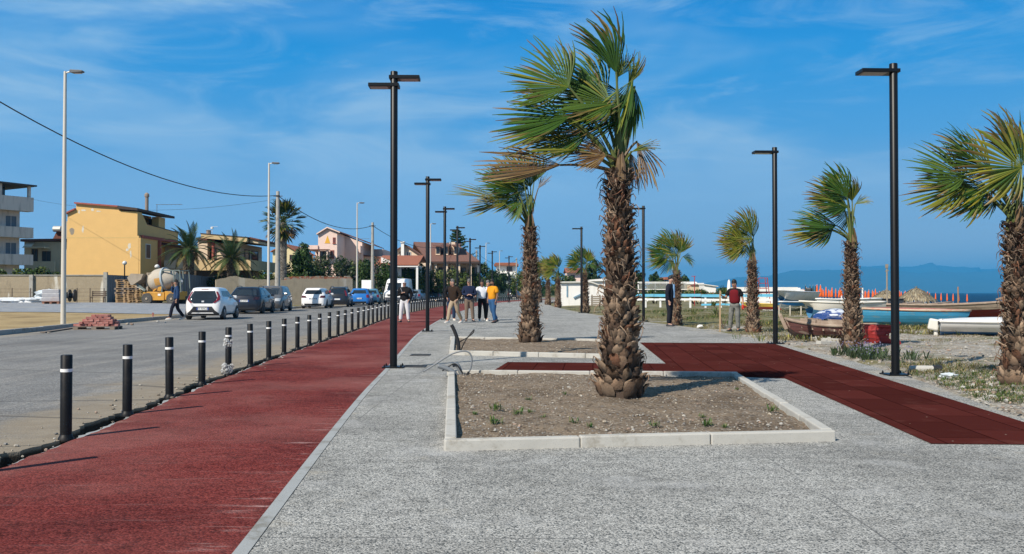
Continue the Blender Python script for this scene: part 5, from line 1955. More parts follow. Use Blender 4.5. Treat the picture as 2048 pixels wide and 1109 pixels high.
# ---------------------------------------------------------------- walls and fences on the left
def wall_mat(name, col, patches):
 m, t = new_mat(name)
 o = t.n('TexCoord').outputs['Object']
 c = t.mix(tuple(x * .75 for x in col), tuple(x * 1.15 for x in col), t.noise(o, 3.0, 6, 0.7))
 mp = t.n('Mapping', {'Vector': o, 'Scale': (0.6, 0.6, 0.12)})
 c = t.mix(c, (.58, .55, .48), t.math('MULTIPLY', t.ramp(t.noise(mp.outputs[0], 1.3, 4, .6), .58, .66), patches))
 mp = t.n('Mapping', {'Vector': o, 'Scale': (2.0, 2.0, 0.5)})
 c = t.mix(c, tuple(x * .4 for x in col), t.math('MULTIPLY', t.ramp(t.noise(mp.outputs[0], .9, 6, .7), .52, .75), .6))
 bp = t.n('Bump', {'Height': t.noise(o, 9, 5, .75), 'Strength': .8, 'Distance': .05})
 b = t.n('BsdfPrincipled', {'Base Color': c, 'Roughness': .95, 'Normal': bp.outputs[0]})
 t.n('OutputMaterial', {'Surface': b.outputs[0]})
 return m
def wall_thing(name, label, a, b, h0, thick, mat, cap=None, capm=None, top=None, cat='wall'):
 """an upright wall between two ground points"""
 a, b = Vector((a[0], a[1], 0)), Vector((b[0], b[1], 0))
 L = (b - a).length
 rz = math.atan2(b.y - a.y, b.x - a.x)
 zb = min(gz(a.x, a.y), gz(b.x, b.y))
 t = thing(name, label, cat, (a.x, a.y, zb), rz)
 n = max(2, int(L / .4))
 pts = [(0, -.4)] + [(L, -.4)]
 for k in range(n, -1, -1):
  pts.append((L * k / n, h0 + (top(k / n) if top else 0)))
 mb = MB()
 mb.prism(pts, 0, thick)
 mb.build('wall_body', mat, t)
 if cap:
  mb = MB()
  mb.box(-.05, L + .05, -.07, thick + .07, h0 + .002, h0 + cap)
  mb.build('coping', capm, t)
 return t, L
a, b = D(-170, 600, 72), D(212, 600, 72)
t, L = wall_thing('boundary_wall', 'long stained beige boundary wall at the back of the paved lot', a, b, 2.13, .22, wall_mat('stained beige wall', (.33, .27, .185), .9), .07, CONCP)
for px in (64, 212):
 mb = MB()
 x = (px + 170) / F * 72
 mb.box(x - .14, x + .14, -.2, -.002, -.3, 2.2 if px < 100 else 2.4)
 mb.build('pier', CONCP, t)
CORR = M('grey corrugated sheet', (.19, .185, .20), .55, .12, 2, metal=.1, dirt=(.1, .09, .09), damount=.3, streak=True)
def corrugated(label, a, b, h0, h1):
 a, b = Vector(a), Vector(b)
 L = (b - a).length
 t = thing('metal_fence', label, 'fence', (a.x, a.y, gz(a.x, a.y)), math.atan2(b.y - a.y, b.x - a.x))
 n = int(L / .11)
 vs = []
 for k in range(n + 1):
  x = L * k / n
  y = .03 * (1 if (k // 2) % 2 else -1)
  hh = h0 + (h1 - h0) * k / n
  for yy in (y, y + .015):
   vs += [(x, yy, -.3), (x, yy, hh)]
 fs = []
 for k in range(n):
  i, j = k * 4, k * 4 + 4
  fs += [(i, j, j + 1, i + 1), (i + 3, j + 3, j + 2, i + 2), (i + 1, j + 1, j + 3, i + 3)]
 mb = MB()
 mb.add(vs, fs)
 mb.build('sheet', CORR, t)
 mb = MB()
 mb.box(0, L, .05, .1, h0 * .9, h0 * .9 + .06); mb.box(0, L, .05, .1, .3, .36)
 mb.build('rail', CORR, t)
 return t
corrugated('dark grey corrugated metal fence behind the stacks of pallets', (D(213, 600, 72.2).x, 72.2, 0), (D(266, 600, 77).x, 77.0, 0), 2.2, 2.2)
corrugated('pale grey corrugated metal fence between the mixer truck and the stone wall', (D(360, 600, 75).x, 75, 0), (D(458, 600, 84).x, 84, 0), 2.35, 2.0)
STW = wall_mat('rough stone and mortar wall', (.36, .30, .215), .4)
a, b = D(432, 600, 76), D(705, 600, 81.5)
wtop = lambda u: .14 * u + .24 * math.exp(-((u - .12) / .07) ** 2) + .08 * math.sin(u * 9) * (u < .4) + .03 * math.sin(u * 61) + .06 * (u > .55)
wall_thing('stone_wall', 'rough beige stone wall with an uneven top behind the parked cars', a, b, 2.16, .35, STW, top=wtop)
mb = MB()
rb = random.Random(8)
BRK = M('worn red bricks', (1, 1, 1), .9, .3, 8, attr=True)
wl = (Vector((b.x, b.y, 0)) - Vector((a.x, a.y, 0)))
wr = math.atan2(wl.y, wl.x)
zb_ = min(gz(a.x, a.y), gz(b.x, b.y))
for k in range(66):
 u = .50 + .49 * k / 66
 if rb.random() < .2:
  continue
 c = a + wl * u
 for lay in range(1 if rb.random() < .4 else 2):
  mb.obox((c.x - math.sin(wr) * .16, c.y + math.cos(wr) * .16, zb_ + 2.16 + wtop(u) + .04 + lay * .11 + rb.uniform(-.02, .02)), (.24, .25, .105), wr + rb.uniform(-.05, .05), col=rb.choice([(.36, .12, .06), (.30, .10, .055), (.42, .22, .13), (.36, .30, .24), (.33, .27, .2)]))
o = mb.build('brick_course', BRK)
tag(o, 'broken course of red bricks along the top of the rough stone wall', 'brick course')
# plain wall along the road further on
wm1 = wall_mat('cream plastered wall', (.50, .43, .28), .2)
wm2 = wall_mat('grey plastered wall', (.20, .195, .175), .15)
ya = 93.0
segs = [(93, 101, wm1, 2.25, 'cream plastered wall behind the white van'), (101.2, 126, wm2, 2.15, 'grey plastered wall with a row of pale caps, right of the white van'), (126.2, 150, wm2, 2.2, 'grey plastered wall behind the group of men'),
  (150.2, 180, wm1, 2.3, 'far cream wall before the far white house')]
for y0, y1, m_, hh, lab in segs:
 a, b = (fl(y0) - 2.4, y0), (fl(y1) - 2.4, y1)
 t, L = wall_thing('roadside_wall', lab, a, b, hh, .2, m_, .06, CONCP)
 if 'caps' in lab:
  for k in range(9):
   mb = MB()
   mb.box(L * (k + .5) / 9 - .12, L * (k + .5) / 9 + .12, -.06, -.002, hh - .42, hh - .2)
   mb.build('wall_cap', M('pale plaster', (.6, .55, .42), .9), t)
# post and wire fence in front of the long wall
t = thing('wire_fence', 'rusty post and wire fence in front of the stained beige wall', 'fence', (D(0, 600, 70.5).x, 70.5, gz(-37, 70.5)))
RUST = M('rusty iron', (.10, .07, .05), .85, .3, 5)
ox = D(0, 600, 70.5).x
for px in (-30, 24, 61, 100, 154, 180, 208):
 mb = MB()
 x = D(px, 600, 70.5).x - ox
 mb.box(x - .025, x + .025, -.025, .025, -.2, 1.15)
 mb.build('post', RUST, t)
mb = MB()
for z in (.2, .55, .85, 1.1):
 mb.tube([(D(-30, 600, 70.5).x - ox, .03, z), (D(61, 600, 70.5).x - ox, .03, z - .02), (D(208, 600, 70.5).x - ox, .03, z)], .008, 4)
mb.build('wire', RUST, t)
# signboard on a concrete block
p = onground(733, 90)
t = thing('signboard', 'blank white signboard on a grey concrete block beside the utility pole', 'signboard', p)
mb = MB()
mb.box(-.45, .45, -.3, .3, -.1, 1.35)
mb.build('block', CONCP, t, bevel=.02)
mb = MB()
mb.box(-.47, .47, -.06, .06, 1.36, 2.32)
mb.build('board', M('blank white board', (.84, .84, .82), .5, .03), t, bevel=.01)
p = onground(712, 92)
t = thing('gate', 'dark iron gate between the stone wall and the signboard', 'gate', p)
mb = MB()
mb.box(-.55, .55, -.04, .04, .05, 1.55)
mb.build('gate_leaf', M('dark gate paint', (.03, .03, .03), .6), t)
mb = MB()
mb.box(-.85, -.56, -.15, .15, -.1, 1.9); mb.box(.56, .8, -.15, .15, -.1, 1.7)
mb.build('gate_post', CONCP, t)
# ---------------------------------------------------------------- shrubs, trees, date palms
BUSHM = leaf_mat('bush leaves', 0.18, 0.5)
WOOD = M('brown stem bark', (.10, .07, .05), .9, .3, 8)
def blob_leaves(mb, blobs, n, size, rr, cols, flat=0.3):
 """leaf-sized faces through the volume of a set of ellipsoids (x,y,z,rx,ry,rz)"""
 wts = [b[3] * b[4] * b[5] for b in blobs]
 tot = sum(wts)
 for b, w_ in zip(blobs, wts):
  k = max(6, int(n * w_ / tot))
  bc = rr.choice(cols)
  for _ in range(k):
   u = rr.uniform(-1, 1)
   a = rr.uniform(0, 2 * PI)
   s_ = math.sqrt(1 - u * u)
   r_ = rr.uniform(.45, 1.05) ** .6
   p = Vector((b[0] + b[3] * r_ * s_ * math.cos(a), b[1] + b[4] * r_ * s_ * math.sin(a), b[2] + b[5] * r_ * u))
   nrm = Vector((s_ * math.cos(a) + rr.uniform(-.8, .8), s_ * math.sin(a) + rr.uniform(-.8, .8), u + rr.uniform(-.5, .9))).normalized()
   t = nrm.cross(Vector((rr.uniform(-1, 1), rr.uniform(-1, 1), rr.uniform(-1, 1)))).normalized()
   q = t.cross(nrm)
   sz = size * rr.uniform(.5, 1.3)
   col = bc if rr.random() < .6 else rr.choice(cols)
   g = rr.uniform(.6, 1.35)
   col = tuple(x * g for x in col)
   mb.add([p - t * sz, p + q * sz * .45, p + t * sz, p - q * sz * .45], [(0, 1, 2, 3)], col)
def shrub(label, px, y, py_top, width_px, seed, cols, n=1500, size=.13, name='shrub', cat='shrub', base=0.0, clumps=9, group=None, zb=None):
 rr = random.Random(seed)
 p = onground(px, y)
 top = D(px, py_top, y).z - p.z
 w_ = width_px / F * y
 t = thing(name, label, cat, p, group=group)
 blobs = []
 for k in range(clumps):
  u = rr.uniform(-.5, .5)
  r_ = rr.uniform(.22, .36)
  hz = top * (1 - .30 * abs(u) * 2 * rr.uniform(.2, 1)) * rr.uniform(.88, 1.0)
  rz_ = max(.3, r_ * top * .62)
  blobs.append((u * w_ * .85, rr.uniform(-.3, .3) * min(w_, 2.5), max(.3, hz - rz_ * .9), max(.4, r_ * w_ * .6), max(.4, r_ * w_ * .5), rz_))
  blobs.append((u * w_ * .9, rr.uniform(-.3, .3) * min(w_, 2.5), max(.3, hz * .5), max(.4, r_ * w_ * .6), max(.4, r_ * w_ * .5), rz_))
 mb = MB()
 blob_leaves(mb, blobs, int(n * 1.25), size * 1.08, rr, cols)
 mb.build('foliage', BUSHM, t, recalc=False)
 mb = MB()
 for k in range(5):
  b = rr.choice(blobs)
  mb.tube([(b[0] * .3, b[1] * .3, -.1), (b[0] * .6, b[1] * .6, b[2] * .5), (b[0], b[1], b[2])], [.06, .045, .02], 5)
 mb.build('stem', WOOD, t, recalc=False)
 return t
DG = [(.022, .048, .012), (.036, .07, .016), (.052, .09, .022), (.026, .055, .02)]
OL = [(.06, .075, .035), (.09, .10, .055), (.045, .06, .03), (.12, .13, .08), (.03, .045, .02)]
YG = [(.08, .12, .02), (.11, .14, .03), (.05, .09, .015), (.15, .16, .04)]
gw = 'shrubs along the roadside walls'
shrub('broad mid green hedge bush over the wall at the left edge, before the grey block', 22, 75, 528, 80, 1, YG + DG, 2200, .13, group=gw)
shrub('mid green bush over the wall, left of the yellow house', 84, 75, 531, 62, 2, YG + DG, 1500, .13, group=gw)
shrub('low pale green bush at the right end of the grey block hedge', 114, 76, 540, 20, 3, YG, 600, .1, group=gw)
shrub('tall dark broad leaved plant before the small cream gabled house', 606, 91, 482, 34, 41, DG, 1500, .2, group=gw)
shrub('dark green hedge at the foot of the cream gabled house', 596, 92, 512, 60, 42, DG + OL, 1800, .14, group=gw)
shrub('low green shrub between the two date palms', 438, 80, 545, 40, 4, DG + YG, 900, .12, group=gw)
shrub('bright green shrub over the metal fence at the foot of the right date palm', 478, 80, 549, 40, 5, YG + DG, 900, .12, group=gw)
shrub('dark green shrub by the tall pale lamp over the stone wall', 530, 84, 538, 50, 6, DG + YG, 1300, .13, group=gw)
shrub('spreading green shrub right of the concrete utility pole', 580, 89, 536, 56, 7, DG + YG, 1500, .13, group=gw)
shrub('large grey green oleander below the pink house', 655, 97, 503, 70, 8, OL + DG, 3000, .14, group=gw)
shrub('dark grey green bush left of the signboard lamp', 690, 100, 515, 56, 9, OL + DG, 2200, .14, group=gw)
shrub('dark bush behind the left end of the oleander', 625, 94, 522, 44, 10, DG, 1500, .14, group=gw)
shrub('row of low bright green plants on the stone wall top', 640, 93, 548, 110, 12, YG + DG, 1700, .11, group=gw, clumps=16)
shrub('round dark green tree with a dense crown right of the signboard pole', 748, 97, 506, 64, 13, DG, 3000, .15, 'round_tree', 'tree', clumps=12)
shrub('green tree left of the signboard pole below the pink balcony', 714, 103, 510, 40, 14, DG + YG, 1500, .15, 'round_tree', 'tree')
shrub('yellow green shrub behind the white van', 782, 103, 540, 60, 15, YG + OL, 1700, .14, group=gw)
shrub('yellow green shrub right of the white van', 824, 108, 528, 50, 16, YG + DG, 1700, .15, group=gw)
shrub('dark round bush under the peach gable', 842, 112, 523, 44, 17, DG, 1500, .15, group=gw)
shrub('yellow green bush before the brown roofed house', 872, 112, 535, 56, 18, YG + OL, 1700, .15, group=gw)
shrub('green bush below the roof windows of the brown roofed house', 905, 116, 530, 50, 19, YG + OL, 1600, .15, group=gw)
shrub('green bush at the right end of the brown roofed house', 940, 122, 533, 46, 20, YG + DG, 1500, .16, group=gw)
shrub('dark tree right of the brown roofed house', 966, 145, 520, 52, 21, DG, 2600, .2, 'round_tree', 'tree', clumps=12)
shrub('very dark tree left of the far white house', 990, 160, 536, 40, 22, DG, 1800, .2, 'round_tree', 'tree')
shrub('dark green bush before the far white house', 1014, 165, 541, 34, 23, DG, 1200, .2, group=gw)
shrub('yellow green bush between the far white house and the second palm', 1040, 160, 536, 34, 24, YG, 1300, .2, group=gw)
far = 'trees among the far houses right of the second palm'
shrub('dark far tree left of the big front palm trunk', 1190, 140, 512, 34, 25, DG, 1700, .2, 'round_tree', 'tree', group=far, clumps=10)
shrub('far tree behind the yellowish palm', 1125, 150, 545, 50, 26, DG + YG, 1500, .2, 'round_tree', 'tree', group=far)
shrub('far tree behind the big front palm trunk', 1240, 150, 530, 56, 27, DG, 1700, .2, 'round_tree', 'tree', group=far)
shrub('far dark tree just right of the big front palm trunk', 1288, 155, 540, 40, 28, DG, 1300, .2, 'round_tree', 'tree', group=far)
shrub('far round tree left of the pavilion', 1310, 155, 543, 26, 29, DG, 1200, .2, 'round_tree', 'tree', group=far)
shrub('far round tree touching the orange pavilion roof', 1322, 150, 553, 24, 30, DG, 900, .2, 'round_tree', 'tree', group=far)
shrub('far round tree right of the suited man palm', 1368, 150, 549, 20, 31, DG, 900, .2, 'round_tree', 'tree', group=far)
shrub('green hedge with reddish leaves behind the beach fence, left of the suited man', 1310, 92, 579, 66, 32, YG + DG + [(.12, .05, .03)], 1500, .13, 'hedge', 'hedge', clumps=14)
shrub('green hedge with reddish leaves behind the beach fence, right of the suited man', 1400, 92, 578, 80, 33, YG + DG + [(.14, .06, .03)], 1700, .13, 'hedge', 'hedge', clumps=16)
shrub('low green bush beside the white closed parasol', 1447, 96, 571, 26, 34, DG + YG, 800, .13, 'shrub', 'shrub')
# far belt of trees that closes the land horizon
mb = MB()
rr = random.Random(77)
for k in range(260):
 px = rr.uniform(-150, 1420)
 y = rr.uniform(230, 420)
 p = onground(px, y)
 hh = rr.uniform(3, 7.0) * (1 if px < 1100 else .6)
 blob_leaves(mb, [(p.x, p.y, p.z + hh * .5, rr.uniform(2.5, 6), 3, hh * .55)], 46, 1.0, rr, DG + OL)
tag(mb.build('far_trees', BUSHM, recalc=False), 'far belt of dark trees along the land horizon', 'trees', kind='stuff')
# date palms
def feather(mb, pts, rr, ln, col, n=26):
 """a pinnate frond along a curve"""
 mb.tube(pts, [.045 - .035 * k / (len(pts) - 1) for k in range(len(pts))], 5, col=(.10, .11, .04))
 for k in range(n):
  u = .12 + .86 * k / n
  f = u * (len(pts) - 1)
  i = min(int(f), len(pts) - 2)
  p = pts[i].lerp(pts[i + 1], f - i)
  d = (pts[i + 1] - pts[i]).normalized()
  sd = d.cross(Vector((0, 0, 1)))
  sd = sd.normalized() if sd.length > .05 else Vector((1, 0, 0))
  up = sd.cross(d)
  l_ = ln * (math.sin(PI * min(1, u * .9 + .12))) * rr.uniform(.85, 1.1)
  for s_ in (-1, 1):
   v = (sd * s_ * .8 + d * .55 + up * .25 + Vector((0, 0, -.25))).normalized()
   e = p + v * l_
   m_ = p + v * l_ * .5 + up * .03
   w_ = d * .028
   g = rr.uniform(.7, 1.35)
   c = tuple(x * g for x in col)
   mb.add([p - w_, p + w_, m_ + w_, m_ - w_, e], [(0, 1, 2, 3), (3, 2, 4)], c)
def date_palm(label, px, y, py_heart, spread, seed, trunk_r=.33, nf=38, wind=-.12):
 rr = random.Random(seed)
 p = onground(px, y)
 h_ = D(px, py_heart, y).z - p.z
 t = thing('date_palm', label, 'palm tree', p, group='date palms behind the metal fence')
 mb = MB()
 rings = []
 mb.lathe([(trunk_r * 1.05, -.2), (trunk_r, .5), (trunk_r * .95, h_ * .7), (trunk_r * 1.25, h_ * .9), (trunk_r * .9, h_)], 12, col=(.09, .06, .04))
 for j in range(int(h_ / .16)):
  z = j * .16
  for i in range(8):
   a = 2 * PI * (i + .5 * (j % 2)) / 8
   r_ = trunk_r * (1 + .25 * sm(.7, .95, z / h_))
   q = rr.uniform(.6, 1.3)
   c = tuple(x * q for x in (.20, .15, .10))
   mb.obox((r_ * math.cos(a), r_ * math.sin(a), z), (.10, .2, .13), a, 0, .5, col=c)
 mb.build('trunk', BARK, t, recalc=False)
 for k in range(nf):
  mb = MB()
  a = 2 * PI * k * .381966 + rr.uniform(-.2, .2)
  el = R(82) - R(105) * (k / nf) + rr.uniform(-.12, .12)
  L = spread * rr.uniform(.85, 1.08)
  pos = Vector((.15 * math.cos(a), .15 * math.sin(a), h_))
  d = Vector((math.cos(a) * math.cos(el), math.sin(a) * math.cos(el), math.sin(el)))
  pts = [pos]
  for s_ in range(8):
   d = (d + Vector((wind * .25, 0, -.125 - .05 * (1 - abs(d.z))))).normalized()
   pts.append(pts[-1] + d * L / 8)
  feather(mb, pts, rr, .46, rr.choice([(.03, .065, .02), (.045, .08, .03), (.03, .055, .022), (.06, .09, .03)]) if k < nf * .85 else (.13, .11, .03), 30)
  mb.build('frond', BUSHM, t, recalc=False)
 return t
date_palm('left date palm with arching feathery fronds before the yellow house', 377, 78, 500, 2.6, 3, .40)
date_palm('right date palm with arching feathery fronds before the beige house', 462, 79, 517, 2.6, 5, .30)
# tall round-crowned fan palm
def round_palm(label, px, y, py_heart, seed, rad=1.0):
 rr = random.Random(seed)
 p = onground(px, y)
 h_ = D(px, py_heart, y).z - p.z
 t = thing('palm_tree', label, 'palm tree', p)
 mb = MB()
 mb.lathe([(.36, -.2), (.30, 1.0), (.27, h_ * .8), (.25, h_)], 14, col=(.16, .14, .12))
 for j in range(int(h_ / .12)):
  for i in range(9):
   a = 2 * PI * (i + .5 * (j % 2)) / 9
   q = rr.uniform(.5, 1.5)
   mb.obox((.285 * math.cos(a), .285 * math.sin(a), j * .12), (.05, .16, .10), a, 0, .4, col=tuple(x * q for x in (.22, .20, .17)))
 mb.build('trunk', BARK, t, recalc=False)
 mb = MB()
 for k in range(46):
  a = 2 * PI * k * .381966
  el = R(80) - R(150) * (k / 46)
  d = Vector((math.cos(a) * math.cos(el), math.sin(a) * math.cos(el), math.sin(el)))
  n = Vector((-math.cos(a) * math.sin(el), -math.sin(a) * math.sin(el), math.cos(el)))
  ln = rad * rr.uniform(.85, 1.1)
  fan_leaf(mb, Vector((0, 0, h_)), Vector((0, 0, h_ + .1)) + d * ln, d, n, R(70), .95 * rad, 'green' if el > -.6 else ('mix' if rr.random() < .5 else 'dry'), rr, seg=14, wind=.12, droop=.35, fold=.2, petr=.02)
 mb.build('crown', FRD, t, recalc=False)
LEAFG_keep = LEAFG[:]
LEAFG[:] = [(.022, .045, .014), (.03, .06, .018), (.02, .05, .02)]
round_palm('tall round crowned fan palm with a pale scarred trunk behind the concrete utility pole', 566, 80, 445, 9, 1.0)
LEAFG[:] = LEAFG_keep
# Norfolk pine behind the brown roofed house
rr = random.Random(19)
p = onground(925, 150)
t = thing('pine_tree', 'tall layered pine behind the brown roofed house', 'tree', p)
top = D(914, 462, 150).z - p.z
mb = MB()
mb.tube([(-.2, 0, -.2), (-.4, 0, top * .6), (-.9, 0, top)], [.22, .14, .04], 8)
mb.build('trunk', WOOD, t)
mb = MB()
for j in range(15):
 z = top * (.42 + .57 * j / 14)
 r_ = 3.6 * (1 - j / 15.0) + .35
 for i in range(7):
  a = 2 * PI * i / 7 + j * .5
  if rr.random() < .25:
   continue
  q = rr.uniform(.6, 1.1) * r_
  x0 = -.2 - .7 * z / top
  for s_ in range(9):
   u = (s_ + 1) / 9
   c = (x0 + q * u * math.cos(a), q * u * math.sin(a), z + .22 * q * u * u - .1)
   blob_leaves(mb, [(c[0], c[1], c[2], .28, .28, .14)], 5, .2, rr, DG)
mb.build('crown', BUSHM, t, recalc=False)
# agave and tall weeds near the fence, flowering patch, grass
def agave(label, px, py, size, seed, col=(.16, .20, .07), n=12):
 rr = random.Random(seed)
 p = G(px, py)
 t = MB()
 for k in range(n):
  a = 2 * PI * k * .381966
  el = R(80) - R(60) * k / n
  d = Vector((math.cos(a) * math.cos(el), math.sin(a) * math.cos(el), math.sin(el)))
  s_ = Vector((-math.sin(a), math.cos(a), 0))
  L = size * rr.uniform(.8, 1.1)
  w_ = L * .09
  q = rr.uniform(.7, 1.2)
  c = tuple(x * q for x in col)
  b, m_, e = Vector((0, 0, .02)), d * L * .5, d * L + Vector((0, 0, -.12 * L))
  up = s_.cross(d) * w_ * .5
  t.add([b - s_ * w_, b + s_ * w_, m_ - s_ * w_, m_ + s_ * w_, e, m_ + up * -1], [(0, 1, 5), (0, 5, 2), (1, 3, 5), (2, 5, 4), (5, 3, 4)], c)
 o = t.build('agave_plant', LEAF, recalc=False)
 o.location = p
 tag(o, label, 'plant')
agave('spiky pale agave left of the worker in red', 1432, 632, .62, 1)
agave('low spiky plant in the dry grass right of the suited man', 1386, 630, .4, 2, (.14, .16, .05))
agave('small spiky plant in the grass left of the suited man', 1327, 634, .3, 3, (.10, .14, .05))
# sapling with a bare forked stem
p = G(1447, 657)
t = thing('sapling', 'thin bare forked sapling leaning beside the wooden stake', 'sapling', p)
mb = MB()
mb.tube([(0, 0, -.05), (-.08, 0, .3), (-.22, 0, .62), (-.36, 0, .85)], [.028, .022, .015, .008], 6)
mb.tube([(0, 0, .08), (.08, 0, .25), (.14, 0, .42)], [.018, .012, .006], 5)
mb.build('stem', WOOD, t)
mb = MB()
for k in range(14):
 tuft(mb, (-.36 + rr.uniform(-.08, .05), rr.uniform(-.05, .05), .8), .05, .2, 2, rr, YG)
mb.build('leaves', LEAF, t, recalc=False)
rr = random.Random(41)
mb = MB()
p0_ = G(1725, 716)
for k in range(70):
 a = rr.gauss(0, .33)
 b = rr.gauss(0, .55)
 c = (p0_.x + a * 1.1 + b * .12, p0_.y + b * 1.3, gz(p0_.x, p0_.y) + .01)
 if c[0] < fp(c[1]) + .06:
  continue
 tuft(mb, c, .09, .19, 12, rr, [(.05, .08, .035), (.07, .10, .04), (.04, .07, .03), (.09, .11, .06)], .7)
 for _ in range(2):
  f = Vector((c[0] + rr.uniform(-.1, .1), c[1] + rr.uniform(-.1, .1), c[2] + rr.uniform(.12, .3)))
  s_ = .014
  mb.add([f + Vector((-s_, 0, 0)), f + Vector((0, 0, s_)), f + Vector((s_, 0, 0)), f + Vector((0, 0, -s_))], [(0, 1, 2, 3)], rr.choice([(.26, .23, .36), (.32, .30, .40), (.2, .18, .3)]))
tag(mb.build('flowering_weeds', LEAF, recalc=False), 'patch of pale lilac flowering weeds at the foot of the palm by the nearest single lamp', 'weeds', kind='stuff')
# grass: green near the right edge, dry straw elsewhere
mb = MB()
GREEN = [(.06, .11, .02), (.08, .13, .025), (.11, .15, .035), (.05, .09, .02)]
DRY = [(.24, .195, .09), (.185, .15, .065), (.14, .12, .045), (.28, .235, .125)]
def patchfun(x, y):
 return math.sin(.8 * x + 1.3 * math.sin(.5 * y)) + math.sin(.63 * y - .4 * x + 1.7) + .7 * math.sin(1.9 * x - 1.1 * y)
n = 0
while n < 7500:
 y = rr.uniform(8, 62) if rr.random() < .75 else rr.uniform(8, 20)
 x = rr.uniform(fp(y) + .12, min(fp(y) + 26, .62 * y + 1))
 v = patchfun(x, y) + .9 * sm(20, 36, y) - .5
 near_green = (x - 7.6) ** 2 / 5 + (y - 12.2) ** 2 / 7 < 1 or (x - 6.9) ** 2 / 1.2 + (y - 11) ** 2 / 6 < 1
 if v < (.65 if y < 26 else .2) and not (near_green and rr.random() < .75):
  n += .25
  continue
 if near_green:
  tuft(mb, (x, y, gz(x, y) + .01), .09, .06, 8, rr, GREEN + [GREEN[3]] + DRY[:2], 1.2)
 elif y < 26:
  tuft(mb, (x, y, gz(x, y) + .01), .12, .07, 7, rr, DRY + DRY + GREEN[:2], 1.1)
 else:
  tuft(mb, (x, y, gz(x, y) + .01), .34, .15 if v > 1.2 else .09, 9, rr, DRY + GREEN if v > 1.2 else DRY + DRY + GREEN[:1], 1.2)
 n += 1
# rank grass round the beached hulls
for px, py, sx, k in ((1640, 682, .8, 60), (1800, 655, 1.4, 110), (1850, 660, 1.2, 90), (1930, 670, 1.3, 110), (1760, 652, 1.2, 60), (1530, 652, .5, 30), (1990, 668, 1.0, 60)):
 p = G(px, py)
 for _ in range(k):
  tuft(mb, (p.x + rr.gauss(0, sx), p.y + rr.gauss(0, .35), gz(p.x, p.y) + .01), .16, .17, 8, rr, DRY + GREEN[:2] + DRY + [(.3, .28, .05)], .9)
tag(mb.build('grass', LEAF, recalc=False), 'tufts of green and dry grass on the beach gravel', 'grass', kind='stuff')
# weeds along the left
mb = MB()
for px, py, k, hh in ((245, 603, 70, .4), (232, 604, 50, .3), (262, 606, 60, .45), (70, 598, 40, .35), (8, 600, 30, .45), (120, 601, 20, .4), (155, 600, 40, .4), (150, 601, 40, .3)):
 p = G(px, py)
 for _ in range(k):
  tuft(mb, (p.x + rr.gauss(0, .7), p.y + rr.gauss(0, .3), gz(p.x, p.y) + .05), .1, hh, 7, rr, GREEN, .5)
tag(mb.build('lot_weeds', LEAF, recalc=False), 'green weeds at the foot of the walls round the paved lot', 'weeds', kind='stuff')
# gravel
mb = MB()
rs = random.Random(23)
for _ in range(5200):
 y = 8 + 24 * rs.random() ** 1.5
 x = rs.uniform(fp(y) + .05, min(fp(y) + 8, .62 * y + .5))
 r = min(.045, .009 * math.exp(abs(rs.gauss(0, .7))))
 stone_mesh(mb, (x, y, gz(x, y) + .018 + r * .2), r, rs)
tag(mb.build('gravel', STONE, recalc=False), 'loose gravel and pebbles along the beach edge', 'gravel', kind='stuff')
# grit in the trench and on the lane
mb = MB()
for _ in range(700):
 y = 5 + 30 * rs.random() ** 1.6
 x = fb(y) + rs.gauss(-.12, .25)
 if x > red_edge(y) - .02 and rs.random() < .85:
  continue
 r = min(.022, .006 * math.exp(abs(rs.gauss(0, .7))))
 dz = -.10 if road_edge(y) < x < red_edge(y) - .06 else .004
 stone_mesh(mb, (x, y, gz(x, y) + dz + r * .3), r, rs)
tag(mb.build('grit', STONE, recalc=False), 'grit and small stones along the row of bollards', 'grit', kind='stuff')
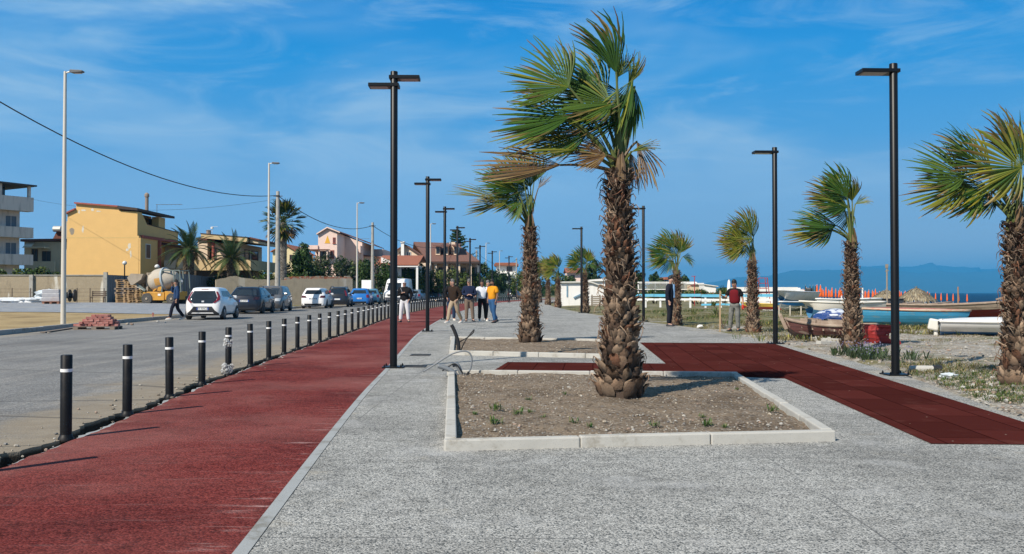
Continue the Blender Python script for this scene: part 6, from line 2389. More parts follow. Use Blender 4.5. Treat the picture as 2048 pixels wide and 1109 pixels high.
# ---------------------------------------------------------------- vehicles
TYRE = M('tyre rubber', (.016, .016, .017), .8, .2, 10)
RIM = M('alloy rim', (.42, .42, .43), .3, .1, 5, metal=.7)
RIMD = M('dark steel rim', (.06, .06, .065), .5)
BLKP = M('black plastic trim', (.018, .018, .02), .5, .15, 10)
TAIL = M('red tail light', (.22, .010, .016), .15, .15, 6, coat=.5)
HEAD = M('clear headlight', (.55, .56, .56), .12, .1, 6, coat=.6)
PLATE = M('white number plate', (.72, .72, .70), .4, .03)
PLATEB = M('blue plate band', (.02, .06, .32), .4)
def paint(name, col, metal=0.0):
 return M(name, col, .32, .05, 1.5, coat=.6, metal=metal, dirt=tuple(c * .8 + .03 for c in col), dscale=2, damount=.25)
class Car:
 """body built from rounded rings stacked in height; local +y is forward"""
 def __init__(s, label, cat, loc, yaw, levels, col, glass=None, group=None, name='parked_car'):
  s.lv = levels
  s.t = thing(name, label, cat, loc, yaw, group)
  s.col = col
  rings = []
  for (z, yr, yf, hw, rr_, rf) in levels:
   rings.append(s.ring(z, yr, yf, hw, rr_, rf))
  mb = MB()
  mb.loft(rings)
  s.body = mb.build('body', col, s.t, smooth=35)
 def ring(s, z, yr, yf, hw, rr_, rf, n=5):
  pts = []
  for cx, cy, r_, a0 in ((hw - rr_, yr + rr_ * 1.0, rr_, -90), (hw - rf, yf - rf, rf, 0), (-(hw - rf), yf - rf, rf, 90), (-(hw - rr_), yr + rr_, rr_, 180)):
   for k in range(n):
    a = R(a0 + 90 * k / (n - 1))
    pts.append((cx + r_ * math.cos(a), cy + r_ * math.sin(a), z))
  return pts
 def at(s, z):
  lv = s.lv
  z = max(lv[0][0], min(lv[-1][0], z))
  for i in range(len(lv) - 1):
   if lv[i][0] <= z <= lv[i + 1][0] and lv[i + 1][0] > lv[i][0]:
    u = (z - lv[i][0]) / (lv[i + 1][0] - lv[i][0])
    return [lv[i][k] + (lv[i + 1][k] - lv[i][k]) * u for k in range(1, 6)]
  return list(lv[-1][1:])
 def rear(s, x, z, off):
  yr, yf, hw, rr_, rf = s.at(z)
  ax = abs(x)
  e = max(0.0, ax - (hw - rr_))
  e = min(e, rr_ * .98)
  return (x, yr + rr_ - math.sqrt(rr_ ** 2 - e ** 2) - off, z)
 def front(s, x, z, off):
  yr, yf, hw, rr_, rf = s.at(z)
  ax = abs(x)
  e = min(max(0.0, ax - (hw - rf)), rf * .98)
  return (x, yf - rf + math.sqrt(rf ** 2 - e ** 2) + off, z)
 def side(s, y, z, sg, off):
  yr, yf, hw, rr_, rf = s.at(z)
  x = hw
  if y < yr + rr_:
   e = min(yr + rr_ - y, rr_ * .98)
   x = hw - rr_ + math.sqrt(rr_ ** 2 - e ** 2)
  elif y > yf - rf:
   e = min(y - (yf - rf), rf * .98)
   x = hw - rf + math.sqrt(rf ** 2 - e ** 2)
  return (sg * (x + off), y, z)
 def patch(s, name, mat, where, rows, off=.008, sg=1, parent=None, nu=8, nv=3):
  """rows = [(z, a, b)]; a, b along x (front, rear) or y (side)"""
  R_ = []
  for i in range(len(rows) - 1):
   for v in range(nv):
    u = v / nv
    R_.append([rows[i][k] + (rows[i + 1][k] - rows[i][k]) * u for k in range(3)])
  R_.append(list(rows[-1]))
  vs, fs = [], []
  for o_ in (off, -.02):
   for z, a, b in R_:
    for k in range(nu + 1):
     p = a + (b - a) * k / nu
     vs.append(s.rear(p, z, o_) if where == 'rear' else s.front(p, z, o_) if where == 'front' else s.side(p, z, sg, o_))
  n, m = nu + 1, len(R_)
  N = n * m
  for j in range(m - 1):
   for k in range(nu):
    fs.append((j * n + k, j * n + k + 1, (j + 1) * n + k + 1, (j + 1) * n + k))
  for k in range(nu):
   fs.append((k, k + 1, N + k + 1, N + k))
   e = (m - 1) * n
   fs.append((e + k, e + k + 1, N + e + k + 1, N + e + k))
  for j in range(m - 1):
   fs.append((j * n, (j + 1) * n, N + (j + 1) * n, N + j * n))
   fs.append((j * n + nu, (j + 1) * n + nu, N + (j + 1) * n + nu, N + j * n + nu))
  mb = MB()
  mb.add(vs, fs)
  return mb.build(name, mat, parent or s.t, smooth=35)
 def wheels(s, y0, y1, r, rim=None, wid=.19, track=None):
  for y in (y0, y1):
   for sg in (-1, 1):
    xo = (track or s.at(.45)[2]) - .02
    # arch
    a = MB()
    n = 20
    pts = []
    for k in range(n + 1):
     t = PI * k / n
     pts.append((y + (r + .065) * math.cos(t), r + (r + .065) * math.sin(t)))
    pts += [(y - r - .065, .17), (y + r + .065, .17)]
    a.prism(pts, sg * (xo - .10), sg * (xo + .033), 'yz')
    a.build('wheel_arch', BLKP, s.t)
    mb = MB()
    x0 = sg * (xo - wid + .05)
    x1 = sg * (xo + .05)
    mb.lathe([(r * .62, x0), (r * .93, x0), (r, x0 + sg * .02), (r, x1 - sg * .02), (r * .94, x1), (r * .66, x1), (r * .62, x1 - sg * .02)], 28, (0, y, r), axis='x')
    w_ = mb.build('wheel', TYRE, s.t, smooth=30)
    q = MB()
    q.lathe([(r * .63, x1 - sg * .05), (r * .64, x1 - sg * .004), (r * .56, x1 + sg * .002), (r * .52, x1 - sg * .025)], 24, (0, y, r), axis='x')
    for k in range(5):
     t = 2 * PI * k / 5 + .3
     q.beam((x1 - sg * .012, y, r), (x1 - sg * .012, y + r * .6 * math.cos(t), r + r * .6 * math.sin(t)), .075, .02)
    q.lathe([(r * .14, x1 - sg * .03), (r * .14, x1 + sg * .004), (r * .06, x1 + sg * .008)], 12, (0, y, r), axis='x')
    q.build('rim', rim or RIM, w_)
 def mirrors(s, y, z, col=None):
  for sg in (-1, 1):
   hw = s.at(z)[2]
   mb = MB()
   mb.obox((sg * (hw + .12), y, z + .05), (.2, .1, .14), sg * .2)
   mb.build('mirror', col or s.col, s.t, bevel=.03)
 def plate(s, where, z, wd=.52, ht=.11, x=0.0, text=None):
  y = s.rear(x, z, .02)[1] if where == 'rear' else s.front(x, z, .02)[1]
  d = -1 if where == 'rear' else 1
  mb = MB()
  mb.box(x - wd / 2, x + wd / 2, min(y, y - d * .03), max(y, y - d * .03), z - ht / 2, z + ht / 2)
  p = mb.build('number_plate', PLATE, s.t)
  mb = MB()
  for sg in (-1, 1):
   a, b = x + sg * (wd / 2 - .045), x + sg * wd / 2
   mb.box(min(a, b), max(a, b), min(y, y + d * .004), max(y, y + d * .004), z - ht / 2, z + ht / 2)
  mb.build('plate_band', PLATEB, p)
  if text:
   cu = bpy.data.curves.new('plate_text', 'FONT')
   cu.body = text
   cu.size = ht * .95
   cu.align_x = 'CENTER'
   cu.align_y = 'CENTER'
   cu.extrude = .001
   cu.materials.append(BLKP)
   o_ = bpy.data.objects.new('plate_text', cu)
   COL.objects.link(o_)
   o_.parent = p
   o_.location = (x, y + d * .003, z)
   o_.rotation_euler = (R(90), 0, 0 if where == 'rear' else PI)
   me = bpy.data.meshes.new_from_object(o_.evaluated_get(bpy.context.evaluated_depsgraph_get()))
   q = bpy.data.objects.new('plate_text', me)
   COL.objects.link(q)
   q.parent, q.location, q.rotation_euler = p, o_.location, o_.rotation_euler
   bpy.data.objects.remove(o_)
   q.name = 'plate_text'
  return p
def hatch_levels(L, W, Hh, belt=.95, hood=.85, ws=.7, run=.30, nose=.9, tail=.12, k=1.0):
 """ring levels for a hatchback or MPV; ring = z, rear y, front y, half width, rear corner radius, front corner radius"""
 w_ = W / 2
 return [(.19, .10, L - .14, w_ - .10, .18, .2), (.26, .02, L - .06, w_ - .04, .26, .3), (.42, 0, L, w_ - .01, .30, .38), (.62, .01, L - .02, w_, .32, .42), (hood - .08, .03, L - .10, w_, .32, .45),
   (hood, .05, L - .30, w_ - .01, .32, .5), (belt, .08, L - nose, w_ - .035, .32, .35), (belt + .02, .085, L - nose - .05, w_ - .045, .32, .32),
   (Hh - .13, .08 + run * .85, L - nose - ws, w_ * .76, .26, .26), (Hh - .05, .08 + run, L - nose - ws - .13, w_ * .71, .25, .25), (Hh - .012, .08 + run + .12, L - nose - ws - .32, w_ * .60, .25, .25), (Hh, .08 + run + .35, L - nose - ws - .6, w_ * .42, .2, .2)]
def standard(c, L, W, Hh, belt, ws, run, nose, r, wb0, wb1, glass=True, rim=None, tail='plain', frontk=True, plates='rear', text=None, pillars=(.0,), roofrail=False, tailmat=None):
 zt = Hh - .15
 w_ = W / 2
 hb, ht_ = c.at(belt + .04), c.at(zt)
 c.patch('rear_window', GLASSC, 'rear', [(belt + .06, -hb[2] + .20, hb[2] - .20), (zt - .01, -ht_[2] + .17, ht_[2] - .17)])
 c.patch('windscreen', GLASSC, 'front', [(belt + .05, -hb[2] + .14, hb[2] - .14), (zt, -ht_[2] + .13, ht_[2] - .13)])
 for sg in (-1, 1):
  y0b, y1b = hb[0] + .30, hb[1] - .22
  y0t, y1t = ht_[0] + .28, ht_[1] - .20
  ym = y0b + (y1b - y0b) * .46
  c.patch('side_window', GLASSC, 'side', [(belt + .045, y0b + .12, ym - .04), (zt - .02, y0t + .06, ym - .04)], sg=sg)
  c.patch('side_window', GLASSC, 'side', [(belt + .045, ym + .04, y1b), (zt - .02, ym + .04, y1t)], sg=sg)
  c.patch('door_handle', BLKP, 'side', [(belt - .09, ym - .32, ym - .16), (belt - .06, ym - .32, ym - .16)], off=.025, sg=sg, nv=1, nu=2)
  c.patch('door_handle', BLKP, 'side', [(belt - .09, ym + .62, ym + .78), (belt - .06, ym + .62, ym + .78)], off=.025, sg=sg, nv=1, nu=2)
  c.patch('sill_trim', BLKP, 'side', [(.2, wb0 + r + .1, wb1 - r - .1), (.28, wb0 + r + .1, wb1 - r - .1)], sg=sg)
  if tail == 'plain':
   c.patch('tail_light', tailmat or TAIL, 'rear', [(belt - .30, sg * (w_ - .26), sg * (w_ - .035)), (belt - .04, sg * (w_ - .30), sg * (w_ - .06))])
  elif tail == 'wide':
   c.patch('tail_light', tailmat or TAIL, 'rear', [(belt - .20, sg * (w_ - .44), sg * (w_ - .03)), (belt - .04, sg * (w_ - .34), sg * (w_ - .045))])
  elif tail == 'high':
   c.patch('tail_light', tailmat or TAIL, 'rear', [(belt - .12, sg * (w_ - .19), sg * (w_ - .05)), (belt + .30, sg * (c.at(belt + .3)[2] - .17), sg * (c.at(belt + .3)[2] - .03))])
  c.patch('headlight', HEAD, 'front', [(belt - .36, sg * (w_ - .46), sg * (w_ - .10)), (belt - .18, sg * (w_ - .36), sg * (w_ - .06))])
 c.patch('rear_bumper', BLKP, 'rear', [(.21, -w_ + .14, w_ - .14), (.36, -w_ + .10, w_ - .10)])
 c.patch('grille', BLKP, 'front', [(.30, -w_ * .5, w_ * .5), (.50, -w_ * .58, w_ * .58)])
 c.wheels(wb0, wb1, r, rim)
 c.mirrors(c.at(belt + .08)[1] - .38, belt + .02)
 if plates:
  c.plate('rear', .62 if tail != 'wide' else .72, text=text)
  c.plate('front', .42)
 if roofrail:
  for sg in (-1, 1):
   mb = MB()
   x = sg * (w_ * .66)
   y0, y1 = c.at(Hh - .04)[0] + .15, c.at(Hh - .04)[1] - .25
   mb.tube([(x, y0, Hh - .05), (x, y0 + .12, Hh + .035), (x, (y0 + y1) / 2, Hh + .05), (x, y1 - .12, Hh + .035), (x, y1, Hh - .05)], .018, 6)
   mb.build('roof_rail', BLKP, c.t)
CARS = 'cars parked along the far side of the road'
def place(pxL, pxR, y, W):
 """ground point of the middle of a car whose rear corners show at two pixels"""
 x = ((pxL + pxR) / 2 - 1024) / F * y
 return Vector((x, y, gz(x, y) + .004))
# white small hatchback with a black glass hatch
L, W, Hh = 3.46, 1.64, 1.47
c = Car('white small hatchback with a black glass tailgate, nearest of the parked cars', 'car', place(369, 442, 41.4, 1.64), R(3),
  hatch_levels(L, W, Hh, .93, .84, .62, .30, .78), paint('white car paint', (.80, .78, .76)), group=CARS, name='parked_car')
hb = c.at(.97)
c.patch('tailgate_glass', GLASSC, 'rear', [(.74, -.42, .42), (.86, -.56, .56), (1.0, -.60, .60), (Hh - .17, -.46, .46)], off=.012, nu=14)
for sg in (-1, 1):
 c.patch('tail_light', TAIL, 'rear', [(.76, sg * .46, sg * .54), (.90, sg * .60, sg * .72), (1.05, sg * .615, sg * .70), (1.27, sg * .51, sg * .575)], off=.022)
 y1b = c.at(1.0)[1] - .2
 c.patch('side_window', GLASSC, 'side', [(1.04, .62, 1.52), (1.15, .60, 1.50), (Hh - .17, .70, 1.48)], sg=sg)
 c.patch('side_window', GLASSC, 'side', [(.98, 1.58, y1b), (Hh - .17, 1.55, c.at(Hh - .17)[1] - .2)], sg=sg)
 c.patch('door_handle', c.col, 'side', [(.86, 1.62, 1.80), (.89, 1.62, 1.80)], off=.025, sg=sg, nv=1, nu=2)
 c.patch('sill_trim', BLKP, 'side', [(.2, .95, 2.45), (.27, .95, 2.45)], sg=sg)
 c.patch('headlight', HEAD, 'front', [(.6, sg * .36, sg * .72), (.8, sg * .45, sg * .74)])
c.patch('windscreen', GLASSC, 'front', [(.98, -.6, .6), (Hh - .15, -.46, .46)])
c.patch('brake_light', TAIL, 'rear', [(Hh - .10, -.16, .16), (Hh - .08, -.16, .16)], off=.02, nv=1)
c.patch('rear_bumper', BLKP, 'rear', [(.2, -.70, .70), (.30, -.70, .70), (.42, -.54, .54), (.60, -.40, .40)], off=.015, nu=12)
c.patch('bumper_stripe', c.col, 'rear', [(.29, -.5, .5), (.33, -.44, .44)], off=.03, nv=1)
c.plate('rear', .50, text='EY 454CZ')
c.patch('badge', RIM, 'rear', [(.79, -.055, .055), (.86, -.055, .055)], off=.03, nv=2, nu=3)
c.wheels(.56, 2.90, .285, RIM, .17)
c.mirrors(2.15, .97)
# dark coupe suv
c = Car('dark blue grey coupe car with roof rails, right of the white small hatchback', 'car', place(448, 528, 51.0, 1.8), R(3),
  hatch_levels(4.36, 1.82, 1.50, .98, .86, .72, .62, .98), paint('dark blue grey car paint', (.012, .015, .024), .3), group=CARS)
standard(c, 4.36, 1.82, 1.50, .98, .72, .62, .98, .335, .75, 3.42, rim=RIMD, tail='wide', roofrail=True, text='GA 273PT', tailmat=M('smoked tail light', (.03, .006, .008), .2, coat=.5))
# grey mpv facing us
yM = 57.5
c = Car('grey brown MPV facing the camera, right of the dark coupe', 'car', place(522, 583, yM + 3.9, 1.75), R(180 + 3),
  hatch_levels(4.0, 1.76, 1.60, 1.0, .90, .72, .16, .62), paint('grey brown car paint', (.15, .135, .125), .4), group=CARS)
c.t.location = place(528, 590, yM + 3.4, 1.75)
standard(c, 4.0, 1.76, 1.60, 1.0, .72, .16, .62, .31, .62, 3.2, tail='plain')
# white hatchback
c = Car('white hatchback with dark wide tail lights, in front of the rough stone wall', 'car', place(600, 652, 67, 1.79), R(3),
  hatch_levels(4.37, 1.79, 1.50, .98, .86, .70, .42, .96), paint('white car paint', (.80, .78, .76)), group=CARS)
standard(c, 4.37, 1.79, 1.50, .98, .70, .42, .96, .32, .85, 3.49, tail='wide', rim=RIMD, text='FH 719KD', tailmat=M('dark red tail light', (.07, .008, .012), .2, coat=.5))
# black small suv with high red lights
c = Car('black small SUV with a tall red tail light, right of the white hatchback', 'car', place(656, 693, 73.0, 1.7), R(3),
  hatch_levels(3.68, 1.68, 1.60, 1.0, .9, .5, .10, .62), paint('black car paint', (.012, .012, .014)), group=CARS)
standard(c, 3.68, 1.68, 1.60, 1.0, .5, .10, .62, .30, .58, 2.88, tail='high', roofrail=True, rim=RIMD)
# bright blue hatchback
c = Car('bright blue hatchback parked between the black SUV and the pale blue car', 'car', place(699, 738, 79.8, 1.75), R(4),
  hatch_levels(4.2, 1.76, 1.50, .98, .86, .70, .34, .94), paint('bright blue car paint', (.02, .17, .50), .2), group=CARS)
standard(c, 4.2, 1.76, 1.50, .98, .70, .34, .94, .31, .7, 3.3, tail='plain', text='FC 508BN')
# pale blue little car
c = Car('pale blue little car between the bright blue hatchback and the white van', 'car', place(728, 756, 87.5, 1.6), R(6),
  hatch_levels(3.6, 1.62, 1.48, .95, .85, .60, .22, .80), paint('pale blue car paint', (.10, .25, .34), .2), group=CARS)
standard(c, 3.6, 1.62, 1.48, .95, .60, .22, .80, .28, .6, 2.9, tail='plain')
# white van facing us
vp = place(752, 798, 87.5, 2.05)
L, W, Hh = 5.4, 2.05, 2.5
w_ = W / 2
lv = [(.25, .06, L - .16, w_ - .08, .08, .3), (.36, 0, L - .02, w_ - .02, .08, .4), (.70, 0, L, w_, .08, .45), (1.0, 0, L - .06, w_, .08, .45), (1.22, 0, L - .42, w_, .08, .45), (1.32, 0, L - .62, w_ - .01, .08, .36),
  (2.1, 0, L - 1.22, w_ - .09, .08, .26), (2.3, .01, L - 1.42, w_ - .11, .08, .24), (2.46, .03, L - 1.85, w_ - .15, .10, .2), (2.5, .10, L - 2.2, w_ - .26, .1, .1)]
va = R(180 - 4)
vloc = Vector((vp.x, vp.y, vp.z)) + Vector((math.sin(va) * -1, math.cos(va) * -1, 0)) * 0
c = Car('white high roofed panel van facing the camera', 'van', (0, 0, 0), va, lv, paint('white car paint', (.8, .78, .76)), name='parked_van')
fwd = Vector((-math.sin(va), math.cos(va), 0))
c.t.location = vp - fwd * L + Vector((.12, 3.0, .02))
c.patch('windscreen', GLASSC, 'front', [(1.34, -w_ + .14, w_ - .14), (2.05, -w_ + .24, w_ - .24)])
for sg in (-1, 1):
 c.patch('side_window', GLASSC, 'side', [(1.34, L - 1.85, L - 1.0), (1.5, L - 1.85, L - 1.15), (2.0, L - 1.8, L - 1.45)], sg=sg)
 c.patch('headlight', HEAD, 'front', [(.78, sg * (w_ - .42), sg * (w_ - .1)), (1.12, sg * (w_ - .30), sg * (w_ - .06))])
 c.patch('side_moulding', BLKP, 'side', [(.62, 1.4, L - 1.6), (.72, 1.4, L - 1.6)], sg=sg)
c.patch('grille', BLKP, 'front', [(.72, -.52, .52), (.92, -.58, .58)], off=.015)
c.patch('front_bumper', M('dark grey bumper', (.05, .055, .07), .6), 'front', [(.27, -w_ + .15, w_ - .15), (.62, -w_ + .12, w_ - .12)], off=.02)
mb = MB()
yv = c.front(0, .82, .03)[1]
for dz in (0, .075):
 mb.prism([(-.11, .76 + dz), (0, .83 + dz), (.11, .76 + dz), (.11, .795 + dz), (0, .865 + dz), (-.11, .795 + dz)], yv - .02, yv + .015)
mb.build('badge', RIM, c.t)
c.plate('front', .5)
c.wheels(.95, 4.45, .34, RIMD, .2)
for sg in (-1, 1):
 mb = MB()
 mb.obox((sg * (w_ + .17), L - 1.05, 1.52), (.18, .12, .36))
 mb.build('mirror', BLKP, c.t, bevel=.03)
# cars beyond
specs = [(813, 838, 104, 'silver blue saloon with red tail light behind the man on the red path', 'silver blue car paint', (.13, .19, .25), 1.45, 'plain', 4.3, .55),
   (852, 878, 112, 'dark green grey hatchback just right of the second double headed lamp', 'dark green car paint', (.03, .045, .05), 1.48, 'plain', 4.0, .3),
   (917, 942, 127, 'dark grey car half hidden behind the man in navy', 'dark grey car paint', (.05, .055, .065), 1.48, 'plain', 4.1, .35),
   (945, 968, 137, 'black car half hidden behind the man in the white shirt', 'black car paint', (.012, .012, .014), 1.48, 'plain', 4.1, .35),
   (1014, 1032, 168, 'far dark car below the far white house', 'dark grey car paint', (.05, .055, .065), 1.46, 'plain', 4.2, .4)]
for a, b, y, lab, pn, pc, hh, tl, ln, run in specs:
 yaw = -math.atan2(fl(y + 2) - fl(y - 2), 4)
 c = Car(lab, 'car', place(a, b, y, 1.75), yaw, hatch_levels(ln, 1.76, hh, .96, .86, .7, run, .94), paint(pn, pc, .2), group=CARS)
 standard(c, ln, 1.76, hh, .96, .7, run, .94, .31, .7, ln - .9, tail=tl)
c = Car('small white van facing the camera behind the man in the brown jacket', 'van', (0, 0, 0), R(180 - 10), hatch_levels(4.2, 1.80, 1.86, 1.05, .95, .5, .02, .85), paint('white car paint', (.8, .78, .76)), name='parked_van')
vp = place(877, 902, 118, 1.8)
c.t.location = vp - Vector((-math.sin(R(170)), math.cos(R(170)), 0)) * 4.2
standard(c, 4.2, 1.8, 1.86, 1.05, .5, .02, .85, .31, .7, 3.4, tail='plain')
# ---------------------------------------------------------------- concrete mixer truck
YM = M('worn yellow machine paint', (.50, .24, .02), .6, .2, 3, dirt=(.16, .10, .05), dscale=2.2, damount=.6)
DRUM = M('cement grey drum', (.42, .37, .30), .8, .15, 2, dirt=(.26, .22, .17), dscale=1.5, damount=.6)
GREENS = M('grey green steel', (.12, .15, .14), .6, .2, 4)
mp_ = onground(330, 64.5)
t = thing('mixer_truck', 'yellow self loading concrete mixer truck with a grey drum, before the metal fence', 'mixer truck', mp_, R(-8))
S = 64.5 / F      # metres per photo pixel at this distance
mx = lambda px: (px - 330) * S
mz = lambda py: (609.5 - py) * S
mb = MB()
mb.box(mx(292), mx(362), -.55, .55, mz(588), mz(584)); mb.box(mx(312), mx(340), -.75, .75, mz(601), mz(585.2)); mb.prism([(mx(308), mz(585.3)), (mx(313), mz(585.3)), (mx(313), mz(600))], -.7, .7)
mb.build('chassis', YM, t, bevel=.02)
mb = MB()
mb.box(mx(342), mx(366), -.8, .8, mz(600), mz(583))
mb.build('rear_bodywork', YM, t, bevel=.03)
mb = MB()
mb.box(mx(316), mx(323), -.77, -.752, mz(591), mz(587)) if False else mb.box(mx(327), mx(333), -.775, -.752, mz(592), mz(588))
mb.build('sticker', M('white sticker', (.7, .7, .68), .6), t)
dr = MB()
dax = (Vector((mx(350), .1, mz(568))) - Vector((mx(300), .1, mz(553)))).normalized()
prof_d = [(.30, -1.0), (.62, -.75), (.80, -.35), (.84, 0.05), (.80, .35), (.55, .95), (.34, 1.25), (.30, 1.27)]
dc = Vector((mx(323), 0, mz(560.5)))
rings = []
bx_ = Vector((1, 0, .16)).normalized()
by_ = Vector((0, 1, 0))
bz_ = bx_.cross(by_)
for r_, hgt in prof_d:
 rings.append([tuple(dc + bx_ * -hgt * -1 * .95 + (by_ * math.cos(2 * PI * k / 28) + bz_ * math.sin(2 * PI * k / 28)) * r_ * .98) for k in range(28)])
dr.loft(rings)
drum = dr.build('drum', DRUM, t, smooth=50)
mb = MB()
rings = []
for hgt in (.30, .42):
 rings.append([tuple(dc + bx_ * hgt * .95 + (by_ * math.cos(2 * PI * k / 28) + bz_ * math.sin(2 * PI * k / 28)) * .845) for k in range(28)])
mb.loft(rings)
mb.build('drum_band', M('pale blue grey band', (.32, .37, .40), .7), drum, smooth=40)
mb = MB()
vs = []
for i in range(5):
 for k in range(5):
  a = R(-62 - 34 * k / 4)
  hg = -.12 + .42 * i / 4
  rr_ = .85 - .06 * max(0, (hg - .05)) * 2
  vs.append(tuple(dc + bx_ * hg * .95 + (by_ * math.sin(a) * 1 + bz_ * -math.cos(a) * -1 * -1) * rr_))
mb.add(vs, [(i * 5 + k, i * 5 + k + 1, (i + 1) * 5 + k + 1, (i + 1) * 5 + k) for i in range(4) for k in range(4)])
mb.build('orange_patch', M('faded orange paint', (.46, .24, .06), .8), drum)
for sg in (-1, 1):
 for px in (304, 356):
  mb = MB()
  r_ = .40
  mb.lathe([(r_ * .5, sg * .52), (r_ * .94, sg * .52), (r_, sg * .56), (r_, sg * .80), (r_ * .94, sg * .84), (r_ * .5, sg * .84)], 24, (mx(px), 0, r_), axis='y') if False else None
  w = MB()
  rings = []
  for q, yy in ((.5, .50), (.94, .50), (1, .54), (1, .78), (.94, .82), (.55, .82)):
   rings.append([(mx(px) + r_ * q * math.cos(2 * PI * k / 24), sg * yy, r_ + r_ * q * math.sin(2 * PI * k / 24)) for k in range(24)])
  w.loft(rings)
  wh = w.build('wheel', M('dusty tyre', (.06, .058, .055), .9, .2, 8), t, smooth=30)
  q = MB()
  rings = [[(mx(px) + r_ * s_ * math.cos(2 * PI * k / 20), sg * yy, r_ + r_ * s_ * math.sin(2 * PI * k / 20)) for k in range(20)] for s_, yy in ((.54, .70), (.5, .825), (.34, .78), (.24, .78), (.2, .86), (.05, .87))]
  q.loft(rings)
  q.build('rim', M('dusty rim', (.33, .27, .2), .8), wh)
# loading bucket raised at the front
mb = MB()
x0, x1 = mx(262), mx(296)
poly = [(mx(263), mz(556)), (mx(271), mz(548)), (mx(297), mz(549)), (mx(292), mz(560)), (mx(274), mz(571)), (mx(270), mz(570))]
mb.prism(poly, -.85, -.80); mb.prism(poly, .80, .85)
mb.add([(mx(263), -.8, mz(556)), (mx(263), .8, mz(556)), (mx(270), .8, mz(570)), (mx(270), -.8, mz(570)), (mx(292), -.8, mz(560)), (mx(292), .8, mz(560)), (mx(297), -.8, mz(549)), (mx(297), .8, mz(549)), (mx(274), -.8, mz(571)), (mx(274), .8, mz(571))],
  [(0, 1, 2, 3), (3, 2, 9, 8), (8, 9, 5, 4), (4, 5, 7, 6)])
mb.build('loading_bucket', M('cement caked steel', (.30, .25, .19), .9, .25, 3, dirt=(.14, .09, .06), damount=.6), t)
mb = MB()
for sg in (-1, 1):
 mb.beam((mx(279), sg * .6, mz(568)), (mx(298), sg * .6, mz(582)), .1, .16)
mb.build('lift_arm', GREENS, t)
mb = MB()
mb.beam((mx(281), -.86, mz(573)), (mx(294), -.6, mz(581)), .16, .05)
mb.build('chute', M('pale chute', (.55, .52, .45), .7), t)
mb = MB()
for sg in (-1, 1):
 mb.beam((mx(298), sg * .35, mz(584)), (mx(299), sg * .35, mz(546)), .12, .14)
mb.beam((mx(299), -.4, mz(560)), (mx(299), .4, mz(560)), .1, .1); mb.beam((mx(300), -.5, mz(547)), (mx(318), -.5, mz(546.5)), .05, .05); mb.beam((mx(300), .5, mz(547)), (mx(318), .5, mz(546.5)), .05, .05)
mb.build('drum_stand', M('cement caked steel', (.3, .25, .19)), t)
mb = MB()
for sg in (-1, 1):
 mb.beam((mx(334), sg * .65, mz(585)), (mx(333.5), sg * .65, mz(542.5)), .07, .07); mb.beam((mx(362), sg * .65, mz(585)), (mx(358), sg * .65, mz(542.5)), .07, .07)
 mb.beam((mx(333), sg * .65, mz(542)), (mx(371), sg * .65, mz(541.5)), .07, .07); mb.beam((mx(371), sg * .65, mz(542)), (mx(374), sg * .65, mz(585)), .06, .06)
for px in (333, 346, 371):
 mb.beam((mx(px), -.65, mz(542)), (mx(px), .65, mz(542)), .06, .06)
mb.build('cab_frame', GREENS, t)
mb = MB()
mb.box(mx(346), mx(356), -.25, .25, mz(584), mz(578)); mb.box(mx(354), mx(357.5), -.25, .25, mz(578) + .001, mz(562))
mb.build('seat', BLKP, t, bevel=.04)
mb = MB()
mb.beam((mx(313), -.5, mz(583)), (mx(331), -.5, mz(569)), .09, .09)
mb.beam((mx(327), -.5, mz(583)), (mx(330), -.5, mz(573)), .3, .25)
mb.build('pump', YM, t)
# white sheeted heap behind the truck
crumple('tarpaulin', Vector((D(330, 552, 67.5).x, 67.8, D(330, 550, 67.5).z - .5)), 1.15, .8, .75, 12, M('dusty white sheet', (.62, .58, .54), .8, .15, 2), 'dusty white sheeting heaped behind the mixer truck drum', 'tarpaulin', 18, 10, .16)
# ---------------------------------------------------------------- pallets and bricks
PWOOD = M('new pallet wood', (.36, .235, .12), .85, .25, 5, dirt=(.15, .10, .06), dscale=2.5, damount=.5)
PWOOD2 = M('old grey pallet wood', (.21, .165, .13), .9, .25, 5)
def make_pallet(mat, label, group):
 t = thing('pallet', label, 'pallet', group=group)
 for k in range(7):
  mb = MB()
  mb.box(-.6, .6, -.4 + k * .118, -.4 + k * .118 + .092, .122, .144)
  mb.build('board', mat, t)
 for k in range(3):
  mb = MB()
  y = -.4 + k * .355
  for x in (-.6, -.07, .46):
   mb.box(x, x + .14, y, y + .09, .022, .098)
  mb.box(-.6, .6, y, y + .09, 0, .0215)
  mb.box(-.6, .6, y, y + .09, .0985, .1215) if False else None
  mb.build('runner', mat, t)
 for x in (-.6, -.07, .46):
  mb = MB()
  mb.box(x, x + .14, -.4, .4, .0985, .1215)
  mb.build('stringer', mat, t)
 return t
proto = make_pallet(PWOOD, 'x', 'pallets stacked beside the mixer truck')
proto2 = make_pallet(PWOOD2, 'x', 'pallets stacked beside the mixer truck')
rp_ = random.Random(2)
for s_, (px, n, y) in enumerate(((251, 12, 67.0), (275, 11, 65.2))):
 b = onground(px, y)
 for k in range(n):
  old = rp_.random() < .35
  src = proto2 if old else proto
  side = ('left stack of pallets by the metal fence', 'right stack of pallets beside the mixer truck')[s_]
  lab = ('old grey ' if old else 'new yellow ') + 'wooden pallet in the ' + side + (', topmost' if k == n - 1 else ', lowest' if k == 0 else '')
  loc = b + Vector((rp_.uniform(-.06, .06), rp_.uniform(-.05, .05), .0 + k * .146))
  o = dup(src, loc, rp_.uniform(-.07, .07) + R(8), lab)
for q in (proto, proto2):
 for ch in list(q.children):
  bpy.data.objects.remove(ch)
 bpy.data.objects.remove(q)
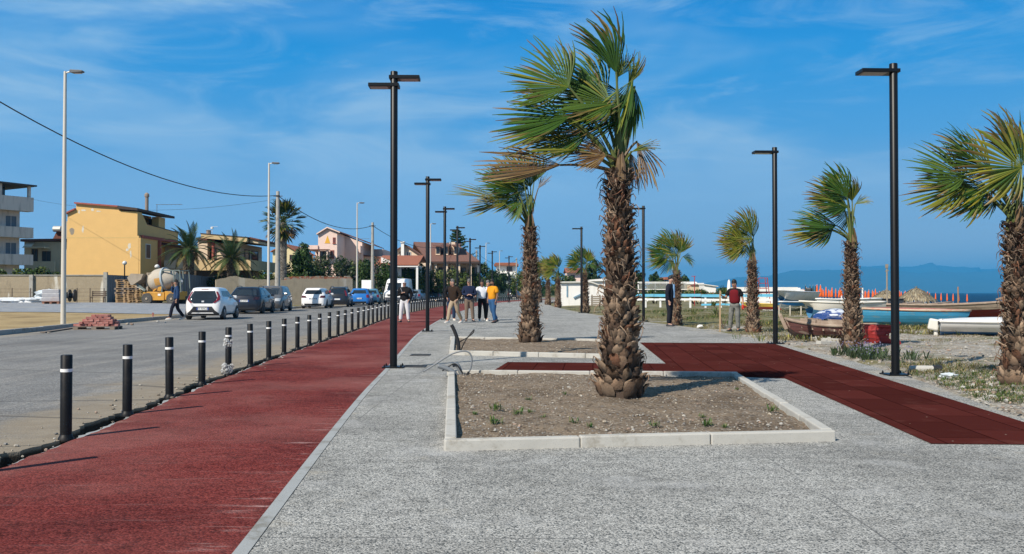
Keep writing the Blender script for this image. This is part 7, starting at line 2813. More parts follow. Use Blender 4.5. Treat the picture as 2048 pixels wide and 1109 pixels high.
# pallet of red paving blocks on the road by the kerb
p = G(196, 659)
pt = make_pallet(PWOOD2, 'old grey pallet on the road carrying the heap of red paving blocks', None)
pt.location = (p.x, p.y, p.z)
pt.rotation_euler = (0, 0, R(6))
pt.scale = (1.15, 1.1, .75)
BRKM = M('red paving block', (.34, .13, .11), .9, .22, 12, dirt=(.42, .30, .26), dscale=6, damount=.5)
mb = MB()
mb.box(-.115, .115, -.055, .055, 0, .078)
bk = mb.build('paving_block', BRKM, bevel=.008)
rb = random.Random(14)
first = True
for lay in range(5):
 nx_ = 7 - lay
 for i in range(nx_):
  for j in range(4 if lay < 3 else 3):
   if lay > 1 and rb.random() < .15:
    continue
   x = (i - (nx_ - 1) / 2 + .0) * .205 + rb.uniform(-.02, .02) + .06 * lay * .4
   y = (j - 1.5) * .13 + rb.uniform(-.015, .015)
   a = R(6)
   loc = (p.x + x * math.cos(a) - y * math.sin(a), p.y + x * math.sin(a) + y * math.cos(a), p.z + .112 + lay * .082)
   lab = 'red paving block in the loose heap on the old pallet by the road kerb' if lay < 4 else 'red paving block on the very top of the heap by the road kerb'
   if first:
    o = bk
    first = False
   else:
    o = bk.copy()
    COL.objects.link(o)
   o.location = loc
   o.rotation_euler = (rb.uniform(-.06, .06), rb.uniform(-.06, .06), a + rb.uniform(-.25, .25) + (PI / 2 if rb.random() < .15 else 0))
   tag(o, lab, 'paving block', 'paving blocks heaped on the pallet')
# a loose block on the kerb and stone bits
o = bk.copy(); COL.objects.link(o)
q_ = G(304, 638)
o.location = q_ + Vector((0, 0, .17)); o.rotation_euler = (0, R(90), .4)
o['label'] = 'single red paving block standing on the kerb left of the man on the phone'
# wrapped pallet of pavers on the lot
p = onground(107, 62.5) + Vector((0, 0, .1))
t = thing('paver_pallet', 'plastic wrapped grey pallet load of pavers on the paved lot', 'pallet load', p, R(4))
mb = MB()
for k in range(3):
 mb.box(-.58 + .02 * k, .58 - .015 * k, -.5, .5, .16 + k * .27, .16 + k * .27 + .262)
mb.build('paver_stack', M('wrapped grey pavers', (.36, .35, .36), .35, .2, 4, coat=.4, dirt=(.34, .22, .18), damount=.5), t, bevel=.02)
mb = MB()
for x in (-.55, -.07, .41):
 mb.box(x, x + .14, -.45, .45, 0, .12)
mb.box(-.58, .58, -.48, .48, .1201, .158)
mb.build('pallet_base', M('reddish pallet wood', (.30, .14, .09), .9), t)
crumple('plastic_heap', onground(92, 66) + Vector((.2, 0, .62)), 1.0, .6, .45, 5, M('blue white sheeting', (.50, .55, .58), .5, .15, 3), 'blue white sheeting heaped behind the wrapped pallet load', 'plastic sheeting', 16, 9, .25)
for i, px in enumerate((8, 26, 45, 64)):
 crumple('plastic_heap', onground(px, 68.2) + Vector((0, 0, .2)), .75, .5, .26, 20 + i, M('torn white sheeting', (.60, .62, .63), .5, .2, 3),
   ['torn white plastic heap at the left edge by the beige wall', 'torn white plastic heap, second from the left edge', 'torn white plastic heap, third from the left edge', 'torn white plastic heap nearest the wrapped pallet load'][i], 'plastic sheeting', 14, 8, .4)
# dark machine parts behind it
p = onground(126, 67.5)
t = thing('cable_drum', 'dark machine with a round drum behind the tall pale road lamp', 'machine', p + Vector((.25, 0, .1)), R(10))
mb = MB()
rings = [[(xx, .45 * q * math.cos(2 * PI * k / 20), .5 + .45 * q * math.sin(2 * PI * k / 20)) for k in range(20)] for xx, q in ((.2, 1), (.28, 1), (.28, .4), (.55, .4), (.55, 1), (.63, 1))]
mb.loft(rings)
mb.build('drum', BLKP, t)
mb = MB()
mb.box(-.5, .15, -.3, .3, .3, .75); mb.beam((-.9, 0, .35), (-1.5, 0, .95), .12, .14); mb.beam((-.5, 0, .4), (-1.0, 0, .35), .12, .12)
mb.build('engine_body', M('dark machine paint', (.04, .05, .05), .6), t, bevel=.03)
p = onground(196, 68.5)
t = thing('bench', 'small brown slatted bench against the beige wall', 'bench', p + Vector((0, 0, .05)))
mb = MB()
for k in range(4):
 mb.box(-.55, .55, -.2 + k * .1, -.12 + k * .1, .42, .45)
mb.build('seat', RUST, t)
mb = MB()
for k in range(3):
 mb.box(-.55, .55, .2, .23, .52 + k * .13, .6 + k * .13)
mb.build('backrest', RUST, t)
for x in (-.5, .46):
 mb = MB()
 mb.box(x, x + .04, -.18, -.14, 0, .42); mb.box(x, x + .04, .14, .18, 0, .9); mb.box(x, x + .04, -.138, .138, .36, .4)
 mb.build('leg', RUST, t)
# a thin lamp post before the yellow house wall
p = onground(249, 74.5)
t = thing('garden_lamp', 'small globe lamp on a thin dark post before the yellow wall', 'garden lamp', p)
mb = MB()
mb.tube([(0, 0, 0), (0, 0, D(249, 530, 74.5).z - p.z)], .05, 8)
mb.build('post', BLK, t)
mb = MB()
zz = D(249, 527, 74.5).z - p.z
mb.lathe([(.05, zz - .16), (.17, zz - .05), (.18, zz + .06), (.10, zz + .17), (.02, zz + .2)], 12)
mb.build('globe', M('milky globe', (.6, .6, .58), .4), t, smooth='all')
p = onground(314, 75.5)
t = thing('garden_lamp', 'small globe lamp showing above the mixer truck bucket', 'garden lamp', p)
mb = MB()
zz = D(314, 534, 75.5).z - p.z
mb.tube([(0, 0, 0), (0, 0, zz - .1)], .05, 8)
mb.build('post', BLK, t)
mb = MB()
mb.lathe([(.05, zz - .16), (.2, zz - .05), (.2, zz + .06), (.10, zz + .17), (.02, zz + .2)], 12)
mb.build('globe', M('milky globe', (.6, .6, .58), .4), t, smooth='all')
# concrete bollard stack and stones at the kerb near the hatchback
p = onground(364, 46.5)
# ---------------------------------------------------------------- people
SKIN = M('tanned skin', (.36, .19, .125), .55, .06, 20)
SKIN2 = M('fair skin', (.46, .26, .185), .55, .06, 20)
SKIN3 = M('darker skin', (.22, .115, .075), .55, .06, 20)
def cloth(name, col, var=.12):
 return M(name, col, .9, var, 9, .35, 30, spec=.2)
HAIRB = M('black hair', (.012, .010, .009), .6)
HAIRG = M('grey hair', (.12, .115, .11), .7)
DARK = M('dark glasses', (.01, .01, .012), .15)
SHOEW = M('pale shoes', (.62, .60, .55), .7)
SHOED = M('dark shoes', (.02, .02, .022), .6)
def skin_mesh(name, vs, es, mat, parent, sub=2):
 """vs = {key: (point, rx, ry)}; grows one continuous surface about the edges"""
 keys = list(vs)
 idx = {k: i for i, k in enumerate(keys)}
 me = bpy.data.meshes.new(name)
 me.from_pydata([tuple(vs[k][0]) for k in keys], [(idx[a], idx[b]) for a, b in es], [])
 o = bpy.data.objects.new(name, me)
 COL.objects.link(o)
 sk = o.modifiers.new('skin', 'SKIN')
 sk.use_smooth_shade = True
 sk.branch_smoothing = 0.3
 lay = me.skin_vertices[0].data
 for k in keys:
  lay[idx[k]].radius = (vs[k][1], vs[k][2])
  lay[idx[k]].use_root = idx[k] == 0
 ss = o.modifiers.new('sub', 'SUBSURF')
 ss.levels = ss.render_levels = sub
 dg = bpy.context.evaluated_depsgraph_get()
 new = bpy.data.meshes.new_from_object(o.evaluated_get(dg))
 o.modifiers.clear()
 o.data = new
 bpy.data.meshes.remove(me)
 new.name = name
 new.materials.clear()
 new.materials.append(mat)
 new.polygons.foreach_set('use_smooth', [True] * len(new.polygons))
 o.parent = parent
 return o
def person(label, loc, yaw, h=1.75, skin=None, top=None, trousers=None, hair=HAIRB, shoes=None, arms=('down', 'down'), legs=('stand', 'stand'), sleeve='long', jacket=False, build=1.0,
   hair_style='short', glasses=False, shirt=None, lean=0.0, headturn=0.0, topmat_name='jacket', beard=False):
 """local frame: faces -y, +x is the figure's left hand side as seen from the front"""
 t = thing('person', label, 'person', loc, yaw)
 s = h / 1.75
 V = lambda x, y, z: Vector((x * s, y * s, z * s))
 k = build
 skin = skin or SKIN
 J = {}
 J['pel'] = V(0, 0, .95)
 J['waist'] = V(0, -lean * .1, 1.10)
 J['chest'] = V(0, -.01 - lean * .25, 1.30)
 J['neck0'] = V(0, .0 - lean * .4, 1.46)
 J['neck1'] = V(0, -.02 - lean * .5, 1.53)
 hy = -.03 - lean * .55
 J['head0'] = V(0, hy, 1.60)
 J['head1'] = V(0, hy + .012, 1.69)
 for sg, nm, lg in ((1, 'L', legs[0]), (-1, 'R', legs[1])):
  J['hip' + nm] = V(sg * .09, 0, .92)
  if lg == 'stand':
   kn, an, toe = V(sg * .10, -.02, .50), V(sg * .11, .02, .085), V(sg * .13, -.13, .035)
  elif lg == 'wide':
   kn, an, toe = V(sg * .14, -.03, .50), V(sg * .17, .01, .085), V(sg * .21, -.13, .035)
  elif lg == 'fwd':
   kn, an, toe = V(sg * .10, -.20, .53), V(sg * .10, -.28, .10), V(sg * .11, -.43, .05)
  elif lg == 'back':
   kn, an, toe = V(sg * .10, .07, .49), V(sg * .10, .32, .14), V(sg * .11, .20, .035)
  elif lg == 'cross':
   kn, an, toe = V(sg * .09, -.08, .50), V(sg * .03, -.05, .085), V(sg * .06, -.19, .035)
  J['knee' + nm], J['ank' + nm], J['toe' + nm] = kn, an, toe
 for sg, nm, ar in ((1, 'L', arms[0]), (-1, 'R', arms[1])):
  J['sh' + nm] = V(sg * .185 * k, 0 - lean * .3, 1.415)
  a = {'down': (V(sg * .235 * k, .03, 1.13), V(sg * .245, -.03, .89)),
    'pocket': (V(sg * .27 * k, .06, 1.14), V(sg * .20, -.06, .94)),
    'fold': (V(sg * .25 * k, -.02, 1.13), V(sg * .02, -.22, 1.12)),
    'forward': (V(sg * .25 * k, -.06, 1.14), V(sg * .16, -.28, 1.06)),
    'phone': (V(sg * .27 * k, -.14, 1.20), V(sg * .12, -.16, 1.52)),
    'chest': (V(sg * .26 * k, .0, 1.14), V(sg * .06, -.20, 1.24)),
    'stick': (V(sg * .30 * k, -.10, 1.16), V(sg * .34, -.34, 1.22)),
    'behind': (V(sg * .27 * k, .10, 1.16), V(sg * .10, .17, .98)),
    'swing': (V(sg * .25 * k, .10, 1.14), V(sg * .25, .05, .90)),
    'out': (V(sg * .27 * k, .02, 1.13), V(sg * .30, -.06, .90))}[ar]
  J['el' + nm], J['wr' + nm] = a
 # body
 vs = {'pel': (J['pel'], .10 * s, .075 * s), 'waist': (J['waist'], .095 * s, .07 * s), 'chest': (J['chest'], .105 * s, .075 * s), 'neck0': (J['neck0'], .065 * s, .06 * s),
   'neck1': (J['neck1'], .053 * s, .055 * s), 'head0': (J['head0'], .066 * s, .080 * s), 'head1': (J['head1'], .070 * s, .088 * s)}
 es = [('pel', 'waist'), ('waist', 'chest'), ('chest', 'neck0'), ('neck0', 'neck1'), ('neck1', 'head0'), ('head0', 'head1')]
 for nm in 'LR':
  vs['hip' + nm] = (J['hip' + nm], .06 * s, .06 * s)
  vs['knee' + nm] = (J['knee' + nm], .042 * s, .052 * s)
  vs['ank' + nm] = (J['ank' + nm], .036 * s, .04 * s)
  vs['toe' + nm] = (J['toe' + nm], .036 * s, .026 * s)
  vs['sh' + nm] = (J['sh' + nm], .045 * s, .045 * s)
  vs['el' + nm] = (J['el' + nm], .038 * s, .040 * s)
  vs['wr' + nm] = (J['wr' + nm], .026 * s, .028 * s)
  es += [('pel', 'hip' + nm), ('hip' + nm, 'knee' + nm), ('knee' + nm, 'ank' + nm), ('ank' + nm, 'toe' + nm), ('chest', 'sh' + nm), ('sh' + nm, 'el' + nm), ('el' + nm, 'wr' + nm)]
  d = (J['wr' + nm] - J['el' + nm]).normalized()
  sg = 1 if nm == 'L' else -1
  side = Vector((0, -1, 0)) if abs(d.y) < .8 else Vector((sg * -1, 0, 0))
  side = (side - d * side.dot(d)).normalized()
  inn = d.cross(side) * 1.0
  pal = J['wr' + nm] + d * .055 * s
  vs['pal' + nm] = (pal, .034 * s, .024 * s)
  es.append(('wr' + nm, 'pal' + nm))
  for f, (off, ln) in enumerate(((.026, .062), (.009, .074), (-.008, .070), (-.024, .054))):
   b = pal + d * .035 * s + side * off * s
   m_ = b + d * ln * .55 * s + inn * .012 * s * (-sg)
   e = m_ + d * ln * .40 * s + inn * .026 * s * (-sg)
   for q, pt in (('a', b), ('b', m_), ('c', e)):
    vs['f%d%s%s' % (f, q, nm)] = (pt, .0085 * s, .0085 * s)
   es += [('pal' + nm, 'f%da%s' % (f, nm)), ('f%da%s' % (f, nm), 'f%db%s' % (f, nm)), ('f%db%s' % (f, nm), 'f%dc%s' % (f, nm))]
  tb = pal - d * .012 * s + side * .036 * s
  te = tb + d * .035 * s + side * .022 * s
  vs['ta' + nm], vs['tb' + nm] = (tb, .011 * s, .011 * s), (te, .009 * s, .009 * s)
  es += [('pal' + nm, 'ta' + nm), ('ta' + nm, 'tb' + nm)]
 ca, sa = math.cos(headturn), math.sin(headturn)
 HV = lambda x, y, z: J['head0'] + Vector(((x * ca - y * sa) * s, (x * sa + y * ca) * s, z * s))
 vs['nose'] = (HV(0, -.098, .022), .014 * s, .016 * s)
 es.append(('head0', 'nose'))
 for sg in (-1, 1):
  vs['ear%d' % sg] = (HV(sg * .077, .01, .02), .012 * s, .022 * s)
  es.append(('head0', 'ear%d' % sg))
 skin_mesh('body', vs, es, skin, t)
 # face
 mb = MB()
 for sg in (-1, 1):
  mb.lathe([(.001, -.011 * s), (.010 * s, -.006 * s), (.012 * s, 0), (.010 * s, .006 * s), (.001, .011 * s)], 8, HV(sg * .030, -.075, .045), axis='x')
 if not glasses:
  mb.build('eyes', DARK, t, smooth='all')
 else:
  mb = MB()
  for sg in (-1, 1):
   c = HV(sg * .032, -.088, .042)
   mb.obox(c, (.052 * s, .012 * s, .034 * s), headturn)
   a, b = HV(sg * .056, -.084, .048), HV(sg * .080, .01, .045)
   mb.beam(a, b, .006 * s, .008 * s)
  mb.beam(HV(-.01, -.09, .05), HV(.01, -.09, .05), .006 * s, .006 * s)
  mb.build('glasses', DARK, t)
 mb = MB()
 mb.obox(HV(0, -.083, -.028), (.042 * s, .012 * s, .009 * s), headturn)
 mb.build('mouth', M('lips', (.28, .10, .08), .5), t)
 # hair: a cap over the skull
 if hair_style != 'bald':
  mb = MB()
  hc = HV(0, .012, .085)
  rings = []
  lo = -.035 if hair_style == 'short' else -.06
  for i in range(7):
   u = i / 6
   z = lo + (.108 - lo) * u
   q = math.sqrt(max(0.02, 1 - max(0, z / .112) ** 2))
   ring = []
   for kk in range(16):
    a = 2 * PI * kk / 16
    fr_ = 1.0
    zz = z
    if math.sin(a) < -.25 and z < .045:
     fr_ = .80                       # open at the face
    ring.append(hc + Vector(((.082 * q * math.cos(a) * fr_ * ca - (.098 * q * math.sin(a) * fr_) * sa) * s, (.082 * q * math.cos(a) * fr_ * sa + .098 * q * math.sin(a) * fr_ * ca) * s, zz * s)) * (1.0 if hair_style == 'short' else 1.12))
   rings.append(ring)
  mb.loft(rings)
  mb.build('hair', hair, t, smooth='all')
 if beard:
  mb = MB()
  mb.lathe([(.02 * s, -.055 * s), (.05 * s, -.035 * s), (.064 * s, 0)], 12, HV(0, -.035, -.02))
  mb.build('beard', hair, t, smooth='all')
 # trousers
 vs = {'pel': (J['pel'] + V(0, 0, .10), .178 * s * k, .132 * s * k), 'pel2': (J['pel'] + V(0, 0, -.02), .182 * s * k, .138 * s * k)}
 es = [('pel', 'pel2')]
 for nm in 'LR':
  vs['hip' + nm] = (J['hip' + nm] + V(0, 0, -.08), .112 * s * k, .112 * s * k)
  mid = J['hip' + nm].lerp(J['knee' + nm], .5)
  vs['th' + nm] = (mid, .102 * s * k, .102 * s * k)
  vs['knee' + nm] = (J['knee' + nm], .082 * s, .084 * s)
  vs['calf' + nm] = (J['knee' + nm].lerp(J['ank' + nm], .5), .076 * s, .080 * s)
  vs['ank' + nm] = (J['ank' + nm] + V(0, 0, .0), .070 * s, .074 * s)
  es += [('pel2', 'hip' + nm), ('hip' + nm, 'th' + nm), ('th' + nm, 'knee' + nm), ('knee' + nm, 'calf' + nm), ('calf' + nm, 'ank' + nm)]
 skin_mesh('trousers', vs, es, trousers, t)
 # upper garment
 hem = .80 if jacket else .88
 vs = {'hem': (V(0, 0, hem), (.205 if jacket else .192) * s * k, (.158 if jacket else .15) * s * k), 'w': (J['waist'], .188 * s * k, .150 * s * k), 'c': (J['chest'], .200 * s * k, .158 * s * k),
   'n': (J['neck0'] + V(0, 0, .035), .092 * s, .086 * s)}
 es = [('hem', 'w'), ('w', 'c'), ('c', 'n')]
 for nm in 'LR':
  vs['sh' + nm] = (J['sh' + nm], .086 * s * k, .088 * s * k)
  es.append(('c', 'sh' + nm))
  if sleeve == 'long':
   vs['el' + nm] = (J['el' + nm], .070 * s * k, .072 * s * k)
   e = J['el' + nm].lerp(J['wr' + nm], .93)
   vs['wr' + nm] = (e, .054 * s, .056 * s)
   es += [('sh' + nm, 'el' + nm), ('el' + nm, 'wr' + nm)]
  else:
   e = J['sh' + nm].lerp(J['el' + nm], .75)
   vs['el' + nm] = (e, .082 * s * k, .084 * s * k)
   es += [('sh' + nm, 'el' + nm)]
 skin_mesh(topmat_name, vs, es, top, t)
 if shirt:
  mb = MB()
  mb.prism([(-.055 * s, 1.47 * s), (.055 * s, 1.47 * s), (.045 * s, 1.0 * s), (-.045 * s, 1.0 * s)], -.170 * s * k, -.12 * s * k)
  mb.build('shirt', shirt, t, bevel=.01)
 # shoes
 for nm in 'LR':
  a, b = J['ank' + nm], J['toe' + nm]
  mb = MB()
  d = Vector((b.x - a.x, b.y - a.y, 0)).normalized()
  sd = Vector((-d.y, d.x, 0))
  zb = b.z - .035 * s
  tilt = (a.z - .085 * s - zb)
  rings = []
  for u, w_, hh in ((-.07, .030, .055), (-.04, .042, .085), (.03, .044, .085), (.10, .048, .06), (.16, .045, .045), (.19, .028, .032)):
   c = Vector((a.x, a.y, 0)) + d * u * s
   z0 = zb + max(0, tilt) * max(0, 1 - (u + .07) / .2)
   rings.append([c + sd * w_ * s * x + Vector((0, 0, z0 + z * hh * s)) for x, z in ((-1, 0), (1, 0), (1.05, .4), (.6, 1), (-.6, 1), (-1.05, .4))])
  mb.loft(rings)
  mb.build('shoe', shoes or SHOED, t, smooth=60)
 return t, J, s
NAVY = cloth('navy jacket cloth', (.012, .020, .05))
t, J, s = person('man in a navy jacket walking along the road kerb holding a phone to his ear', onground(353, 41.6) + Vector((0, 0, .005)), R(-62), 1.78, SKIN, cloth('blue denim jacket', (.022, .05, .12)), cloth('dark navy trousers', (.012, .014, .026)),
     HAIRB, SHOEW, ('down', 'phone'), ('fwd', 'back'), jacket=True, headturn=0)
mb = MB()
c = J['wrR'] + Vector((.01, -.01, .09))
mb.obox(c, (.012, .07, .14), 0)
mb.build('mobile_phone', DARK, None, bevel=.004)
ph = bpy.data.objects['mobile_phone']
ph.location = t.matrix_world @ Vector((0, 0, 0)) if False else (0, 0, 0)
ph.matrix_world = Matrix.Translation(t.location) @ Matrix.Rotation(R(-62), 4, 'Z')
tag(ph, 'small black mobile phone held to the ear of the man on the road', 'phone')
G1 = lambda px, py: G(px, py) + Vector((0, 0, .013))
t, J, s = person('bald man with sunglasses in a black jacket and white trousers standing on the red path', G1(809, 645.5), R(-4), 1.72, SKIN2, cloth('black jacket cloth', (.010, .010, .012)), cloth('white cotton trousers', (.60, .60, .62)),
     None, SHOED, ('pocket', 'chest'), ('wide', 'wide'), jacket=True, hair_style='bald', glasses=True, build=1.12)
mb = MB()
mb.beam((-.13, -.178, 1.42), (-.03, -.195, 1.18), .03, .012)
mb.build('bag_strap', M('grey strap', (.35, .35, .36), .7), t)
t, J, s = person('grey haired man in a dark brown jacket and beige trousers striding left', G1(909, 647), R(-38), 1.76, SKIN2, cloth('dark brown suede', (.028, .017, .011)), cloth('beige trousers', (.33, .255, .175)),
     HAIRG, SHOEW, ('pocket', 'swing'), ('back', 'fwd'), jacket=True, lean=.18, build=1.12)
t, J, s = person('dark haired man in black half hidden behind the man in the brown jacket', G1(903, 642), R(15), 1.80, SKIN, cloth('black jacket cloth', (.010, .010, .012)), cloth('dark blue jeans', (.02, .04, .085)),
     HAIRB, SHOEW, ('pocket', 'pocket'), ('stand', 'stand'), jacket=True)
t, J, s = person('grey haired man with glasses in a navy jacket and taupe trousers, arms folded', G1(938, 644), R(6), 1.78, SKIN2, NAVY, cloth('taupe trousers', (.17, .125, .095)),
     HAIRG, SHOED, ('fold', 'fold'), ('wide', 'stand'), jacket=True, glasses=True, build=1.1)
t, J, s = person('man in a white short sleeved shirt and black trousers', G1(964, 643), R(12), 1.76, SKIN3, cloth('white shirt cotton', (.66, .67, .70), .05), cloth('black trousers', (.012, .012, .014)),
     HAIRB, SHOEW, ('down', 'out'), ('wide', 'stand'), sleeve='short', topmat_name='shirt', beard=False)
t, J, s = person('grey haired person in dark blue half hidden behind the man in orange', G1(975, 641.5), R(60), 1.74, SKIN2, NAVY, cloth('dark navy trousers', (.012, .014, .026)),
     HAIRG, SHOEW, ('fold', 'fold'), ('fwd', 'stand'), jacket=True)
t, J, s = person('bearded man in an orange t-shirt and blue jeans seen from his side', G1(985, 647), R(-48), 1.76, SKIN3, cloth('orange cotton', (.62, .26, .015)), cloth('blue jeans', (.030, .09, .20)),
     HAIRB, SHOED, ('down', 'pocket'), ('stand', 'back'), sleeve='short', build=1.16, beard=True, topmat_name='t_shirt')
t, J, s = person('man in a dark suit and pale blue shirt standing beside a palm', G1(1339, 653.5), R(68), 1.86, SKIN2, cloth('dark suit cloth', (.012, .014, .024)), cloth('dark suit trousers', (.012, .013, .02)),
     HAIRB, SHOED, ('down', 'down'), ('stand', 'stand'), jacket=True, shirt=cloth('pale blue shirt', (.18, .32, .52)), lean=.05, build=1.12)
CAMO = M('grey camouflage cloth', (.16, .16, .15), .9, .5, 9, dirt=(.04, .045, .04), dscale=7, damount=.9)
t, J, s = person('worker in black t-shirt and red vest holding an upright stake', G(1470, 663), R(-30), 1.68, SKIN, cloth('black t-shirt cloth', (.010, .010, .011)), CAMO,
     HAIRB, SHOED, ('out', 'stick'), ('stand', 'wide'), sleeve='short', topmat_name='t_shirt', hair_style='long', lean=.12)
vs = {'a': (Vector((0, -.0, .88)), .205, .160), 'b': (Vector((0, -.01, 1.10)), .20, .165), 'c': (Vector((0, -.03, 1.30)), .215, .172), 'd': (Vector((0, -.04, 1.42)), .15, .125)}
skin_mesh('work_vest', vs, [('a', 'b'), ('b', 'c'), ('c', 'd')], cloth('red work vest', (.13, .008, .013)), t)
g = MB()
for nm in 'L':
 d = (J['wr' + nm] - J['el' + nm]).normalized()
 c = J['wr' + nm] + d * .07
 g.lathe([(.02, -.08), (.045, -.05), (.05, .0), (.042, .05), (.035, .075)], 10, c)
g.build('glove', cloth('red glove', (.5, .03, .02)), t, smooth='all')
# the wooden stake he holds
w_ = t.location
hand = Matrix.Translation(t.location) @ Matrix.Rotation(R(-30), 4, 'Z') @ J['wrR']
mb = MB()
bx0 = Vector((hand.x - .10, hand.y - .07, gz(hand.x, hand.y) - .02))
mb.beam(bx0, Vector((bx0.x + .015, bx0.y, 1.36)), .045, .045)
tag(mb.build('wooden_stake', M('pale timber', (.42, .29, .17), .85, .2, 6)), 'pale wooden stake held upright by the worker in red', 'stake')
# ---------------------------------------------------------------- boats
def boat_paint(name, col, flake, amount=.6, sc=1.6):
 m, t = new_mat(name)
 o = t.n('TexCoord').outputs['Object']
 c = t.mix(tuple(x * .8 for x in col), tuple(min(1, x * 1.15) for x in col), t.noise(o, 2, 4))
 mp = t.n('Mapping', {'Vector': o, 'Scale': (1.2, 3.0, 5.0)})
 k = t.ramp(t.noise(mp.outputs[0], sc, 6, .72), .52, .62)
 c = t.mix(c, flake, t.math('MULTIPLY', k, amount))
 mp = t.n('Mapping', {'Vector': o, 'Scale': (9.0, 9.0, .7)})
 k2 = t.ramp(t.noise(mp.outputs[0], 1.0, 5, .7), .60, .72)
 c = t.mix(c, (.10, .05, .025), t.math('MULTIPLY', k2, amount * .7))
 wv = t.n('TexWave', {'Vector': o, 'Scale': 3.0, 'Distortion': 1.2, 'Detail': 3}, bands_direction='Z')
 c = t.mix(c, tuple(x * .4 for x in col), t.math('MULTIPLY', t.ramp(wv.outputs['Fac'], .18, .05), amount * .8))
 b = t.n('BsdfPrincipled', {'Base Color': c, 'Roughness': .7})
 t.n('OutputMaterial', {'Surface': b.outputs[0]})
 return m
def boat(label, bow, stern, B, Dp, mats, z0=0.0, sheer=.18, bowrise=.25, split=.45, transom=.8, deck=.25, inner=None, rim=None, nst=16, cat='boat', extra=None, thick=.04, rake=.16):
 """open hull: bow and stern are ground points under its ends; mats = (upper, lower)"""
 bow, stern = Vector((bow[0], bow[1], 0)), Vector((stern[0], stern[1], 0))
 mid = (bow + stern) / 2
 L = (bow - stern).length
 t = thing('boat', label, cat, (mid.x, mid.y, gz(mid.x, mid.y) + z0), math.atan2(bow.y - stern.y, bow.x - stern.x))
 def sect(u, k, inset=0.0, zin=0.0):
  """u 0 stern .. 1 bow, k 0 keel .. 1 gunwale"""
  w_ = (transom + (1 - transom) * sm(0, .4, u)) * (1 - max(0, (u - .45) / .55) ** 2.2)
  w_ = max(.012, w_) * B / 2
  top = Dp * (1 + sheer * (1 - u) ** 2 * .4 + bowrise * max(0, (u - .3) / .7) ** 2)
  keel = Dp * .62 * max(0, (u - .72) / .28) ** 2.4
  z = keel + (top - keel) * k
  flare = math.sin(min(1, k ** .62) * PI / 2) * (.82 + .18 * k)
  x = -L / 2 + L * u - rake * Dp * (1 - k) * (u > .9)
  return x, max(0, w_ * flare - inset), z + zin
 ks = [0, .06, .16, .3, split - .002, split, .6, .75, .9, 1.0]
 for rng, nm, m_ in (((0, 5), 'lower_hull', mats[1]), ((5, 10), 'hull', mats[0])):
  mb = MB()
  rings = []
  for i in range(nst + 1):
   u = i / nst
   left = [sect(u, ks[j]) for j in range(*rng)]
   ring = [(x, w_, z) for x, w_, z in left]
   rings.append(ring)
  n = len(rings[0])
  vs, fs = [], []
  for sgn in (1, -1):
   b = len(vs)
   for r_ in rings:
    vs += [(x, sgn * y, z) for x, y, z in r_]
   for i in range(nst):
    for j in range(n - 1):
     a = b + i * n + j
     f = (a, a + 1, a + n + 1, a + n)
     fs.append(f if sgn > 0 else f[::-1])
  # transom
  N = len(rings) * n
  for j in range(n - 1):
   fs.append((j, N + j, N + j + 1, j + 1))
  mb.add(vs, fs)
  mb.build(nm, m_, t, smooth=50)
 # inside and deck
 mb = MB()
 vs, fs = [], []
 kin = [1.0, 1 - deck * .5, 1 - deck]
 for i in range(nst + 1):
  u = i / nst
  row = []
  for j, k in enumerate(kin):
   x, w_, z = sect(u, k, thick)
   row.append((x, w_, z))
  x, w_, z = sect(u, kin[-1])
  vs += row + [(x, 0, z)]
  vs += [(a, -b, c) for a, b, c in row]
 for i in range(nst):
  a, b = i * 7, (i + 1) * 7
  for p, q in ((0, 1), (1, 2), (2, 3)):
   fs.append((a + p, b + p, b + q, a + q))
  for p, q in ((4, 5), (5, 6), (6, 3)):
   fs.append((a + p, a + q, b + q, b + p))
 mb.add(vs, fs)
 mb.build('inside', inner or mats[0], t)
 mb = MB()
 for sgn in (1, -1):
  pts = []
  for i in range(nst + 1):
   x, w_, z = sect(i / nst, 1.0)
   pts.append((x, sgn * max(0.01, w_ - .01), z))
  mb.tube(pts, .045, 6)
 x, w_, z = sect(0, 1.0)
 mb.tube([(x, w_ - .01, z), (x, -w_ + .01, z)], .045, 6)
 mb.build('gunwale', rim or mats[0], t, smooth='all')
 return t, L, sect
WOODW = M('weathered boat timber', (.27, .20, .15), .9, .35, 5, dirt=(.42, .35, .27), dscale=2.5, damount=.6)
WB = M('white boat paint', (.74, .73, .70), .45, .06, 2, dirt=(.42, .38, .32), dscale=1.3, damount=.45, streak=True)
SB = M('boat blue', (.03, .17, .34), .5, .12, 2, dirt=(.2, .25, .28), damount=.4)
# wrecked red boat
wr1 = boat_paint('weathered dark red planks', (.115, .042, .036), (.30, .24, .19), .75, 1.2)
wr2 = boat_paint('rotten black planks', (.035, .022, .018), (.11, .06, .045), .5)
bowp, sternp = (D(1570, 668, 25.7).x, 25.7), (D(1752, 685, 24.7).x, 24.7)
t, L, sect = boat('wrecked red wooden boat with peeling paint and broken stem planks', bowp, sternp, 1.3, .46, (wr1, wr2), -.06, bowrise=.38, sheer=.2, split=.42, deck=.5, inner=wr2, rim=WOODW)
for k, (dx, dz, ln) in enumerate(((.0, 0, .34), (.06, -.04, .40), (-.07, -.02, .30), (.12, -.1, .36))):
 mb = MB()
 x, w_, z = sect(.985 - .02 * k, 1)
 mb.beam((x + dx, -.05 + .05 * k, z - .25), (x + dx + .16, -.03 + .05 * k, z - .25 + ln), .035, .09)
 mb.build('broken_plank', WOODW, t)
for u0, u1 in ((.30, .60), (.62, .80)):
 for sgn in (1, -1):
  a, b = sect(u0, 1), sect(u1, 1)
  mb = MB()
  mb.beam((a[0], sgn * (a[1] - .02), a[2] + .07), (b[0], sgn * (b[1] - .02), b[2] + .07), .035, .10)
  mb.build('bulwark', WOODW, t)
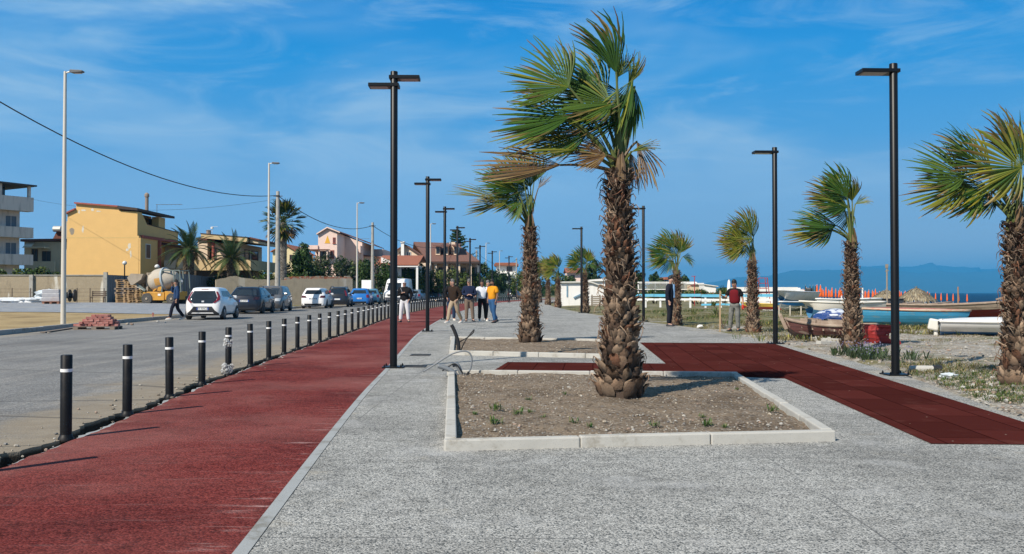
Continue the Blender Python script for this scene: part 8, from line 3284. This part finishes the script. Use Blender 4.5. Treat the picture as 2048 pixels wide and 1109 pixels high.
for u in (.3, .42, .54, .66, .78):
 a = sect(u, 1)
 for sgn in (1, -1):
  mb = MB()
  mb.beam((a[0], sgn * (a[1] - .06), a[2] - .15), (a[0], sgn * (a[1] - .05), a[2] + .12), .04, .04)
  mb.build('rib', WOODW, t)
# its broken bright red stern section
RS = boat_paint('bright red torn hull', (.33, .022, .02), (.12, .03, .03), .5, 2.0)
p = G(1748, 690)
t = thing('boat_wreckage', 'bright red torn stern section of a boat lying beside the palm by the wrecked boat', 'boat wreckage', p, R(-14))
t.scale = (.8, .8, .8)
rr = random.Random(6)
mb = MB()
vs, fs = [], []
for side in (0, 1):
 for i in range(9):
  for j in range(6):
   u, k = i / 8, j / 5
   x = -.55 + 1.15 * u + (.12 * math.sin(k * PI * 2.0 + 1.0) * (u > .8)) - (.28 * math.exp(-((k - .5) / .2) ** 2) if u > .9 else 0)
   z = .0 + .62 * k - .06 * u + .02 * rr.uniform(-1, 1)
   y = -.12 - .16 * math.sin(k * PI * .6) + .05 * math.sin(u * 7 + k * 3) + rr.uniform(-.015, .015) + .05 * side
   vs.append((x, y, z))
for side in (0, 1):
 for i in range(8):
  for j in range(5):
   a = side * 54 + i * 6 + j
   fs.append((a, a + 1, a + 7, a + 6) if side else (a, a + 6, a + 7, a + 1))
for i in range(8):
 for j in (0, 5):
  a = i * 6 + j
  fs.append((a, a + 6, a + 60, a + 54))
mb.add(vs, fs)
mb.build('hull_side', RS, t)
mb = MB()
mb.beam((-.55, -.2, .62), (.62, -.26, .58), .09, .07); mb.beam((.5, -.2, .0), (.74, -.1, .10), .08, .12); mb.beam((.55, -.26, .6), (.72, -.2, .72), .05, .07)
mb.beam((-.5, .35, .05), (.66, .25, .05), .07, .1)
mb.build('rail', RS, t)
mb = MB()
for x in (-.3, .05, .38):
 mb.beam((x, -.12, .03), (x + .02, -.2, .56), .05, .05); mb.beam((x, -.12, .03), (x, .3, .03), .05, .05)
mb.build('rib', RS, t)
# white over blue boat
t, L, sect = boat('cream topped blue hulled boat pointing left, behind the wrecked boat', (D(1602, 632, 41).x, 41.2), (D(1760, 632, 42).x, 42.4), 1.7, .80, (M('cream boat top', (.70, .66, .58), .5, .06, 2, dirt=(.4, .35, .28), damount=.35), SB), -.05, bowrise=.12, split=.55, deck=.15, rake=.9)
# tarpaulin bundle
def mat_tarp():
 m, t = new_mat('blue and white tarpaulin')
 o = t.n('TexCoord').outputs['Object']
 mp = t.n('Mapping', {'Vector': o, 'Scale': (.7, 1, 3.2), 'Rotation': (0, R(12), 0)})
 k = t.ramp(t.noise(mp.outputs[0], 1.9, 5, .6, .8), .5, .56)
 c = t.mix((.02, .055, .20), (.55, .58, .62), k)
 bp = t.n('Bump', {'Height': t.noise(mp.outputs[0], 4, 4, .6), 'Strength': .7, 'Distance': .08})
 b = t.n('BsdfPrincipled', {'Base Color': c, 'Roughness': .4, 'Normal': bp.outputs[0]})
 t.n('OutputMaterial', {'Surface': b.outputs[0]})
 return m
TARP = mat_tarp()
p = onground(1672, 37)
crumple('tarpaulin', p + Vector((-.05, 0, .26)), .85, .6, .36, 31, TARP, 'blue and white crumpled tarpaulin bundle in front of the cream topped boat', 'tarpaulin', 20, 12, .12)
# sky blue boat
t, L, sect = boat('sky blue wooden boat with a faded red and cream top, rust streaks down its side', (D(1942, 640, 33).x, 33.0), (D(1732, 640, 34).x, 34.3), 1.4, .62,
     (boat_paint('sky blue peeling paint', (.055, .33, .56), (.25, .32, .30), .5), boat_paint('sky blue lower paint', (.06, .30, .46), (.22, .25, .2), .6)), .0, sheer=.3, bowrise=.02, split=.3, deck=.04,
     inner=boat_paint('faded red deck', (.42, .10, .075), (.62, .50, .38), .8, 1.0), rim=boat_paint('faded cream rail', (.52, .40, .29), (.5, .12, .08), .7))
mb = MB()
vs, fs = [], []
for i in range(13):
 u = .02 + .93 * i / 12
 for j in range(7):
  k = j / 6 * 2 - 1
  x, w_, z = sect(u, 1)
  vs.append((x, k * (w_ - .03), z + .02 + .06 * (1 - k * k) * math.sin(PI * min(1, u * 1.05)) ** .5))
for i in range(12):
 for j in range(6):
  a = i * 7 + j
  fs.append((a, a + 1, a + 8, a + 7))
mb.add(vs, fs)
mb.build('deck_cover', boat_paint('faded red cream deck', (.45, .14, .10), (.60, .47, .34), .85, .9), t)
# large dark red boat behind
t, L, sect = boat('large dark red boat with a pale weathered top rail, behind the sky blue one', (D(2064, 625, 42).x, 41.6), (D(1742, 625, 44).x, 44.2), 2.3, .62,
     (boat_paint('pale weathered strakes', (.42, .33, .25), (.22, .15, .11), .7), boat_paint('dark red hull paint', (.22, .022, .022), (.10, .05, .045), .4)), .02, sheer=.1, bowrise=.5, split=.74, deck=.1, inner=WOODW, rim=WOODW)
for k, (u, lab) in enumerate(((.22, 0), (.4, 0), (.85, 0))):
 x, w_, z = sect(u, 1)
 mb = MB()
 mb.beam((x, -w_ * .7, z + .06), (x + .7, w_ * .3, z + .12), .25, .05)
 mb.build('loose_plank', WOODW, t)
mb = MB()
x, w_, z = sect(.88, 1)
mb.beam((x - .8, 0, z + .05), (x + .2, .1, z + .42), .12, .06); mb.beam((x - .6, .3, z + .05), (x + .3, .3, z + .30), .12, .06)
mb.build('oar', WOODW, t)
# white boat with outboard
t, L, sect = boat('white motor boat with a blue keel stripe, left of the right edge palm', (16.3, 26.6), (12.95, 28.0), 1.4, .44,
     (WB, M('blue keel paint', (.02, .11, .30), .5, .1, 2, dirt=(.3, .35, .4), damount=.4)), .0, sheer=.05, bowrise=.18, split=.26, deck=.1, inner=WB, rim=WB, transom=.9)
mb = MB()
vs, fs = [], []
for i in range(9):
 u = .02 + .96 * i / 8
 for j in range(5):
  k = j / 4 * 2 - 1
  x, w_, z = sect(u, 1)
  vs.append((x, k * (w_ - .04), z + .03 + .10 * (1 - k * k) * math.sin(PI * u) ** .6))
for i in range(8):
 for j in range(4):
  a = i * 5 + j
  fs.append((a, a + 1, a + 6, a + 5))
mb.add(vs, fs)
mb.build('canvas_cover', WB, t, smooth='all')
mb = MB()
x, w_, z = sect(0, 1)
mb.box(x, x + L * .96, -w_ - .02, -w_ + .0, z - .16, z - .13) if False else None
mb.obox((x - .18, 0, z - .12), (.30, .26, .34), 0, 0, .2); mb.obox((x - .12, 0, z - .40), (.12, .10, .36))
ob = mb.build('outboard_motor', M('off white motor cowl', (.62, .60, .54), .5, .08, 3), t, bevel=.07)
mb = MB()
mb.lathe([(.08, -.03), (.08, .03)], 12, (x - .10, -.16, z - .05), axis='y') if False else mb.obox((x - .02, -.05, z - .06), (.10, .24, .10))
mb.build('motor_bracket', BLKP, ob)
# boats beyond
t, L, sect = boat('white speed boat on the beach with a dark engine at its right end', (D(1536, 600, 62).x, 60), (D(1640, 600, 63).x, 65.5), 2.1, .85, (WB, SB), .35, sheer=.0, bowrise=.16, split=.36, deck=.1, inner=WB, rim=WB, rake=.9)
x, w_, z = sect(0, 1)
mb = MB()
mb.obox((x - .2, 0, z - .05), (.35, .4, .7))
mb.build('outboard_motor', BLKP, t, bevel=.08)
mb = MB()
for u in (.25, .6):
 x, w_, z = sect(u, 0)
 mb.box(x - .1, x + .1, -.6, .6, -.5, z + .1)
mb.build('cradle', WOODW, t)
t, L, sect = boat('white boat with a bright blue top behind the short rope posts', (D(1541, 612, 54).x, 52), (D(1622, 612, 54).x, 55.5), 1.5, .52, (M('bright blue boat top', (.03, .28, .60), .5, .1, 2), WB), .1, sheer=.0, bowrise=.1, split=.6, deck=.2, rim=WB)
t, L, sect = boat('red and yellow kayak before the right end of the beach fence', (D(1482, 607, 60).x, 60), (D(1560, 608, 58).x, 57.5), .8, .34, (M('kayak yellow', (.5, .35, .06), .5), M('kayak red', (.36, .035, .02), .5)), .1, bowrise=.3, split=.5, deck=.2, transom=.15)
t, L, sect = boat('grey white dinghy lying low behind the cream topped boat', (D(1632, 605, 52).x, 52), (D(1735, 606, 53).x, 54), 1.7, .62, (WB, M('grey keel', (.25, .26, .27), .6)), .15, bowrise=.1, split=.3, deck=.15)
t, L, sect = boat('pale upturned dinghy between the big boats, before the orange parasols', (D(1690, 603, 60).x, 60), (D(1760, 604, 61).x, 62), 1.5, .5, (WB, WB), .25, bowrise=.2, split=.4, deck=.15)
# white canvas triangle, rope posts
p = G(1540, 621)
mb = MB()
mb.add([(-.45, -.3, 0), (.42, -.35, 0), (.38, .4, 0), (-.4, .42, 0), (-.05, 0, .52)], [(0, 1, 4), (1, 2, 4), (2, 3, 4), (3, 0, 4), (3, 2, 1, 0)])
o = mb.build('canvas_cover', M('white canvas', (.74, .73, .70), .8), None)
o.location = p
tag(o, 'small white pyramid shaped canvas on the grass left of the second single lamp', 'canvas')
t = thing('rope_fence', 'short pale posts linked by a rope before the blue topped boat', 'fence', onground(1566, 47))
pw = M('pale post', (.50, .45, .36), .9)
for k in range(5):
 mb = MB()
 mb.lathe([(.035, -.2), (.035, .5 + .04 * (k % 2))], 8, (k * .62, k * .2, 0))
 mb.build('post', pw, t)
mb = MB()
for k in range(4):
 a, b = Vector((k * .62, k * .2, .46)), Vector(((k + 1) * .62, (k + 1) * .2, .46))
 mb.tube([a, a.lerp(b, .5) - Vector((0, 0, .06)), b], .012, 5)
mb.build('rope', pw, t)
t.location = onground(1558, 47)
# thatched parasols
def mat_thatch():
 m, t = new_mat('dry palm thatch')
 at = t.n('VertexColor', layer_name='Col')
 o = t.n('TexCoord').outputs['Object']
 c = t.mix(at.outputs[0], (.8, .78, .75), t.noise(o, 6, 4), 'MULTIPLY')
 b = t.n('BsdfPrincipled', {'Base Color': c, 'Roughness': .95})
 t.n('OutputMaterial', {'Surface': b.outputs[0]})
 return m
THATCH = mat_thatch()
def thatch(label, px, y, py_top, py_eave, rad, seed):
 rr = random.Random(seed)
 x = (px - 1024) / F * y
 z0 = gz(x, y)
 t = thing('thatched_parasol', label, 'thatched parasol', (x, y, z0), group='thatched parasols on the beach')
 zt = D(px, py_top, y).z - z0
 ze = D(px, py_eave, y).z - z0
 mb = MB()
 mb.lathe([(rad * .95, ze + .02), (rad * .55, ze + (zt - ze) * .55), (rad * .1, zt - .05), (.03, zt)], 18, col=(.20, .16, .10))
 for _ in range(1300):
  a = rr.uniform(0, 2 * PI)
  u = rr.random() ** .6
  r0 = rad * (.05 + .9 * u)
  zz = zt - (zt - ze) * (u ** 1.25) + rr.uniform(0, .05)
  d = Vector((math.cos(a), math.sin(a), -.45 - .8 * u)).normalized()
  s_ = Vector((-math.sin(a), math.cos(a), 0)) * rr.uniform(.02, .05)
  p = Vector((r0 * math.cos(a), r0 * math.sin(a), zz + .03))
  e = p + d * rr.uniform(.25, .5) + Vector((0, 0, rr.uniform(-.08, .06)))
  q = rr.uniform(.5, 1.3)
  c = tuple(v * q for v in rr.choice([(.32, .26, .16), (.24, .19, .12), (.36, .32, .23), (.17, .14, .10)]))
  mb.add([p - s_, p + s_, e + s_ * .5, e - s_ * .5], [(0, 1, 2, 3)], c)
 for _ in range(8):
  a = rr.uniform(0, 2 * PI)
  mb.beam((0, 0, zt - .08), (.15 * math.cos(a), .15 * math.sin(a), zt + .18), .03, .03, (.2, .17, .11))
 mb.build('thatch_roof', THATCH, t, recalc=False)
 for a in range(4):
  b = MB()
  r_ = rad * .62
  b.lathe([(.07, -.3), (.06, ze + .25)], 8, (r_ * math.cos(a * PI / 2 + .6), r_ * math.sin(a * PI / 2 + .6), 0))
  b.build('post', WOODG, t)
thatch('shaggy straw thatched parasol left of the nearest single lamp', 1772, 92, 581, 602, 1.75, 1)
thatch('grey shaggy thatched parasol right of the nearest single lamp', 1832, 88, 577, 601, 1.9, 2)
# closed orange parasols
OR = M('orange canvas', (.75, .12, .008), .8, .1, 4)
pr = thing('beach_parasol', 'x', 'parasol', group='closed orange parasols on the beach')
mb = MB()
mb.lathe([(.02, 2.45), (.05, 2.40), (.10, 2.2), (.13, 1.8), (.17, 1.2), (.21, .75), (.16, .70)], 10, jit=lambda a, h_: 1 + .18 * math.sin(5 * a))
mb.build('canopy', OR, pr, smooth=60)
mb = MB()
mb.lathe([(.03, -.1), (.03, 2.55)], 8)
mb.build('pole', FWH, pr)
ro = random.Random(12)
spots = [(1882, 222), (1894, 226), (1906, 224), (1917, 222), (1934, 220), (1871, 226), (1859, 228), (1848, 224)] + \
  [(1606 + 6.6 * k + ro.uniform(-2, 2), 185 + ro.uniform(-10, 40)) for k in range(39)] + [(1634, 140), (1641, 142), (1652, 165), (1664, 170)] + [(1612 + 9 * k + ro.uniform(-4, 4), 225 + ro.uniform(0, 30)) for k in range(26)]
for i, (px, y) in enumerate(spots):
 p = onground(px, y)
 if i < 8:
  lab = 'closed orange parasol right of the grey thatched parasol'
 else:
  lab = 'closed orange parasol in the crowded rows behind the boats'
 if i == 0:
  pr.location = p
  pr['label'] = lab
 else:
  dup(pr, p, ro.uniform(0, 6), lab, 1.0)
# dark closed parasols far off
pd = thing('beach_parasol', 'far closed dark parasol above the left end of the orange rows', 'parasol', group='closed dark parasols on the beach')
mb = MB()
mb.lathe([(.02, 2.5), (.10, 2.2), (.16, 1.3), (.2, .9), (.12, .85)], 8)
mb.build('canopy', M('dark green canvas', (.03, .05, .05), .8), pd)
mb = MB()
mb.lathe([(.03, -.1), (.03, 2.55)], 6)
mb.build('pole', FWH, pd)
for i, px in enumerate((1611, 1620, 1626, 1631)):
 p = onground(px, 175) + Vector((0, 0, .35))
 if i == 0:
  pd.location = p
 else:
  dup(pd, p, 0)
# closed white parasol
p = onground(1458, 78)
t = thing('beach_parasol', 'closed white parasol behind the worker in red', 'parasol', p)
mb = MB()
mb.lathe([(.02, 2.2), (.1, 2.1), (.15, 1.7), (.19, 1.0), (.15, .45), (.05, .4)], 10, jit=lambda a, h_: 1 + .15 * math.sin(5 * a))
mb.build('canopy', M('white canvas', (.74, .73, .7), .8), t, smooth=60)
mb = MB()
mb.lathe([(.03, 0), (.03, 2.25)], 8)
mb.build('pole', FWH, t)
# red lifeguard frame
p = onground(1524, 80)
t = thing('lifeguard_tower', 'red tubular lifeguard tower frame behind the yellowing palm', 'lifeguard tower', p)
RD = M('red tube paint', (.33, .03, .03), .6)
mb = MB()
zt = D(1524, 556, 80).z - p.z
for x0, x1 in ((-.45, -.36), (.62, .36)):
 for y in (-.35, .35):
  mb.beam((x0, y * 1.2, 0), (x1, y, zt), .055, .055)
mb.build('leg', RD, t) if False else mb.build('frame', RD, t)
for z in (.45, .62, .8, .99):
 mb = MB()
 mb.beam((-.38, -.36, zt * z), (.40, -.36, zt * z), .05, .05)
 mb.build('rung', RD, t)
mb = MB()
mb.box(-.36, .36, -.33, .33, zt * .62, zt * .64)
mb.build('seat', RD, t)
# thin poles
for px, y, pt, lab, m_ in ((1774, 60, 532, 'tall thin wooden pole beside the straw thatched parasol', WOODG), (1916, 70, 574, 'brown wooden post among the orange parasols at right', M('brown post', (.30, .17, .09), .8)),
       (1472, 70, 566, 'thin red pole just right of the closed white parasol', RD), (1389, 80, 553, 'thin red pole with a small bracket behind the suited man palm', RD), (1683, 56, 592, 'short white mast behind the cream topped boat', FWH),
       (1725, 60, 576, 'thin pale pole just right of the palm before the wrecked boat', FWH)):
 p = onground(px, y)
 mb = MB()
 zt = D(px, pt, y).z - p.z
 mb.lathe([(.06 if px > 1700 else .04, -.2), (.05 if px > 1700 else .035, zt)], 8)
 if px == 1774:
  mb.beam((-.02, 0, zt - .15), (.0, 0, zt + .1), .14, .14); mb.beam((-.1, 0, zt - .35), (.12, 0, zt - .3), .06, .06)
 if px == 1389:
  mb.beam((-.25, 0, zt), (.1, 0, zt), .05, .05); mb.beam((.1, 0, zt - .6), (-.6, 0, zt - 1.0), .04, .04)
 o = mb.build('pole', m_, None)
 o.location = p
 tag(o, lab, 'pole')
# bar counter under the thatch and low tables
p = onground(1795, 78)
mb = MB()
mb.box(-2.2, .4, -.3, .3, 0, .62); mb.box(-2.3, .5, -.4, .4, .621, .67)
o = mb.build('beach_bar', M('dark bar boards', (.03, .035, .045), .7), None)
o.location = p
tag(o, 'low dark beach bar counter under the thatched parasols', 'bar counter')
# rubbish and stones at the right
p = G(1850, 745)
t = thing('pipe_offcut', 'short pale concrete pipe with a dark end lying right of the nearest single lamp', 'pipe', p, R(-3))
mb = MB()
mb.lathe([(.055, -.24), (.06, -.2), (.06, .12)], 12, (0, 0, .05), axis='x')
mb.build('pipe_body', KERB, t, smooth=40)
mb = MB()
mb.lathe([(.066, .121), (.066, .26), (.05, .265)], 12, (0, 0, .05), axis='x')
mb.build('dark_end', BLKP, t, smooth=40)
crumple('plastic_bag', G(1897, 757) + Vector((0, 0, .04)), .13, .07, .045, 5, M('pale blue bag', (.55, .6, .64), .5), 'crumpled pale plastic bag on the gravel right of the pipe offcut', 'plastic bag', 12, 8, .4)
mb = MB()
p = G(1950, 785)
mb.beam((-.16, 0, .025), (.16, .06, .03), .035, .02)
o = mb.build('wood_scrap', M('pale timber', (.42, .29, .17)), None)
o.location = p
tag(o, 'short pale wood scrap on the gravel near the right edge palm', 'wood scrap')
p = G(1400, 657)
crumple('cup', p + Vector((0, 0, .06)), .12, .09, .07, 8, WHT, 'white lump of rubbish on the gravel left of the wooden stake', 'rubbish', 10, 6, .2)
for i, (px, py, a) in enumerate(((1640, 682, 5), (1664, 684, -12), (1655, 690, 20))):
 p = G(px, py)
 mb = MB()
 mb.box(-.28, .28, -.09, .09, 0, .09)
 mb.box(-.12, -.04, -.07, .07, .0901, .12)
 o = mb.build('concrete_block', KERB, None, bevel=.01)
 o.location, o.rotation_euler = p, (0, .05, R(a))
 tag(o, ['pale broken concrete block left of the wreck palm, farther one', 'pale broken concrete block next to the wreck palm', 'pale broken concrete block nearest the camera by the wreck palm'][i], 'concrete block', 'broken blocks below the wrecked boat')
for i, (px0, px1, py) in enumerate(((1680, 1700, 676), (1672, 1696, 681))):
 a, b = G(px0, py - 4), G(px1, py + 4)
 mb = MB()
 mb.beam(a + Vector((0, 0, .15 if i else .22)), b + Vector((0, 0, .03)), .09, .025)
 tag(mb.build('timber_plank', M('pale timber', (.42, .29, .17))), ['pale timber plank leaning on the wrecked boat, upper one', 'pale timber plank leaning on the wrecked boat, lower one'][i], 'plank')
# stones at the kerb left
for i, (px, py, r_) in enumerate(((315, 645, .09), (264, 651, .10), (255, 650, .07), (98, 667, .05), (330, 646, .05))):
 mb = MB()
 p = G(px, py)
 stone_mesh(mb, (0, 0, r_ * .4), r_, random.Random(i + 3))
 o = mb.build('stone', STONE, recalc=False)
 o.location = p
 tag(o, 'loose pale stone on the road beside the far kerb', 'stone', 'loose stones along the far kerb')
# plank on the road by the pallet
a, b = G(85, 667), G(150, 657)
mb = MB()
mb.beam(a + Vector((0, 0, .03)), b + Vector((0, 0, .03)), .16, .03)
tag(mb.build('timber_plank', PWOOD2), 'old grey plank lying on the road against the kerb, left of the brick pallet', 'plank')
# ---------------------------------------------------------------- haze
HAZE_DENSITY = 0.000125
if HAZE_DENSITY:
 mb = MB()
 mb.box(-3000, 16000, -400, 16000, -9.0, 430)
 m = bpy.data.materials.new('sea haze')
 m.use_nodes = True
 t = NT(m.node_tree)
 v = t.n('VolumePrincipled', {'Color': (0.075, 0.47, 0.90), 'Density': HAZE_DENSITY, 'Anisotropy': 0.0})
 t.n('OutputMaterial', {'Volume': v.outputs[0]})
 o = mb.build('haze', m)
 o['kind'] = 'stuff'
